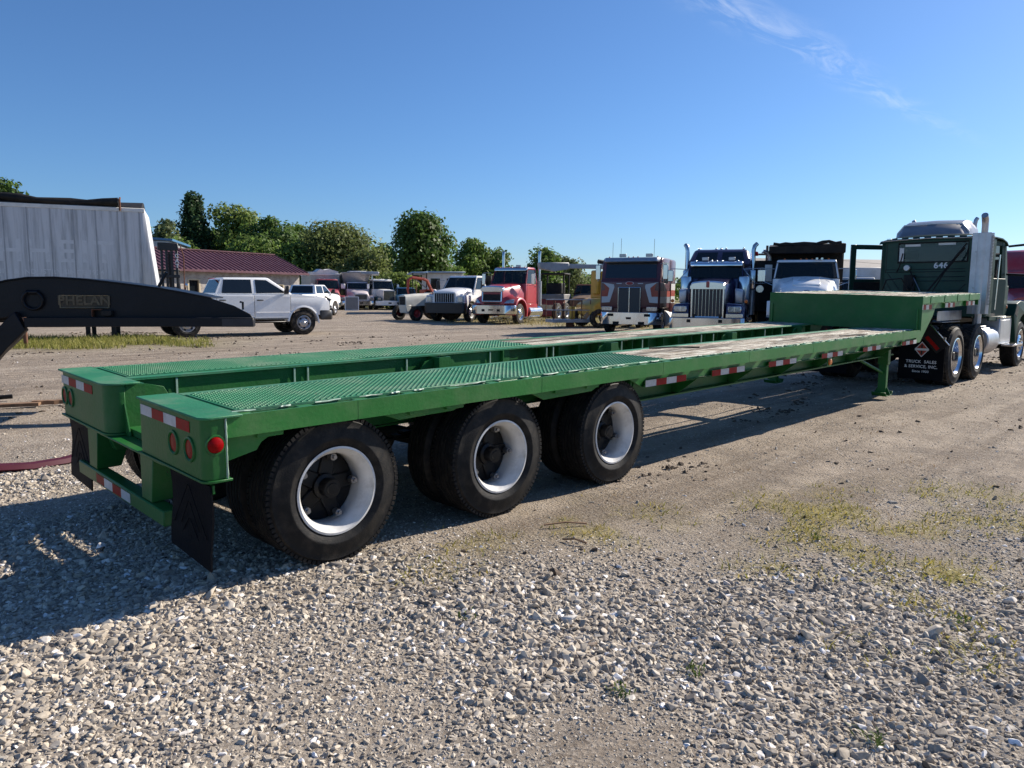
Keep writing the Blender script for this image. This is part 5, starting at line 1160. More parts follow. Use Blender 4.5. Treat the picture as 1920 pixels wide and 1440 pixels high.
for s in (-1, 1):
    MB().hexa([(-.22, s * .58, .76), (-.30, s * 1.15, .76), (-.62, s * 1.15, .76), (-.62, s * .58, .76)], [(-.30, s * .58, 1.24), (-.42, s * 1.10, 1.18), (-.62, s * 1.12, 1.22), (-.62, s * .58, 1.26)]).build('fender_nose', PUR, t, bevel=.07, seg=3)
    h = MB().box(-.25, -.20, s * .86 - .21, s * .86 + .21, .94, 1.14).build('headlamp_bezel', G['chrome'], t, bevel=.02)
    for q in (-.1, .1): MB().box(-.205, -.190, s * .86 + q - .085, s * .86 + q + .085, .965, 1.115).build('headlamp', G['lamp_clear'], h, bevel=.012)
    MB().box(-.235, -.215, s * .86 - .27, s * .86 + .27, .77, .90).build('fender_trim', G['chrome'], t, bevel=.01)
    ac = MB().cyl((-2.35, s * .98, 1.20), (-2.35, s * .98, 2.15), .21, 24).build('air_cleaner', G['chrome'], t, bevel=.05, seg=2)
    lb_ = MB().box(-2.14, -2.11, s * .98 - .06, s * .98 + .06, .95, 1.68).build('lamp_strip', G['alu'], t, bevel=.004)
    for i in range(6): MB().lathe([(0, .012), (.026, .008), (.03, 0)], (-2.109, s * .98, 1.03 + i * .115), 'x', 12).build('strip_lamp', G['black'], lb_)
    MB().loft([[(-1.05, s * .80, 1.22), (-1.05, s * 1.02, 1.24), (-1.05, s * 1.04, 1.62), (-1.05, s * .78, 1.70)], [(-1.25, s * .80, 1.20), (-1.35, s * 1.05, 1.22), (-1.35, s * 1.06, 1.70), (-1.25, s * .78, 1.74)]]).build('side_intake', G['alu_dull'], t, bevel=.03, seg=2)
    MB().lathe([(0, .03), (.05, .02), (.06, 0)], (-.62, s * 1.18, 1.30), 'x', 14).build('turn_lamp', G['lamp_amber'], t)
    stack(t, -3.75, s * 1.17, .8, 3.35, .075, (-.10, s * .10))
    MB().box(-3.73, -3.52, s * 1.17 - .12, s * 1.17 + .12, 1.7, 2.42).build('stack_guard', G['chrome'], t, bevel=.05, seg=2)
    mirror(t, -2.5, s * .95, 1.95, 2.4, s, G['chrome'], .62)
    MB().tube([(-2.45, s * .92, 2.42), (-2.35, s * 1.32, 1.96)], .014, 6).build('mirror_brace', G['chrome'], t)
cab(t, PUR, -3.70, -2.45, -2.72, .95, 2.10, 2.70, .96, .90, brow=G['alu'], rear=False)
MB().hexa([(-5.7, -1.2, .9), (-3.72, -1.18, .9), (-3.72, 1.18, .9), (-5.7, 1.2, .9)], [(-5.7, -1.2, 2.60), (-3.72, -1.18, 2.60), (-3.72, 1.18, 2.60), (-5.7, 1.2, 2.60)]).build('sleeper_body', MAU, t, bevel=.06, seg=2)
B4 = [(-5.7, -1.2, 2.56), (-3.40, -1.15, 2.56), (-3.40, 1.15, 2.56), (-5.7, 1.2, 2.56)]; T4 = [(-5.6, -.95, 3.18), (-3.95, -.95, 3.18), (-3.95, .95, 3.18), (-5.6, .95, 3.18)]
MB().hexa(B4, T4).build('sleeper_roof', MAU, t, bevel=.14, seg=3)
for u0, u1 in ((.10, .46), (.54, .90)): quadslab(MB(), *inset(B4[1], B4[2], T4[2], T4[1], (u0, u1), (.22, .80)), .012).build('roof_window', G['glass'], t, bevel=.004)
roof_lamps(t, -2.66, .72, 2.66, G['chrome'], r=.045); roof_lamps(t, -4.1, .8, 3.18, G['chrome'], r=.04)
for y in (-.42, .50): MB().box(-2.95, -2.85, y - .11, y + .11, 2.72, 2.84).build('work_lamp', G['alu_dull'], t, bevel=.01)
MB().lathe([(0, .16), (.07, .14), (.08, 0)], (-3.9, 1.25, 2.92), 'z', 16).build('beacon', G['lamp_red'], t, smooth=50)
chassis(t, -8.5, -.2); under(t, -.95); wheels(t, -.95, (-7.0, -8.3)); tank(t, -4.6, -3.0, .88, .58, .30)

# ------------------------------------------------------------------ white dump truck
a = R(20)
t = vdir('dump_truck', 'white dump truck with a black dump body and oval blue badge behind the trailer neck', 'truck', 9.30, 23.6, -math.sin(a), -math.cos(a), 'trucks parked in the yard row')
bumper(t, 1.20, .40, .80, G['chrome'], sweep=.25)
MB().loft([hood_ring(-.12, .78, .62, .85, 1.56, .05, .16), hood_ring(-.35, .88, .74, .85, 1.74, .06, .18), hood_ring(-1.0, .98, .84, .9, 1.93, .06, .2), hood_ring(-1.75, 1.08, .95, .95, 2.10, .05, .2)]).build('hood', WH, t, smooth=55)
MB().prism([(-.42, 1.86), (-1.6, 2.13), (-1.6, 2.10), (-.42, 1.82)], 'y', -.42, .42).build('hood_bulge', WH, t, bevel=.012)
fender_square(t, WH, -1.05, .50, .60, -1.75, -.25, 1.32, .60, 1.18, .85, .12)
grille(t, -.115, .55, 1.08, 1.52, 4, True, slope=.20, fw=.05, barw=.02)
o = MB().lathe([(0, .014), (.10, .012), (.115, 0)], (0, 0, 0), 'x', 24).build('badge', M('badge_blue', (.02, .06, .22), rough=.2, coat=.4), t, loc=(-.155, 0, 1.62), rot=(0, R(-14), 0)); o.scale = (1, 1.05, .48)
for s in (-1, 1):
    MB().box(-.22, -.16, s * .92 - .16, s * .92 + .16, .92, 1.12).build('headlamp', G['lamp_clear'], t, bevel=.03)
    mirror(t, -1.8, s * 1.0, 1.95, 2.40, s, G['chrome'], .46)
    MB().tube([(-1.75, s * 1.0, 1.82), (-1.7, s * 1.36, 1.98)], .014, 6).build('mirror_brace', G['chrome'], t)
    MB().cyl((-1.78, s * 1.46, 1.72), (-1.74, s * 1.46, 1.72), .13, 20).build('round_mirror', G['lamp_clear'], t, bevel=.01)
cab(t, WH, -3.15, -1.68, -2.10, .95, 2.08, 2.72, 1.05, .94)
roof_lamps(t, -2.18, .7, 2.72); MB().tube([(-2.1, .30, 2.74), (-1.85, .32, 2.74)], .04, 10).build('air_horn', G['chrome'], t, smooth=50); MB().tube([(-2.1, .46, 2.74), (-1.88, .48, 2.74)], .04, 10).build('air_horn', G['chrome'], t, smooth=50)
BLK = G['blackmat']
MB().box(-8.2, -3.55, -1.22, 1.22, 1.15, 1.25).build('dump_floor', BLK, t)
for s in (-1, 1): MB().box(-8.2, -3.55, s * 1.22 - .04, s * 1.22 + .04, 1.25, 3.05).build('dump_side', BLK, t, bevel=.01)
MB().box(-3.62, -3.54, -1.22, 1.22, 1.25, 3.30).build('dump_front', BLK, t, bevel=.01); MB().hexa([(-3.54, -1.24, 2.98), (-2.55, -1.24, 2.96), (-2.55, 1.24, 2.96), (-3.54, 1.24, 2.98)], [(-3.54, -1.24, 3.32), (-2.50, -1.24, 3.20), (-2.50, 1.24, 3.28), (-3.54, 1.24, 3.36)]).build('cab_shield', BLK, t, bevel=.02)
tr_ = [(-2.56, -1.1 + .2 * i, 3.26 + .05 * rnd.random() + (.06 if 7 < i < 10 else 0)) for i in range(12)]
MB().tube(tr_, [.05 + .03 * rnd.random() for _ in tr_], 8).build('rolled_tarp', BLK, t, smooth=60)
stack(t, -3.3, -1.22, 1.0, 3.1, .075, (.05, -.22), G['rust'] if False else G['alu_dull'], False)
chassis(t, -8.0, -.2); under(t, -1.05); wheels(t, -1.05, (-6.0, -7.3), FRONTW)
# ------------------------------------------------------------------ white crew-cab pickup
PW = make_wheel('pickup_wheel', .43, .235, .27, 'pickup', G['rubber_dusty'], G['alu_dull'], G['alu'], n=40)
def pickup(name, label, lat, dep, dl, dd, guard=True, grp='white pickups'):
    t = vdir(name, label, 'pickup', lat, dep, dl, dd, grp); P = G['white']; w = .99
    archf = [(-1.02 + .53 * math.cos(R(a)), .45 + .53 * math.sin(R(a))) for a in range(180, -1, -12)]; archr = [(-4.93 + .53 * math.cos(R(a)), .45 + .53 * math.sin(R(a))) for a in range(180, -1, -12)]
    body = [(-.12, .72), (-.04, .92), (-.06, 1.16), (-.20, 1.30), (-.55, 1.36), (-1.42, 1.43), (-1.5, 1.41), (-3.98, 1.385), (-6.08, 1.375), (-6.12, 1.2), (-6.10, .78), (-5.48, .66)] + archr + [(-4.38, .58), (-1.58, .56)] + archf + [(-.48, .70)]
    MB().prism(body, 'y', -w, w).build('body', P, t, bevel=.06, seg=3)
    MB().prism([(-.30, 1.30), (-1.42, 1.455), (-1.42, 1.40), (-.30, 1.27)], 'y', -.62, .62).build('hood_scoop', P, t, bevel=.012)
    B = [(-3.99, -.95, 1.37), (-1.36, -.95, 1.41), (-1.36, .95, 1.41), (-3.99, .95, 1.37)]; T = [(-3.72, -.80, 1.97), (-2.20, -.80, 1.99), (-2.20, .80, 1.99), (-3.72, .80, 1.97)]
    MB().hexa(B, T).build('cab_roof', P, t, bevel=.07, seg=3)
    MB().box(-6.02, -4.05, -.84, .84, 1.376, 1.384).build('bed_recess_shade', G['blackmat'], t)  # black sheet on the closed bed top, painted shade of an open recess
    quadslab(MB(), *inset(B[1], B[2], T[2], T[1], (.06, .94), (.08, .90))).build('windshield', G['glass'], t)
    quadslab(MB(), *inset(B[3], B[0], T[0], T[3], (.10, .90), (.14, .88))).build('rear_window', G['glass'], t)
    for s in (-1, 1):
        def S(x, z):   # point on the sloping side glass
            f = (z - 1.40) / .58; return Vector((x, s * (.953 - .15 * f), z))
        for nm, q in (('front_window', ((-2.66, 1.45), (-1.62, 1.47), (-2.28, 1.90), (-2.66, 1.91))), ('rear_door_window', ((-3.80, 1.45), (-2.80, 1.45), (-2.80, 1.91), (-3.70, 1.90)))):
            v = [S(*p) for p in q]; v = v if s < 0 else v[::-1]
            quadslab(MB(), *v, .008).build(nm, G['glass'], t)
        for x0, x1 in ((-2.72, -1.50), (-3.96, -2.76)):
            d = MB().box(x0, x1, s * (w + .001) - .004, s * (w + .001) + .004, .62, 1.36).build('door', P, t, bevel=.003)
            MB().box(x0 + .06, x0 + .28, s * (w + .016) - .014, s * (w + .016) + .014, 1.20, 1.235).build('door_handle', G['black'], d, bevel=.006)
            MB().tube([(x0 + .02, s * (w + .004), .80), (x1 - .02, s * (w + .004), .80)], .012, 5).build('door_crease', P, d)
        for cx in (-1.02, -4.93):
            rings = [[(cx + r * math.cos(R(a)), s * yy, .45 + r * math.sin(R(a))) for r, yy in ((.525, w - .01), (.525, w + .022), (.575, w + .012), (.585, w - .01))] for a in range(-4, 185, 12)]
            MB().loft(rings).build('wheel_arch', P, t, smooth=50)
            put(PW, t, (cx, s * (w + .01), .43), 0 if s < 0 else math.pi)
        MB().box(-3.9, -1.7, s * 1.02 - .07, s * 1.02 + .07, .45, .50).build('running_board', G['black'], t, bevel=.02)
        MB().hexa([(-1.72, s * .95, 1.42), (-1.62, s * 1.0, 1.42), (-1.62, s * 1.26, 1.44), (-1.72, s * 1.26, 1.44)], [(-1.72, s * 1.06, 1.70), (-1.62, s * 1.06, 1.70), (-1.62, s * 1.27, 1.72), (-1.72, s * 1.27, 1.72)]).build('tow_mirror', G['black'], t, bevel=.03, seg=2)
        MB().box(-.32, -.02, s * .80 - .15, s * .80 + .15, .98, 1.22).build('headlamp', G['lamp_clear'], t, bevel=.03)
        MB().box(-6.135, -6.05, s * .90 - .07, s * .90 + .07, .95, 1.34).build('tail_lamp', G['lamp_red'], t, bevel=.01)
    for s in (-1, 1):
        for x in (-1.485, -2.74, -3.975): MB().box(x - .006, x + .006, s * w - .003, s * w + .0035, .62, 1.37).build('panel_gap', G['blackmat'], t)
        MB().box(-1.5, -.62, s * (w + .0005) - .003, s * (w + .0005) + .003, 1.325, 1.333).build('panel_gap', G['blackmat'], t); MB().box(-3.96, -1.5, s * (w + .002) - .004, s * (w + .002) + .004, .575, .600).build('sill_trim', G['blackmat'], t)
    MB().box(-.9, -.35, -.7, .7, .5, .72).build('front_skid', G['blackmat'], t); MB().box(-5.6, -1.5, -.55, .55, .42, .58).build('underbody', G['frame'], t)
    for x in (-1.02, -4.93): MB().cyl((x, -.85, .43), (x, .85, .43), .08, 10).build('axle', G['frame'], t)
    MB().box(-.05, .0, -.62, .62, .90, 1.22).build('grille', G['blackmat'], t, bevel=.02)
    b = MB().prism([(.16, -.75), (.16, .75), (.0, 1.02), (-.42, 1.04), (-.42, .95), (-.1, .9), (-.1, -.9), (-.42, -.95), (-.42, -1.04), (.0, -1.02)], 'z', .52, .86).build('front_bumper', G['black'] if guard else G['chrome'], t, bevel=.03)
    MB().box(-6.32, -6.12, -.95, .95, .60, .80).build('rear_bumper', G['black'], t, bevel=.03)
    if guard:
        for s in (-1, 1): MB().tube([(.14, s * .42, .80), (.20, s * .42, 1.25), (.02, s * .46, 1.34)], .035, 8).build('grille_guard', G['black'], t, smooth=60)
        for z in (1.0, 1.24): MB().tube([(-.02, -.95, z - .02), (.17, -.6, z), (.19, 0, z), (.17, .6, z), (-.02, .95, z - .02)], .026, 8).build('guard_bar', G['black'], t, smooth=60)
        MB().lathe([(0, .02), (.10, .015), (.12, 0)], (-3.86, 0, 1.93), 'z', 12).build('brake_lamp', G['lamp_red'], t)
    else:
        MB().box(-6.145, -6.12, -.80, .80, .82, 1.37).build('tailgate', P, t, bevel=.01)
    return t
f = Vector((.80, .60)).normalized()
pickup('pickup_truck', 'white crew-cab pickup with a black bumper guard, side on beside the black gooseneck', -7.18, 27.75, f.x, f.y)
pickup('pickup_truck', 'white pickup seen from behind, beyond the nose of the nearer pickup', -12.6, 50.5, .15, .99, False)

# ------------------------------------------------------------------ far row of three old trucks
def far_truck(name, label, lat, dep, al, paint, hoodz, fm, nose, bedfn, roofz=2.7, wmat=None, bump=None):
    a = R(al); t = vdir(name, label, 'truck', lat, dep, -math.sin(a), -math.cos(a), 'old trucks before the trees')
    bumper(t, 1.20, .40, .80, bump or G['chrome'], sweep=.2, holes=((0, .60, .14, .06),))
    if nose == 'long':
        MB().loft([hood_ring(-.22, .56, .52, .75, 1.72, .02, .05), hood_ring(-1.2, .60, .56, .85, 1.78, .02, .06), hood_ring(-2.1, .70, .66, .95, 1.85, .02, .06)]).build('hood', paint, t, smooth=45)
        grille(t, -.19, .52, .80, 1.68, 9, fm=G['chrome'], fw=.05)
        fender_round(t, M('dark_green_fender', (.015, .05, .035), rough=.4), -.95, .50, .60, .58, 1.14, 5, 180, .08)
    else:
        MB().loft([hood_ring(-.14, .70, .60, .80, hoodz - .22, .04, .12), hood_ring(-.4, .78, .66, .80, hoodz - .08, .05), hood_ring(-1.2, .88, .76, .85, hoodz, .05), hood_ring(-1.9, .96, .88, .9, hoodz + .08, .05)]).build('hood', paint, t, smooth=55)
        grille(t, -.12, .52, .90, hoodz - .28, 9, fm=fm, fw=.04)
        fender_square(t, paint, -1.05, .50, .60, -1.85, -.2, 1.25, .55, 1.14, .85, .10)
    for s in (-1, 1):
        MB().box(-.20, -.13, s * .92 - .15, s * .92 + .15, .88, 1.10).build('headlamp', G['lamp_clear'], t, bevel=.02)
        mirror(t, -1.95, s * .98, 1.85, 2.3, s, G['white'])
    cab(t, paint, -3.2, -1.85, -2.3, .95, 1.85, roofz, 1.0, .88, None, brow=None if nose != 'long' else paint)
    roof_lamps(t, -2.4, .7, roofz, G['lamp_clear']); chassis(t, -8, -.2); under(t, -1.0); wheels(t, -1.05, (-5.9, -7.2), FRONTW)
    bedfn(t); return t
def bed_red(t):
    m = M('grey_box_paint', (.42, .42, .40), rough=.6, var=.12, dirt=lin((130, 125, 115)), dirt_amt=.4)
    MB().box(-9.0, -3.4, -1.3, 1.3, 1.1, 3.05).build('grain_box', m, t, bevel=.03); MB().box(-9.05, -3.35, -1.34, 1.34, 3.05, 3.22).build('box_rail', G['white_old'], t, bevel=.01)
    p = [(-3.4, -1.2 + .4 * i, 3.24 + (.26 if 1 < i < 6 else .05) + .12 * rnd.random()) for i in range(7)]
    MB().loft([[(x, y, z) for (x0, y, z) in p for x in (x0,)] + [(x0, y, 3.22) for (x0, y, z) in p[::-1]], [(-5.5, y, z + .05) for (x0, y, z) in p] + [(-5.5, y, 3.22) for (x0, y, z) in p[::-1]]]).build('canvas_tarp', G['white_old'], t, smooth=40)
def bed_hop(t):
    m = M('bare_galvanised_steel', (.36, .37, .38), rough=.42, metal=.6, var=.2, scale=1.5, dirt=lin((120, 118, 112)), dirt_amt=.4)
    MB().hexa([(-8.5, -.9, 1.15), (-3.5, -.9, 1.15), (-3.5, .9, 1.15), (-8.5, .9, 1.15)], [(-8.8, -1.3, 3.1), (-2.8, -1.3, 3.35), (-2.8, 1.3, 3.35), (-8.8, 1.3, 3.1)]).build('hopper_body', m, t, bevel=.04)
    MB().cyl((-2.6, .4, 3.25), (-2.5, 2.0, 3.25), .18, 16).build('discharge_auger', m, t, bevel=.02); MB().box(-4.5, -2.8, -.6, .9, 3.37, 3.47).build('hopper_lid', G['white'], t, bevel=.02)
def bed_none(t):
    stack(t, -3.4, -.6, 1.0, 3.45, .08, (-.03, 0)); MB().box(-3.9, -3.4, -1.1, 1.1, 1.0, 2.3).build('headboard', G['frame'], t)
far_truck('grain_truck', 'faded red grain truck with a grey box bed, leftmost of the three old trucks', -15.6, 64.5, -24, M('sun_faded_red', (.33, .05, .065), rough=.45, var=.2, scale=1.2, dirt=lin((210, 150, 150)), dirt_amt=.5), 1.70, G['chrome'], 'sq', bed_red)
far_truck('hopper_truck', 'white truck with a bare steel hopper body, between two other old trucks', -13.3, 65.5, -20, M('pinkish_white_paint', (.60, .52, .52), rough=.45, var=.12), 1.62, G['alu_dull'], 'sq', bed_hop, 2.45)
far_truck('long_nose_truck', 'white long-nose truck with a tall flat chrome grille, rightmost of the three old trucks', -10.9, 66.2, -27, G['white_old'], 1.8, G['chrome'], 'long', bed_none, 2.75, bump=G['white'])
pn = vdir('mesh_panel', 'square mesh panel in a white frame leaning on the white hopper truck', 'panel', -13.65, 63.2, .2, -1)
MB().box(-.01, .01, -.55, .55, .05, 1.15).build('mesh', M('wire_mesh', (.20, .20, .20), rough=.7, var=.4, scale=50), pn)
for q in ((-.58, -.52, 0, 1.2), (.52, .58, 0, 1.2)): MB().box(-.02, .02, q[0], q[1], q[2], q[3]).build('frame_bar', G['white'], pn)
for q in ((0, .05), (1.15, 1.2)): MB().box(-.02, .02, -.52, .52, q[0], q[1]).build('frame_bar', G['white'], pn)
pn.rotation_euler[1] = R(-14)

BLU = M('old_blue_truck_paint', (.045, .085, .135), rough=.4, var=.15, dirt=lin((120, 125, 130)), dirt_amt=.25)
t = vdir('blue_truck', 'old dark blue truck cab behind the white long-nose truck', 'truck', -10.9, 74.0, .35, -.9)
cab(t, BLU, -3.0, -1.2, -1.7, .9, 1.9, 3.2, 1.1, .95); MB().loft([hood_ring(0, .6, .55, .8, 1.6), hood_ring(-1.2, .9, .85, .9, 1.9)]).build('hood', BLU, t, smooth=50); wheels(t, -.9, (-5,)); chassis(t, -6, -.1)
t = vdir('blue_pickup', 'small blue pickup cab between the old trucks and the orange crane', 'pickup', -9.2, 66.0, .3, -.95)
cab(t, M('light_blue_paint', (.06, .17, .30), rough=.4, var=.1), -2.6, -1.2, -1.6, .6, 1.35, 2.0, .9, .75); MB().loft([hood_ring(0, .75, .7, .6, 1.1), hood_ring(-1.2, .88, .84, .6, 1.35)]).build('hood', MATS['light_blue_paint'], t, smooth=50)
for s in (-1, 1):
    for x in (-.7, -3.4): MB().lathe(tyre_profile(.36, .2, .22), n=28).build('tyre', G['rubber_dusty'], t, smooth=32, loc=(x, s * .9, .36), rot=(0, 0, 0 if s < 0 else math.pi))
MB().box(-4.6, -2.6, -.88, .88, .6, 1.2).build('bed', MATS['light_blue_paint'], t, bevel=.04)

# ------------------------------------------------------------------ farm tractor with knuckle boom
a = R(48)
CRM = M('cream_tractor_paint', (.66, .64, .56), rough=.45, var=.08, dirt=lin((130, 115, 90)), dirt_amt=.25); RIMR = M('red_tractor_rim', (.34, .03, .03), rough=.45, var=.15)
t = vdir('farm_tractor', 'white farm tractor with red front wheel rims beside the white medium truck', 'tractor', -6.05, 40.6, -math.sin(a), -math.cos(a))
MB().loft([hood_ring(-.05, .34, .30, .78, 1.36, .03, .1), hood_ring(-.9, .36, .33, .80, 1.44, .03, .1), hood_ring(-1.9, .38, .36, .85, 1.46, .03, .1)]).build('hood', CRM, t, smooth=50)
grille(t, -.035, .26, .82, 1.28, 5, True, fm=G['black'], fw=.03)
MB().prism([(.0, .86), (-.42, .86), (-.30, .46), (-.12, .40)], 'y', -.36, .36).build('nose_weight', CRM, t, bevel=.03)
MB().box(-2.6, -.2, -.22, .22, .50, .80).build('engine_block', G['frame'], t); MB().box(-.42, -.30, -.80, .80, .42, .54).build('front_axle', G['frame'], t)
for s in (-1, 1):
    ty = MB().lathe(tyre_profile(.40, .21, .22), n=36).build('tyre', G['rubber_dusty'], t, smooth=32, loc=(-.36, s * .95, .40), rot=(0, 0, 0 if s < 0 else math.pi))
    MB().lathe([(.215, .01), (.20, .03), (.12, .06), (.11, .02), (.05, -.01), (0, -.01)], n=24).build('rim', RIMR, ty, smooth=35)
    ty = MB().lathe(tyre_profile(.74, .36, .40), n=40).build('tyre', G['rubber_dusty'], t, smooth=32, loc=(-2.75, s * 1.02, .74), rot=(0, 0, 0 if s < 0 else math.pi))
    MB().lathe([(.365, .02), (.34, .06), (.18, .14), (.08, .10), (0, .10)], n=28).build('rim', RIMR, ty, smooth=35)
    MB().box(-3.3, -2.2, s * .80 - .20, s * .80 + .20, 1.50, 1.54).build('rear_fender', CRM, t, bevel=.01)
MB().tube([(-.9, .1, 1.45), (-.9, .1, 2.0)], .035, 8).build('exhaust', G['rust'], t); MB().box(-2.8, -2.4, -.25, .25, 1.25, 1.7).build('seat', G['black'], t, bevel=.05)
MB().lathe([(.19, -.012), (.20, 0), (.19, .012)], (0, 0, 0), 'x', 20, True).build('steering_wheel', G['black'], t, loc=(-2.0, 0, 1.7), rot=(0, R(40), 0))
ORR = M('orange_red_crane_paint', (.40, .055, .025), rough=.45, var=.15, dirt=lin((120, 80, 60)), dirt_amt=.3)
t = vdir('knuckle_boom_crane', 'orange-red knuckle boom crane folded over behind the white farm tractor', 'crane', -6.0, 52.0, .55, -.83)
MB().box(-1.1, .3, -1.0, 1.0, .55, 1.15).build('base', G['frame'], t, bevel=.03); MB().box(-1.0, .1, -.2, .9, 1.15, 2.15).build('cab', ORR, t, bevel=.05)
MB().box(.101, .11, -.1, .8, 1.4, 2.05).build('cab_window', G['glass'], t)
for p, r in (([(.3, .75, 1.2), (.45, -.2, 2.9), (.45, -.5, 3.0)], .13), ([(.45, -.5, 3.0), (.45, -1.6, 3.12)], .12), ([(.45, -1.6, 3.12), (.5, -1.95, 2.9), (.5, -2.0, 2.1)], .11), ([(.5, -2.0, 2.1), (.5, -1.85, 1.35)], .08)):
    MB().tube(p, r, 6).build('boom_section', ORR, t, smooth=40)
MB().cyl((.35, -.1, 2.2), (.40, -1.2, 2.95), .05, 10).build('hydraulic_ram', G['steel'], t); MB().tube([(.5, -1.8, 3.0), (.42, -1.7, 1.3)], .02, 6).build('hydraulic_hose', G['blackmat'], t)
for s in (-1, 1): MB().box(-1.4, .6, s * .85 - .2, s * .85 + .2, 0, .55).build('track', G['rubber_dusty'], t, bevel=.18, seg=3)
t.scale = (.82, .82, .82)
t = vdir('camper_trailer', 'pale camper and awning behind the farm tractor', 'trailer', -4.6, 56.0, .2, -.98)
MB().box(-5, 0, -1.8, .9, 1.0, 3.0).build('body', G['white_old'], t, bevel=.08, seg=2); MB().box(-5, 0.4, -1.9, 1.0, 3.0, 3.12).build('roof', M('blue_grey_roof', (.28, .36, .45), rough=.5, var=.2), t, bevel=.03)
for y in (-1.2, .0): MB().box(.001, .01, y - .35, y + .35, 1.8, 2.6).build('window', G['glass'], t)
MB().box(-5, 1.2, -3.0, -1.85, 2.95, 3.05).build('awning', M('blue_awning', (.30, .42, .55), rough=.6, var=.15), t, bevel=.02)
for y in (-2.95, -1.95): MB().cyl((1.1, y, 0), (1.1, y, 2.95), .04, 8).build('awning_post', G['frame'], t)
for x in (-4, -1): MB().cyl((x, -1.7, .35), (x, .85, .35), .35, 20).build('wheel', G['rubber_dusty'], t)

# ------------------------------------------------------------------ yellow boom lift with work basket
YEL = M('yellow_machine_paint', (.58, .36, .05), rough=.45, var=.12, dirt=lin((120, 95, 60)), dirt_amt=.35); GRB = M('grey_boom_paint', (.36, .37, .39), rough=.5, var=.15, dirt=lin((110, 105, 98)), dirt_amt=.4)
t = vdir('boom_lift', 'yellow boom lift with a grey jib and railed work basket beside the maroon cab-over', 'lift', 3.55, 34.4, -.95, -.32)
MB().prism([(-.6, .55), (-2.4, .55), (-2.5, 1.05), (-1.9, 1.30), (-1.0, 1.30), (-.55, 1.0)], 'y', -1.0, 1.0).build('chassis', YEL, t, bevel=.05)
for x in (-.85, -2.2):
    for s in (-1, 1): MB().lathe(tyre_profile(.42, .22, .26), n=32).build('tyre', G['rubber_dusty'], t, smooth=32, loc=(x, s * 1.08, .42), rot=(0, 0, 0 if s < 0 else math.pi))
MB().hexa([(-2.3, -.7, 1.31), (-1.15, -.7, 1.31), (-1.15, .7, 1.31), (-2.3, .7, 1.31)], [(-2.3, -.6, 2.55), (-1.2, -.6, 2.55), (-1.2, .6, 2.55), (-2.3, .6, 2.55)]).build('turret', YEL, t, bevel=.04)
for z in (1.5, 1.95, 2.25): MB().box(-1.9, -1.4, -.74, -.66, z, z + .10).build('turret_slot', G['blackmat'], t)
MB().box(-1.19, -1.0, -.35, .35, 1.5, 2.6).build('cowl', YEL, t, bevel=.05)
MB().tube([(-1.9, 0, 2.6), (-1.6, 0, 2.95), (-1.2, 0, 3.0)], .10, 8).build('knuckle', G['frame'], t, smooth=50)
MB().box(-1.5, 1.1, -.11, .11, 2.66, 2.86).build('jib_boom', GRB, t, bevel=.02)
MB().prism([(1.1, 2.62), (1.8, 2.50), (2.5, 2.62), (2.55, 2.90), (1.1, 2.92)], 'y', -.16, .16).build('boom_head', GRB, t, bevel=.03)
MB().tube([(-1.0, .3, 1.2), (.2, .3, .55), (.35, .3, .35)], .13, 6).build('lower_arm', M('peeling_orange_paint', (.44, .24, .12), rough=.6, var=.3), t, smooth=40); MB().hexa([(.05, .2, .35), (.35, .2, .32), (.35, .45, .32), (.05, .45, .35)], [(-.45, .2, .95), (-.2, .2, .98), (-.2, .45, .98), (-.45, .45, .95)]).build('arm_plate', G['white_old'], t, bevel=.01)
fl = MB().box(.15, 2.0, -.45, .55, .22, .36).build('basket_floor', GRB, t, bevel=.01)
MB().box(.10, .30, -.50, -.452, .20, .38).build('floor_end', G['white_old'], t)
for z in (.78, 1.25):
    MB().tube([(.18, -.42, z), (1.98, -.42, z), (1.98, .52, z), (.18, .52, z), (.18, -.42, z)], .022, 6).build('basket_rail', G['steel'] if False else GRB, t)
for x in (.18, .62, 1.08, 1.53, 1.98):
    for y in (-.42, .52): MB().cyl((x, y, .36), (x, y, 1.25), .018, 6).build('basket_post', G['rust'], t)
for o_ in t.children:
    if o_.name.split('.')[0] in ('chassis', 'tyre', 'turret', 'turret_slot', 'cowl', 'knuckle'): o_.location.x += .80
MB().box(.75, .95, -.1, .1, .36, .95).build('control_box', YEL, t, bevel=.02); MB().box(.9, 1.2, .1, .35, 0.0, .22).build('basket_foot', G['rust'], t)
t = vdir('orange_pickup', 'old orange-roofed pickup behind the boom lift basket', 'pickup', 4.35, 47.0, -.35, -.94)
OO = M('dull_orange_paint', (.30, .10, .045), rough=.5, var=.2); cab(t, OO, -2.8, -1.4, -1.8, .7, 1.5, 2.15, .95, .82)
MB().loft([hood_ring(0, .8, .75, .7, 1.2), hood_ring(-1.4, .92, .88, .7, 1.5)]).build('hood', M('brown_primer', (.16, .10, .06), rough=.7, var=.3), t, smooth=50)
for s in (-1, 1):
    for x in (-.7, -3.5): MB().lathe(tyre_profile(.40, .22, .24), n=28).build('tyre', G['rubber_dusty'], t, smooth=32, loc=(x, s * .95, .40), rot=(0, 0, 0 if s < 0 else math.pi))
t = vdir('skid_loader', 'small black-caged loader standing behind the red semi truck', 'loader', 2.35, 46.5, -.3, -.95)
MB().box(-2.4, -.4, -.8, .8, .5, 1.5).build('body', M('grey_loader_paint', (.20, .19, .18), rough=.6, var=.2), t, bevel=.05)
for x in (-.45, -1.9):
    for y in (-.72, .72): MB().cyl((x, y, 1.5), (x - .1, y, 2.75), .05, 6).build('cage_post', G['blackmat'], t)
MB().box(-2.1, -.4, -.80, .80, 2.72, 2.82).build('cage_roof', G['blackmat'], t, bevel=.03)
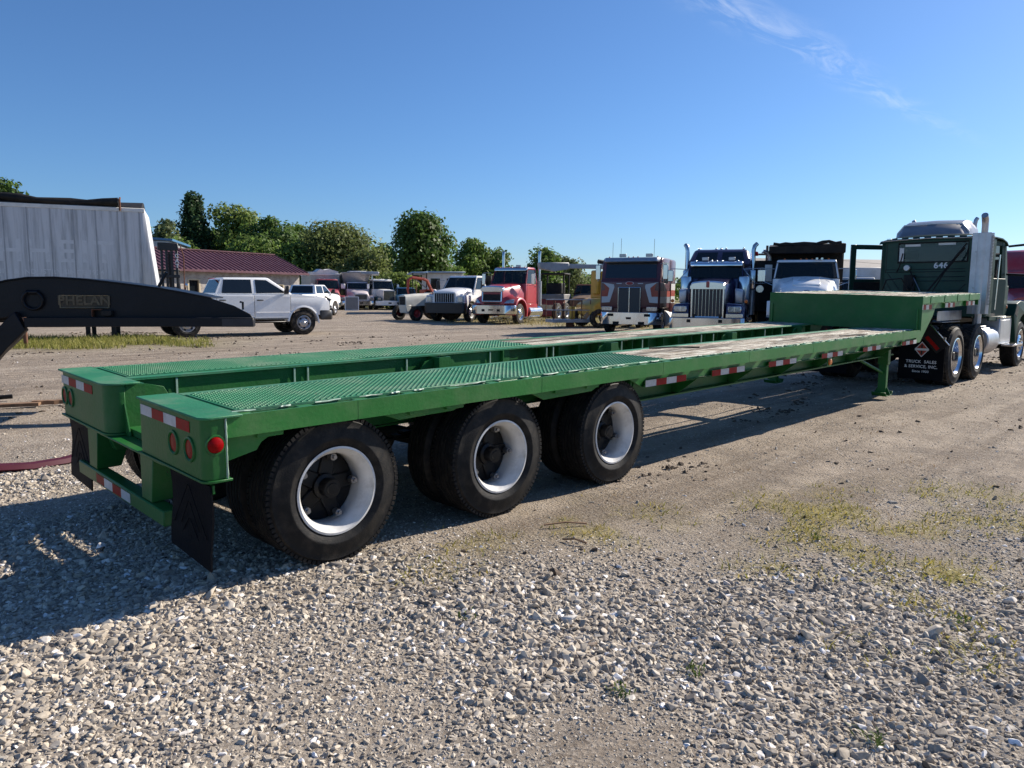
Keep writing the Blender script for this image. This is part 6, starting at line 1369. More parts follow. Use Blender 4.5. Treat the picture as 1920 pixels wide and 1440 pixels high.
for x in (-.7, -2.0):
    for s in (-1, 1): MB().lathe(tyre_profile(.42, .2, .28), n=28).build('tyre', G['rubber_dusty'], t, smooth=32, loc=(x, s * .95, .42), rot=(0, 0, 0 if s < 0 else math.pi))
MB().box(-1.9, -.9, -.5, .5, 1.5, 2.2).build('seat_box', G['blackmat'], t, bevel=.05)
MB().prism([(-.4, .3), (.5, .1), (.55, .2), (0, .9), (-.4, 1.2)], 'y', -.85, .85).build('bucket', ORR, t, bevel=.02)

# ------------------------------------------------------------------ black-mast forklift
t = vdir('forklift', 'black forklift with a tall mast lettered CAT in front of the maroon-roofed building', 'forklift', -16.6, 36.2, .55, -.83)
for y in (-.33, -.12, .12, .33): MB().box(-.08, .06, y - .05, y + .05, .05, 3.55).build('mast_channel', G['black'], t, bevel=.01)
MB().box(-.12, .10, -.50, .40, 3.45, 3.82).build('mast_head', G['black'], t, bevel=.02); MB().box(-.14, .14, -.48, .42, 2.15, 2.30).build('carriage_bar', G['black'], t, bevel=.01)
MB().box(.02, .05, -.06, .06, .3, 3.4).build('lift_chain', G['frame'], t); MB().tube([(0.1, .5, 3.7), (.15, .62, 3.2), (.1, .6, 1.2)], .03, 6).build('mast_hose', G['rust'], t)
for i, ch in enumerate('CAT'): text_obj('lettering', ch, .26, .004, G['decal'], t, frame((.066, .33, 3.2 - .24 * i), (0, 1, 0), (0, 0, 1)), 1, .008)
MB().prism([(-.2, .5), (-2.9, .5), (-3.1, 1.1), (-2.9, 1.5), (-1.8, 1.75), (-.6, 1.2), (-.2, 1.1)], 'y', -.65, .65).build('body', G['black'], t, bevel=.07, seg=2)
for p in ([(-.5, -.55, 1.1), (-.9, -.5, 2.5)], [(-.5, .55, 1.1), (-.9, .5, 2.5)], [(-2.4, -.5, 1.6), (-2.3, -.5, 2.5)], [(-2.4, .5, 1.6), (-2.3, .5, 2.5)]): MB().tube(p, .045, 6).build('guard_post', G['black'], t)
MB().box(-2.4, -.8, -.6, .6, 2.48, 2.58).build('overhead_guard', G['black'], t, bevel=.02)
for x, r in ((-.35, .42), (-2.5, .34)):
    for s in (-1, 1): MB().lathe(tyre_profile(r, r * .5, .26), n=28).build('tyre', G['rubber_dusty'], t, smooth=32, loc=(x, s * .68, r), rot=(0, 0, 0 if s < 0 else math.pi))
for y in (-.25, .25): MB().box(.06, 1.2, y - .06, y + .06, .08, .13).build('fork', G['frame'], t)
MB().tube([(-.55, .7, 1.2), (-.5, .78, 1.75)], .03, 6).build('mirror_stalk', G['blackmat'], t); MB().lathe([(0, .03), (.10, .0)], (-.48, .78, 1.80), 'x', 14).build('mirror', G['chrome'], t)

# ------------------------------------------------------------------ white grain trailer at the left
PAN = M('weathered_white_panel', (.60, .61, .63), rough=.55, var=.07, scale=1.2, dirt=lin((96, 98, 100)), dirt_amt=.6, dscale=2.0, stretch=(4.0, 1.0, .22)); LET = M('ghost_lettering', (.66, .67, .69), rough=.55, var=.05, dirt=lin((120, 122, 124)), dirt_amt=.35, dscale=3)
t = vdir('grain_trailer', 'weathered white panelled grain trailer with a rolled black tarp at the left edge', 'trailer', -11.15, 23.15, .919, .395)
SEAM = M('dull_seam_metal', (.36, .37, .39), rough=.6, var=.2)
L_, z0, z1, D_ = 12.6, 1.52, 4.00, 2.5   # local +x towards its right-hand end, right side (-y) faces the photographer
n = 21
for i in range(n):
    x1_ = -.30 - i * .585; x0_ = x1_ - .580
    MB().box(x0_, x1_, -.022, .0, z0 + .10, z1 - .12).build('side_panel', PAN, t, bevel=.003)
    sm = MB().box(x1_ - .014, x1_ + .018, -.030, -.0225, z0 + .10, z1 - .12)
    for j in range(17): sm.box(x1_ - .004, x1_ + .008, -.036, -.0305, z0 + .2 + j * .135, z0 + .215 + j * .135)
    sm.build('panel_seam', SEAM, t)
MB().hexa([(-.295, -.024, z0), (.13, -.010, z0), (.13, D_, z0), (-.295, D_, z0)], [(-.295, -.024, z1), (-.14, -.010, z1), (-.14, D_, z1), (-.295, D_, z1)]).build('nose_corner', PAN, t, bevel=.05, seg=2)
MB().box(-L_, -.30, .001, D_, z0 + .1, z1 - .12).build('box_core', PAN, t)
MB().box(-L_, -.14, -.035, .02, z1 - .118, z1).build('top_rail', G['white_old'], t, bevel=.01); MB().box(-L_, .12, -.030, .05, z0 - .06, z0 + .098).build('bottom_rail', G['white_old'], t, bevel=.01)
tarp = [(-L_ + i * .42, .05 + .05 * math.sin(i * 1.3), z1 + .12 + .05 * math.sin(i * .7) + .03 * rnd.random()) for i in range(30) if -L_ + i * .42 < -.7]
MB().tube(tarp, [.11 + .03 * math.sin(i * 2.1) for i in range(len(tarp))], 10).build('tarp_roll', G['blackmat'], t, smooth=60)
MB().loft([[(x, y, z1 + .02 + .26 * math.sin(math.pi * (y + .02) / (D_ + .04)) + .02 * math.sin(3 * x + y)) for y in np.linspace(0, D_, 9)] + [(x, D_, z1 - .01), (x, 0, z1 - .01)] for x in np.linspace(-L_, -.22, 16)]).build('tarp_cover', G['blackmat'], t, smooth=60)
for x in (-.8, -4.4, -8): MB().tube([(x, -.05, z1 - .10), (x, -.08, z1 + .22), (x, .15, z1 + .30)], .03, 6).build('tarp_hook', G['rust'], t)
for ch, xl in zip('TIEHHC', (-1.30, -1.80, -2.28, -2.98, -3.70, -4.42)): text_obj('ghost_letter', ch, .92, .0008, LET, t, frame((xl, -.0235, 2.62), (1, 0, 0), (0, 0, 1)), 1, .012)
text_obj('ghost_lettering', 'RICULTURE & INDUSTRY SINCE 1934', .20, .0008, LET, t, frame((-3.05, -.0235, 2.04), (1, 0, 0), (0, 0, 1)), 1.06, .003)
for x in (-9.2, -10.5):
    for y in (.08, D_ - .08): put(REAR, t, (x, y, .5), 0 if y < 1 else math.pi)
for x in (-1.2, -1.9):
    for y in (.5, 2.0): MB().box(x - .06, x + .06, y - .06, y + .06, .0, z0 - .06).build('support_leg', G['frame'], t)
MB().box(-L_, -.2, .7, .9, 1.2, z0 - .06).build('frame_rail', G['frame'], t); MB().box(-L_, -.2, 1.6, 1.8, 1.2, z0 - .06).build('frame_rail', G['frame'], t)
for y in (.75, 1.65): MB().box(-5.2, -2.6, y - .4, y + .4, .55, 1.18).build('hopper_bottom', G['frame'], t, bevel=.05)

# ------------------------------------------------------------------ black lowboy gooseneck, near left
NB = M('navy_black_enamel', (.0045, .0055, .009), rough=.42, spec=.28, var=.3, scale=3, bump=.12, bscale=30, dirt=lin((70, 68, 66)), dirt_amt=.07)
tip, lf = Vector((-3.24, 9.30)), Vector((-6.02, 8.70)); d = (lf - tip).normalized()
t = vdir('trailer_gooseneck', 'black steel trailer gooseneck with a brass PHELAN plate and tie-down ring at the left', 'gooseneck', tip.x, tip.y, -d.x, -d.y)
def nz(u, v):   # photo pixel on the neck's near face to local x / z
    lo, hi = -1.0, 9.0
    for _ in range(40):
        mid = (lo + hi) / 2; q = tip + d * mid
        if 960 + 1387.19 * q.x / q.y > u: lo = mid
        else: hi = mid
    q = tip + d * lo; p = place(u, 700); r = (p - CAM)
    a_, b_ = (u - 960), (v - 720); c, s = math.cos(.007), math.sin(.007); bb = (-s * a_ + c * b_) / 1387.19
    ang = math.atan(-bb) - PITCH
    return (-lo, CAM.z + math.tan(ang) * q.y / 1.0)
top = [nz(*q) for q in ((477, 598), (470, 589), (440, 573), (400, 560), (350, 550), (300, 541), (230, 532), (170, 525), (110, 521), (60, 521.5), (20, 527), (0, 532), (-90, 548), (-200, 568))]
bot = [nz(*q) for q in ((-200, 640), (-90, 612), (20, 594), (60, 595), (250, 595), (477, 600))]
near, far = .0, -.9
MB().prism(top + bot, 'y', -.010, .010).build('web_plate', NB, t, bevel=.004); MB().prism(top[4:] + bot[:-1] + [nz(330, 598)], 'y', .77, .79).build('web_plate', NB, t, bevel=.004)
def strip(m, line, y0, y1, th):
    m.loft([[(x, y0, z), (x, y1, z), (x, y1, z + th), (x, y0, z + th)] for x, z in line]); return m
strip(MB(), top[3:], -.04, .83, .016).build('top_flange', NB, t, bevel=.003)
b0 = nz(478, 594.5)[1]; bl = [nz(478, 594.8), nz(250, 594), nz(55, 594.5)]
for yy in (-.13, .70):
    MB().loft([[(x, yy, z - .115), (x, yy + .20, z - .115), (x, yy + .20, z - .002), (x, yy, z - .002)] for x, z in (bl if yy < 0 else [nz(330, 594.5)] + bl[1:])]).build('lower_beam', NB, t, bevel=.006)
lg = [nz(56, 603), nz(20, 636), nz(-40, 700), nz(-90, 745)]
for yy in (-.13,): MB().loft([[(x, yy, z - .10), (x, yy + .11, z - .10), (x - .10, yy + .11, z + .12), (x - .10, yy, z + .12)] for x, z in lg]).build('sloping_leg', NB, t, bevel=.006)
inn = [nz(34, 596), nz(0, 625), nz(-60, 680), nz(-140, 730)]
MB().loft([[(x, -.01, z - .25), (x, .10, z - .25), (x, .10, z), (x, -.01, z)] for x, z in inn]).build('inner_plate', NB, t)
x_, z_ = nz(425, 604); MB().box(x_ - .03, x_ + .33, -.136, -.131, z_ - .045, z_ + .045).build('end_patch', M('worn_black_tape', (.03, .03, .032), rough=.6, var=.4), t)
BRM = M('dull_brass_letters', (.115, .092, .058), rough=.55, metal=.4, var=.3, scale=9); BRD = M('dark_brass_field', (.062, .050, .032), rough=.6, metal=.3, var=.3, scale=9); BR = M('tarnished_brass', (.24, .19, .115), rough=.5, metal=.5, var=.25, scale=9)
xa, za = nz(163, 565.5); pl = MB().box(xa - .27, xa + .27, -.022, -.0105, za - .078, za + .078).build('name_plate', BRD, t, bevel=.004)
for s in (-1, 1): MB().cyl((xa + s * .245, -.026, za), (xa + s * .245, -.020, za), .012, 8).build('plate_screw', G['frame'], pl)
text_obj('plate_lettering', 'PHELAN', .150, .005, BRM, pl, frame((xa, -.024, za + .010), (1, 0, 0), (0, 0, 1)), 1.06, .005)
fr_ = MB()
for a_, b_ in (((-.265, -.073), (.265, -.073)), ((.265, -.073), (.265, .073)), ((.265, .073), (-.265, .073)), ((-.265, .073), (-.265, -.073))): fr_.tube([(xa + a_[0], -.024, za + a_[1]), (xa + b_[0], -.024, za + b_[1])], .006, 5)
fr_.build('plate_rim', BR, pl)
xa, za = nz(68, 563); ring = [(xa + .105 * math.cos(R(q)), -.045 - .01 * math.sin(R(q)), za + .105 * math.sin(R(q))) for q in range(115, 426, 15)]
MB().tube(ring, .017, 8).build('tie_ring', NB, t, smooth=60); MB().cyl((xa - .06, -.035, za + .095), (xa + .06, -.035, za + .095), .026, 10).build('ring_lug', NB, t, smooth=60)
xa, za = nz(190, 587); MB().box(xa - .06, xa + .04, -.10, -.011, za + .040, za + .047).box(xa - .065, xa - .058, -.10, -.011, za - .045, za + .047).build('rusty_bracket', G['rust'], t); MB().box(xa + .035, xa + .15, -.10, -.011, za - .035, za + .035).build('latch_block', G['frame'], t, bevel=.008)
xa, za = nz(457, 573); MB().tube([(xa, .0, za - .05), (xa, .0, za + .04), (xa - .035, 0, za + .045)], .014, 6).build('hook_pin', NB, t)
xa, za = nz(290, 537); MB().tube([(xa, .3, za), (xa + .10, .3, za + .18)], .022, 6).build('lever', NB, t)
# ------------------------------------------------------------------ buildings
BRK = bpy.data.materials.new('whitewashed_brick'); BRK.use_nodes = True
def _brick():
    n, l = BRK.node_tree.nodes, BRK.node_tree.links; p = n['Principled BSDF']; p.inputs['Roughness'].default_value = .9
    t = n.new('ShaderNodeTexCoord'); m = n.new('ShaderNodeMapping'); m.inputs['Rotation'].default_value = (R(90), 0, 0); l.new(t.outputs['Object'], m.inputs[0])
    b = n.new('ShaderNodeTexBrick'); b.inputs['Scale'].default_value = 4.0; b.inputs['Color1'].default_value = (.42, .37, .32, 1); b.inputs['Color2'].default_value = (.22, .18, .16, 1); b.inputs['Mortar'].default_value = (.45, .43, .40, 1); b.inputs['Mortar Size'].default_value = .018; l.new(m.outputs[0], b.inputs['Vector'])
    a = n.new('ShaderNodeTexNoise'); a.inputs['Scale'].default_value = 2.5; a.inputs['Detail'].default_value = 8; l.new(t.outputs['Object'], a.inputs['Vector'])
    r = n.new('ShaderNodeValToRGB'); r.color_ramp.elements[0].position = .4; r.color_ramp.elements[1].position = .6; l.new(a.outputs['Fac'], r.inputs[0])
    x = n.new('ShaderNodeMix'); x.data_type = 'RGBA'; l.new(r.outputs[0], x.inputs[0]); l.new(b.outputs[0], x.inputs[6]); x.inputs[7].default_value = (.46, .43, .39, 1); l.new(x.outputs[2], p.inputs['Base Color'])
_brick()
ROOF = M('maroon_metal_roof', (.125, .050, .060), rough=.42, metal=.2, var=.10, dirt=lin((150, 120, 130)), dirt_amt=.25); CREAM = M('cream_trim', (.52, .44, .30), rough=.6)
d = Vector((6.6, 11.3)).normalized(); Lb = 15.5
bh = vdir('brick_building', 'low white brick building with a maroon ribbed metal roof behind the pickup', 'building', -17.2, 60.2, d.x, d.y)   # local x runs along the wall to its right-hand corner, -y faces the yard
opens = [(-2.6, -1.7, .95, 2.1), (-8.0, -6.8, .0, 2.5), (-10.2, -9.3, .0, 2.35), (-5.2, -4.0, .2, 2.55)]
segs = sorted(opens); wallm = MB(); x = -Lb
for a_, b_, c_, e_ in segs:
    wallm.box(x, a_, 0, .2, 0, 3.0); wallm.box(a_, b_, 0, .2, e_, 3.0)
    if c_ > 0: wallm.box(a_, b_, 0, .2, 0, c_)
    x = b_
wallm.box(x, 0, 0, .2, 0, 3.0)
wl2 = wallm.build('front_wall', BRK, bh)
MB().prism([(.2, 0), (7.0, 0), (7.0, 3.0), (3.6, 4.4), (.2, 3.0)], 'x', -.2, 0).build('end_wall', BRK, bh)
for a_, b_, c_, e_ in opens:
    wnd = MB().box(a_ + .06, b_ - .06, .10, .13, c_ + .02, e_ - .06).build('window_pane' if c_ > 0 else 'door_panel', G['glass'], bh)
    f_ = MB().box(a_ - .05, a_ + .06, -.03, .12, c_, e_).box(b_ - .06, b_ + .05, -.03, .12, c_, e_).box(a_ + .061, b_ - .061, -.03, .12, e_ - .06, e_ + .05).build('opening_trim', CREAM, wnd)
P0, P1 = Vector((0, -.55, 2.92)), Vector((0, 3.4, 4.48))
MB().hexa([(-Lb, P0.y, P0.z), (.5, P0.y, P0.z), (.5, P1.y, P1.z), (-Lb, P1.y, P1.z)], [(-Lb, P0.y, P0.z + .08), (.5, P0.y, P0.z + .08), (.5, P1.y, P1.z + .08), (-Lb, P1.y, P1.z + .08)]).build('roof', ROOF, bh)
MB().hexa([(-Lb, P1.y, P1.z), (.5, P1.y, P1.z), (.5, 7.4, 2.92), (-Lb, 7.4, 2.92)], [(-Lb, P1.y, P1.z + .08), (.5, P1.y, P1.z + .08), (.5, 7.4, 3.0), (-Lb, 7.4, 3.0)]).build('roof', ROOF, bh)
rib0 = None
for i in range(40):
    xx = .45 - i * .41
    if xx < -Lb: break
    if rib0 is None:
        rib0 = MB().hexa([(-.03, P0.y, P0.z + .081), (.03, P0.y, P0.z + .081), (.03, P1.y, P1.z + .081), (-.03, P1.y, P1.z + .081)], [(-.015, P0.y, P0.z + .15), (.015, P0.y, P0.z + .15), (.015, P1.y, P1.z + .15), (-.015, P1.y, P1.z + .15)]).build('roof_rib', ROOF, bh); o = rib0
    else: o = rib0.copy(); COL.objects.link(o)
    o.location = (xx, 0, 0)
MB().box(-Lb, .52, P0.y - .06, P0.y, P0.z - .06, P0.z + .10).build('gutter', ROOF, bh, bevel=.01); MB().box(-Lb, .5, P1.y - .15, P1.y + .15, P1.z + .08, P1.z + .16).build('ridge_cap', ROOF, bh)
for x in (-6.4, -3.2): MB().box(x - .1, x + .1, -.12, -.001, 2.2, 2.45).build('wall_lamp', G['black'], bh, bevel=.02)
MET = M('galvanised_siding', (.42, .44, .46), rough=.45, metal=.5, var=.10); 
t = vdir('metal_shed', 'grey metal shed with a blue roof edge behind the maroon-roofed building', 'building', -32.9, 72, .97, .25)
MB().box(-12, 0, 0, 10, 0, 6.3).build('wall', MET, t)
for i in range(30): MB().box(-12 + i * .41, -11.94 + i * .41, -.05, -.001, 0, 6.28).build('siding_rib', MET, t)
MB().hexa([(-12.3, -.3, 6.95), (.3, -.3, 6.3), (.3, 10, 6.3), (-12.3, 10, 6.95)], [(-12.3, -.3, 7.15), (.3, -.3, 6.5), (.3, 10, 6.5), (-12.3, 10, 7.15)]).build('roof', M('blue_roof_sheet', (.06, .17, .32), rough=.45, var=.1), t)
# far right: pale shed, brown shed, red truck, grey sleeper behind the tractor
t = vdir('storage_shed', 'long pale low-roofed shed far behind the dump truck', 'building', 24, 60, 1, .1)
MB().box(-7, 9, 0, 6, 0, 3.2).build('wall', M('pale_shed_siding', (.28, .28, .29), rough=.7, var=.12), t); MB().prism([(-.4, 3.2), (6.4, 3.2), (3, 4.6)], 'x', -7.3, 9.3).build('roof', M('tan_roof_sheet', (.42, .38, .32), rough=.6, var=.1), t)
MB().cyl((-1.0, 1.5, 3.9), (-1.0, 1.5, 5.1), .3, 12).build('roof_vent', G['alu_dull'], t)
for x in (-5, -2, 1, 4, 7): MB().box(x - .5, x + .5, -.02, -.001, 1.2, 2.3).build('window', G['glass'], t)
t = vdir('box_truck', 'blue and white box truck half hidden between the dump truck and the green tractor', 'truck', 14.4, 31.5, -.35, -.94)
MB().box(-6, -1.8, -1.2, 1.2, .9, 2.1).build('box', M('blue_box_paint', (.03, .08, .22), rough=.4, var=.1), t, bevel=.03); MB().box(-6, -1.8, -1.2, 1.2, 2.1, 2.75).build('upper_box', G['white_old'], t, bevel=.03)
cab(t, G['white_old'], -1.75, -.5, -.8, .6, 1.5, 2.3, 1.0, .85); wheels(t, -.6, (-4.6,), y=1.05, yr=1.1)
MB().loft([hood_ring(0, .8, .75, .6, 1.2), hood_ring(-.6, .92, .88, .7, 1.45)]).build('hood', G['white_old'], t, smooth=50)
GRS = M('grey_fairing_paint', (.20, .20, .215), rough=.35, metal=.3, var=.12, dirt=lin((150, 150, 150)), dirt_amt=.2)
t = vdir('sleeper_tractor', 'grey high-roof sleeper tractor showing its fairing over the green cab', 'truck', 13.1, 24.5, -.62, -.78)
rg = lambda x, w, z: [(x, y, zz) for y, zz in ((-w, .9), (-w, z * .75), (-w * .93, z * .93), (-w * .75, z), (0, z + .03), (w * .75, z), (w * .93, z * .93), (w, z * .75), (w, .9))]
MB().loft([rg(-1.9, 1.08, 2.9), rg(-2.3, 1.15, 3.6), rg(-2.9, 1.20, 4.04), rg(-3.8, 1.22, 4.22), rg(-5.0, 1.22, 4.26)]).build('cab_body', GRS, t, smooth=50)
for x in (-2.9, -4.4): MB().loft([[(x + e, y * 1.004, z * 1.002 + .002) for _, y, z in rg(0, 1.215, 4.05 if x > -3 else 4.24)] for e in (-.03, .03)]).build('fairing_band', G['alu_dull'], t)
MB().loft([hood_ring(-.1, .7, .6, .8, 1.4), hood_ring(-1.9, 1.0, .95, .9, 1.9)]).build('hood', GRS, t, smooth=55); quadslab(MB(), (-1.78, -.95, 1.95), (-1.78, .95, 1.95), (-2.05, .88, 2.6), (-2.05, -.88, 2.6), .01).build('windshield', G['glass'], t)
chassis(t, -8, -.2); wheels(t, -1.0, (-6.5, -7.8)); stack(t, -5.2, -1.0, 1.0, 4.4, .07, (-.05, -.06), G['alu_dull'], False); stack(t, -5.2, 1.0, 1.0, 4.4, .07, (-.05, .06), G['alu_dull'], False)
t = vdir('red_semi', 'red semi truck half cut off at the right edge behind the green tractor', 'truck', 22.9, 33.0, -.5, -.86)
cab(t, REDP, -3.6, -1.6, -2.0, .95, 1.9, 2.75, 1.05, .93, brow=REDP); MB().loft([rg(-2.2, .9, 2.8), rg(-2.8, 1.1, 3.6), rg(-3.8, 1.15, 3.75)]).build('roof_fairing', REDP, t, smooth=50)
MB().loft([hood_ring(-.1, .7, .6, .8, 1.45), hood_ring(-1.6, 1.0, .92, .9, 1.88)]).build('hood', REDP, t, smooth=55); grille(t, -.08, .5, .85, 1.35, 6, True); bumper(t, 1.2, .4, .78, G['chrome']); chassis(t, -7, -.2); wheels(t, -1.0, (-5.8,)); fender_round(t, REDP, -1.0, .5, .58, .6, 1.15)
t = vdir('brown_shed', 'brown metal shed at the right edge beyond the red semi truck', 'building', 40.0, 52.0, 1, 0)
MB().box(-5, 12, 0, 8, 0, 4.2).build('wall', M('brown_siding', (.10, .055, .04), rough=.6, var=.15), t); MB().hexa([(-5.4, -.5, 4.2), (12, -.5, 4.2), (12, 8, 4.8), (-5.4, 8, 4.8)], [(-5.4, -.5, 4.4), (12, -.5, 4.4), (12, 8, 5.0), (-5.4, 8, 5.0)]).build('roof', M('dark_roof_sheet', (.05, .04, .04), rough=.5), t)
t = vdir('black_trailer_front', 'tall black trailer front standing between the purple truck and the dump truck', 'trailer', 9.25, 27.0, -.25, -.97)
MB().box(-6, 0, -.55, .35, .9, 2.75).build('body', G['blackmat'], t, bevel=.03); MB().cyl((-5, -.5, .5), (-5, .3, .5), .5, 20).build('wheel', G['rubber_dusty'], t); MB().box(-.6, -.4, -.3, .1, 0, .9).build('support_leg', G['frame'], t)
MB().box(-.001, .004, -.15, .1, 2.0, 2.6).build('vent_panel', G['alu_dull'], t)
# power poles and wire
def pole(name, label, lat, dep, h):
    t = vdir(name, label, 'pole', lat, dep, 1, 0, 'power poles')
    MB().cyl((0, 0, 0), (0, 0, h), .14, 10, .10).build('shaft', M('creosoted_pole', (.07, .055, .045), rough=.9, var=.3), t, smooth=50)
    MB().box(-1.1, 1.1, -.06, .06, h - .8, h - .65).build('crossarm', MATS['creosoted_pole'], t)
    for x in (-1.0, -.4, .4, 1.0): MB().lathe([(0, .16), (.05, .12), (.06, 0)], (x, 0, h - .65), 'z', 8).build('insulator', G['alu_dull'], t)
    return t
pole('power_pole', 'dark wooden power pole rising between the purple and white trucks', 21.0, 62, 5.6); pole('power_pole', 'wooden power pole far off behind the green tractor', 52.0, 60, 5.6)
wr = MB()
pa, pb = LD(21.0, 62, 5.1), LD(52, 60, 5.1)
wr.tube([pa.lerp(pb, i / 12) - Vector((0, 0, 1.2 * math.sin(math.pi * i / 12))) for i in range(13)], .012, 4)
tag(wr.build('power_line', G['blackmat']), 'thin power line strung between the two power poles', 'wire')

# ------------------------------------------------------------------ trees
BARK = M('grey_bark', (.10, .08, .06), rough=.95, var=.3, bump=.5, bscale=20)
def lm(nm, c, k=1.0):
    return leafmat(nm, tuple(x * .62 * k for x in c), tuple(x * k for x in c), tuple(min(1, x * 1.5 * k) for x in c), .55, .50)
LEAF = {'dark': lm('dark_oak_leaf', (.088, .150, .036)), 'mid': lm('broad_leaf', (.135, .210, .048)), 'light': lm('light_leaf', (.175, .235, .060)), 'olive': lm('willow_leaf', (.155, .190, .062)), 'fir': lm('cypress_needle', (.062, .110, .044)), 'pale': lm('silver_leaf', (.150, .185, .080))}
def tree(name, label, lat, dep, h, rad, kind, mat, lobes, leaves, size, base=.25, seed=0, shape='round', grp='trees behind the yard'):
    g = np.random.default_rng(500 + seed)
    p = LD(lat, dep); t = thing(name, label, 'tree', p, g.uniform(0, 6.28), grp)
    tk = MB().tube([(0, 0, -.1), (.06 * rad * .3, .03, h * .25), (-.05 * rad * .3, .05, h * .5), (0, 0, h * .80)], [max(.09, h * .026), max(.07, h * .020), h * .013, h * .004], 8)
    o = tk.build('trunk', BARK, t, smooth=50)
    centers, radii = [], []
    for i in range(lobes):
        f = (i + .5) / lobes; 
        if shape == 'cone':
            z = base + (1 - base) * f ** .8; r = rad * (1 - f) ** .75 * g.uniform(.55, 1.05); a = i * 2.4 + g.uniform(-.4, .4); c = np.array([r * .62 * math.cos(a), r * .62 * math.sin(a), z * h * .96]); q = rad * (.30 + .34 * (1 - f))
        else:
            z = base + (1 - base) * g.uniform(.06, .92); env = math.sin(math.pi * min(1, max(.05, (z - base) / (1 - base) * .86 + .12))) ** (.6 if shape == 'round' else .9)
            a = i * 2.4 + g.uniform(-.5, .5); r = rad * env * g.uniform(.20, .70); c = np.array([r * math.cos(a), r * math.sin(a), z * h]); q = rad * g.uniform(.30, .52) * (.65 + .35 * env)
        if c[2] + q * .75 > h: c[2] = h - q * .75
        centers.append(c); radii.append(q)
        if i % 3 == 0: MB().tube([(0, 0, h * (base * .8 + .25 * f)), tuple(c * np.array([.5, .5, .85])), tuple(c)], [h * .010, h * .006, h * .003], 5).build('limb', BARK, o)
    if shape != 'cone':
        for f in np.linspace(base + .05, .93, 7): centers.append(np.array([g.uniform(-.12, .12) * rad, g.uniform(-.12, .12) * rad, f * h])); radii.append(min(rad * .5, max(rad * .28, (1 - f) * h * .9)))
        lobes = len(centers)
        for i_ in range(lobes): centers[i_][2] = min(centers[i_][2], h - radii[i_] * .75)
    C_ = np.array(centers); Q_ = np.array(radii); w_ = Q_ ** 2 / (Q_ ** 2).sum()
    idx = g.choice(lobes, leaves, p=w_)
    v = g.normal(size=(leaves, 3)); v /= np.linalg.norm(v, axis=1)[:, None]
    rr = np.where(g.random(leaves) < .12, g.uniform(.9, 1.24, leaves), g.uniform(.10, 1.10, leaves) ** .45) * (1 + .16 * np.sin(7 * v[:, 0] + idx) * np.cos(6 * v[:, 1]))
    pos = C_[idx] + v * (Q_[idx] * rr)[:, None] * np.array([1, 1, .80])
    pos[:, 2] = np.maximum(pos[:, 2], h * base * .55)
    nrm = v + g.normal(0, .55, (leaves, 3)) + np.array([0, 0, .35]); nrm /= np.linalg.norm(nrm, axis=1)[:, None]
    tx = np.cross(nrm, g.normal(size=(leaves, 3))); tx /= np.linalg.norm(tx, axis=1)[:, None]; ty = np.cross(nrm, tx)
    s = size * g.uniform(.6, 1.35, leaves)[:, None]
    qv = np.stack([pos - tx * s, pos - ty * s * .55, pos + tx * s, pos + ty * s * .55], 1).reshape(-1, 3)
    me = bpy.data.meshes.new('crown'); nv = leaves * 4
    me.vertices.add(nv); me.vertices.foreach_set('co', qv.astype(np.float32).ravel()); me.loops.add(nv); me.loops.foreach_set('vertex_index', np.arange(nv, dtype=np.int32))
    me.polygons.add(leaves); me.polygons.foreach_set('loop_start', np.arange(leaves, dtype=np.int32) * 4); me.polygons.foreach_set('loop_total', np.full(leaves, 4, np.int32)); me.update()
    me.materials.append(mat); cr_ = bpy.data.objects.new('crown', me); COL.objects.link(cr_); cr_.parent = t
    return t
def U(u, dep): return (u - 960) / 1387.19 * dep
def Hh(v, dep): return 1.4885 + (551 - v) * dep / 1387.19
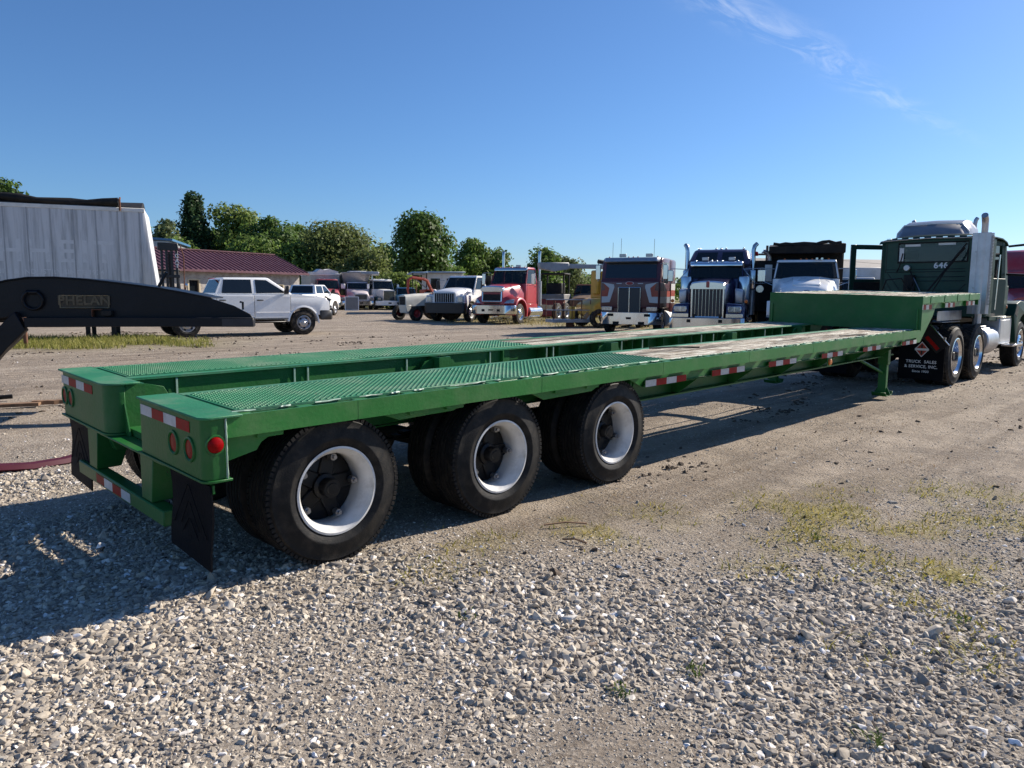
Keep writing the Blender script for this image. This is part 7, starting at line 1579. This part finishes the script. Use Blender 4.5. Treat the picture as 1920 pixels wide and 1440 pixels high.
T = [  # u, top v, depth, radius, kind, leaf, lobes, leaves, leaf size, base, shape, label
    (372, 369, 96, 3.3, 'cone', 'fir', 30, 8000, .30, .10, 'tall dark cypress-like tree standing above all others behind the maroon roof'),
    (325, 416, 92, 2.4, 'tall', 'pale', 14, 3200, .30, .15, 'pale loose-leaved tree left of the tall dark cypress-like tree'),
    (284, 428, 100, 2.0, 'tall', 'mid', 10, 1800, .30, .15, 'small tree peeping over the blue-edged metal shed'),
    (12, 344, 60, 2.6, 'round', 'dark', 14, 3000, .26, .2, 'tree top showing above the white grain trailer'),
    (448, 391, 98, 3.8, 'round', 'light', 22, 7500, .32, .10, 'light green tree right of the tall dark cypress-like tree'),
    (507, 412, 94, 3.8, 'round', 'dark', 22, 7500, .32, .06, 'dark round tree above the middle of the maroon roof'),
    (560, 424, 104, 3.6, 'tall', 'mid', 18, 5000, .32, .08, 'mid green tree between the dark round tree and the willow-like tree'),
    (632, 422, 90, 5.2, 'round', 'olive', 34, 13000, .26, .04, 'broad olive-green willow-like tree behind the red grain truck'),
    (716, 460, 96, 2.9, 'tall', 'mid', 16, 4000, .30, .06, 'narrow tree between the willow-like tree and the big dense tree'),
    (795, 405, 78, 3.35, 'round', 'dark', 40, 12000, .27, .16, 'big dense round tree standing alone behind the farm tractor'),
    (884, 450, 96, 3.3, 'tall', 'mid', 15, 4200, .28, .16, 'open-crowned tree left of the red semi truck roof'),
    (931, 466, 98, 2.7, 'tall', 'mid', 12, 3000, .28, .16, 'smaller tree just behind the red semi truck roof'),
    (1020, 465, 100, 2.9, 'round', 'mid', 14, 3800, .28, .16, 'round tree right of the red semi truck stack'),
    (1062, 482, 104, 2.8, 'tall', 'pale', 16, 2800, .28, .12, 'thin sparse tree above the boom lift jib'),
    (1098, 516, 150, 3.2, 'round', 'mid', 12, 2000, .38, .08, 'low far-off tree left of the maroon cab-over'),
    (405, 440, 104, 4.2, 'round', 'mid', 18, 4600, .34, .02, 'bushy tree low behind the maroon roof, left of the light green tree'),
    (470, 448, 88, 4.4, 'round', 'mid', 20, 5600, .32, .02, 'bushy tree low behind the maroon roof, under the light green tree'),
    (545, 455, 86, 4.2, 'round', 'mid', 20, 5600, .32, .02, 'bushy tree low behind the right end of the maroon roof'),
    (690, 470, 84, 3.4, 'round', 'olive', 16, 4400, .28, .02, 'bushy tree behind the white hopper truck'),
    (845, 500, 90, 2.6, 'round', 'mid', 12, 3000, .28, .02, 'low bushy tree behind the white medium truck'),
    (590, 440, 100, 4.2, 'round', 'olive', 18, 5000, .30, .02, 'bushy olive tree joining the willow-like tree to the woods at its left'),
    (350, 452, 90, 3.6, 'round', 'mid', 16, 4200, .30, .02, 'bushy tree under the tall dark cypress-like tree'),
    (425, 428, 108, 4.4, 'round', 'dark', 18, 4800, .34, .02, 'dark tree filling in between the cypress-like and the light green tree'),
    (663, 446, 98, 4.0, 'round', 'mid', 18, 4800, .30, .02, 'mid green tree on the right shoulder of the willow-like tree'),
    (905, 492, 104, 3.4, 'round', 'mid', 14, 3200, .32, .02, 'low tree filling in left of the red semi truck roof'),
    (1046, 508, 112, 3.2, 'round', 'mid', 12, 2600, .32, .02, 'low far tree under the boom lift jib'),
    (752, 512, 70, 1.9, 'round', 'light', 12, 2600, .20, .02, 'bright green shrub between the long-nose truck and the orange crane')]
for i, (u, v, dp, rd, sh_, mt, lo, le, sz, ba, lab) in enumerate(T):
    rd *= 1.0 if mt == 'fir' else 1.18; le = int(le * 1.5); sz *= .82
    tree('cypress_tree' if mt == 'fir' else ('shrub' if i == len(T) - 1 else 'broadleaf_tree'), lab, U(u, dp), dp, Hh(v, dp), rd, sh_, LEAF[mt], lo, le, sz, ba, i, sh_)
# distant hedge line closing the horizon
def hedge():
    g = np.random.default_rng(9); n = 16000
    lat = g.uniform(-190, 200, n); dep = 170 + g.normal(0, 6, n) + 10 * np.sin(lat * .05)
    hh = 3.2 + 2.6 * fbm(lat + 500, dep * 0 + 3, 14, 5) + 1.2 * fbm(lat + 500, dep * 0, 3, 8)
    z = hh * g.uniform(0, 1, n) ** .7
    pos = np.stack([CAM.x + RGT.x * lat + FWD.x * dep, CAM.y + RGT.y * lat + FWD.y * dep, z], -1)
    nrm = g.normal(size=(n, 3)) + np.array([-FWD.x, -FWD.y, .3]); nrm /= np.linalg.norm(nrm, axis=1)[:, None]
    tx = np.cross(nrm, g.normal(size=(n, 3))); tx /= np.linalg.norm(tx, axis=1)[:, None]; ty = np.cross(nrm, tx); s = g.uniform(.4, 1.0, n)[:, None]
    qv = np.stack([pos - tx * s, pos - ty * s * .7, pos + tx * s, pos + ty * s * .7], 1).reshape(-1, 3)
    me = bpy.data.meshes.new('far_hedge'); me.from_pydata(qv.tolist(), [], [tuple(range(4 * i, 4 * i + 4)) for i in range(n)]); me.materials.append(LEAF['mid'])
    o = bpy.data.objects.new('far_hedge', me); COL.objects.link(o); tag(o, 'far-off green hedge and woodland along the horizon', 'woodland', kind='stuff')
hedge()

# ------------------------------------------------------------------ small things in the yard
p0 = place(49, 652); MB().cyl((p0.x, p0.y, -.05), (p0.x, p0.y, .95), .055, 12).build('fence_post', M('rusty_brown_post', (.16, .075, .045), rough=.85, var=.3), None, bevel=.008)
tag(bpy.data.objects['fence_post'], 'rusty brown post standing in the grass under the black gooseneck', 'post')
HOSE = M('maroon_flat_hose', (.085, .012, .022), rough=.45, var=.2)
pts = [place(*q) for q in ((-160, 905), (-40, 893), (0, 888), (60, 880), (120, 870), (180, 858), (240, 850), (330, 838))]
def ribbon(m, pts, w, th):
    rings = []
    for i, p in enumerate(pts):
        dd = (pts[min(i + 1, len(pts) - 1)] - pts[max(i - 1, 0)]).normalized(); nn = Vector((-dd.y, dd.x, 0))
        z = .012 + .03 * math.sin(i * .9) ** 2
        rings.append([p + nn * w * c + Vector((0, 0, z + th * s)) for c, s in ((-1, 0), (-.6, 1), (.6, 1.1), (1, 0), (.6, -.6), (-.6, -.6))])
    return m.loft(rings)
tag(ribbon(MB(), pts, .065, .035).build('flat_hose', HOSE, None, smooth=50), 'maroon flattened hose lying on the gravel behind the trailer bumper', 'hose')
def plank_thing(label, q0, q1, w, th, mat, nm='wood_plank'):
    a_, b_ = place(*q0), place(*q1); dd = (b_ - a_).normalized(); nn = Vector((-dd.y, dd.x, 0)); rings = []
    for i in range(7):
        p = a_.lerp(b_, i / 6); z = .02 + .01 * rnd.random(); ww = w * rnd.uniform(.75, 1.1)
        rings.append([p + nn * -ww + Vector((0, 0, z)), p + nn * ww + Vector((0, 0, z + .01)), p + nn * ww + Vector((0, 0, z + th)), p + nn * -ww + Vector((0, 0, z + th))])
    tag(MB().loft(rings).build(nm, mat, None), label, 'plank')
SPL = M('splintered_timber', (.22, .13, .075), rough=.9, var=.4, stretch=(1, 6, 1))
plank_thing('splintered brown timber on the gravel left of the trailer, nearer piece', (-30, 768), (75, 764), .07, .04, SPL); plank_thing('splintered brown timber running up to the left trailer beam', (60, 763), (122, 759), .05, .05, SPL)
a_, b_ = place(-20, 752), place(24, 750); tag(MB().tube([a_ + Vector((0, 0, .04)), b_ + Vector((0, 0, .05))], .03, 8).build('steel_rod', G['frame'], None, smooth=50), 'short dark steel rod on the ground at the left edge', 'rod')
for q, lab in (((1300, 1262), 'small bright green weed on the bare dirt, lower middle'), ((1160, 1300), 'leafy green weed sprouting from the dirt track near the bottom'), ((1625, 1385), 'upright green weed in the gravel at the lower right'), ((1530, 1010), 'green weed clump at the edge of the mossy gravel'), ((880, 1160), 'tiny green sprout in the gravel below the first wheel'), ((1800, 1165), 'bluish green weed spreading in the mossy gravel')):
    p0 = place(*q); m = MB(); nb = 30
    for i in range(nb):
        a_ = rnd.uniform(0, 6.28); ln = rnd.uniform(.012, .045) * (1.1 if q[1] > 1380 else .6); hh = rnd.uniform(.008, .036); c = Vector((p0.x + rnd.uniform(-.045, .045), p0.y + rnd.uniform(-.045, .045), 0.0)); dd = Vector((math.cos(a_), math.sin(a_), 0)); sd_ = Vector((-dd.y, dd.x, 0)) * .0042
        m.add([c, c + dd * ln * .5 + sd_ + Vector((0, 0, hh * .8)), c + dd * ln + Vector((0, 0, hh)), c + dd * ln * .5 - sd_ + Vector((0, 0, hh * .75))], [(0, 1, 2, 3)])
    tag(m.build('weed', leafmat('fresh_weed_leaf', (.06, .10, .025), (.10, .15, .035), (.16, .19, .05)) if 'fresh_weed_leaf' not in bpy.data.materials else bpy.data.materials['fresh_weed_leaf'], None, fix=False), lab, 'weed', 'weeds in the gravel')
for q0, q1, lab in (((1100, 985), (1020, 990), 'thin dry stick lying beside the weeds'), ((1055, 1015), (1100, 1024), 'short red-tipped twig in the gravel')):
    a_, b_ = place(*q0), place(*q1); m_ = a_.lerp(b_, .5) + Vector((0, 0, .03)); tag(MB().tube([a_ + Vector((0, 0, .012)), m_, b_ + Vector((0, 0, .02))], .006, 5).build('dry_stick', SPL), lab, 'stick')
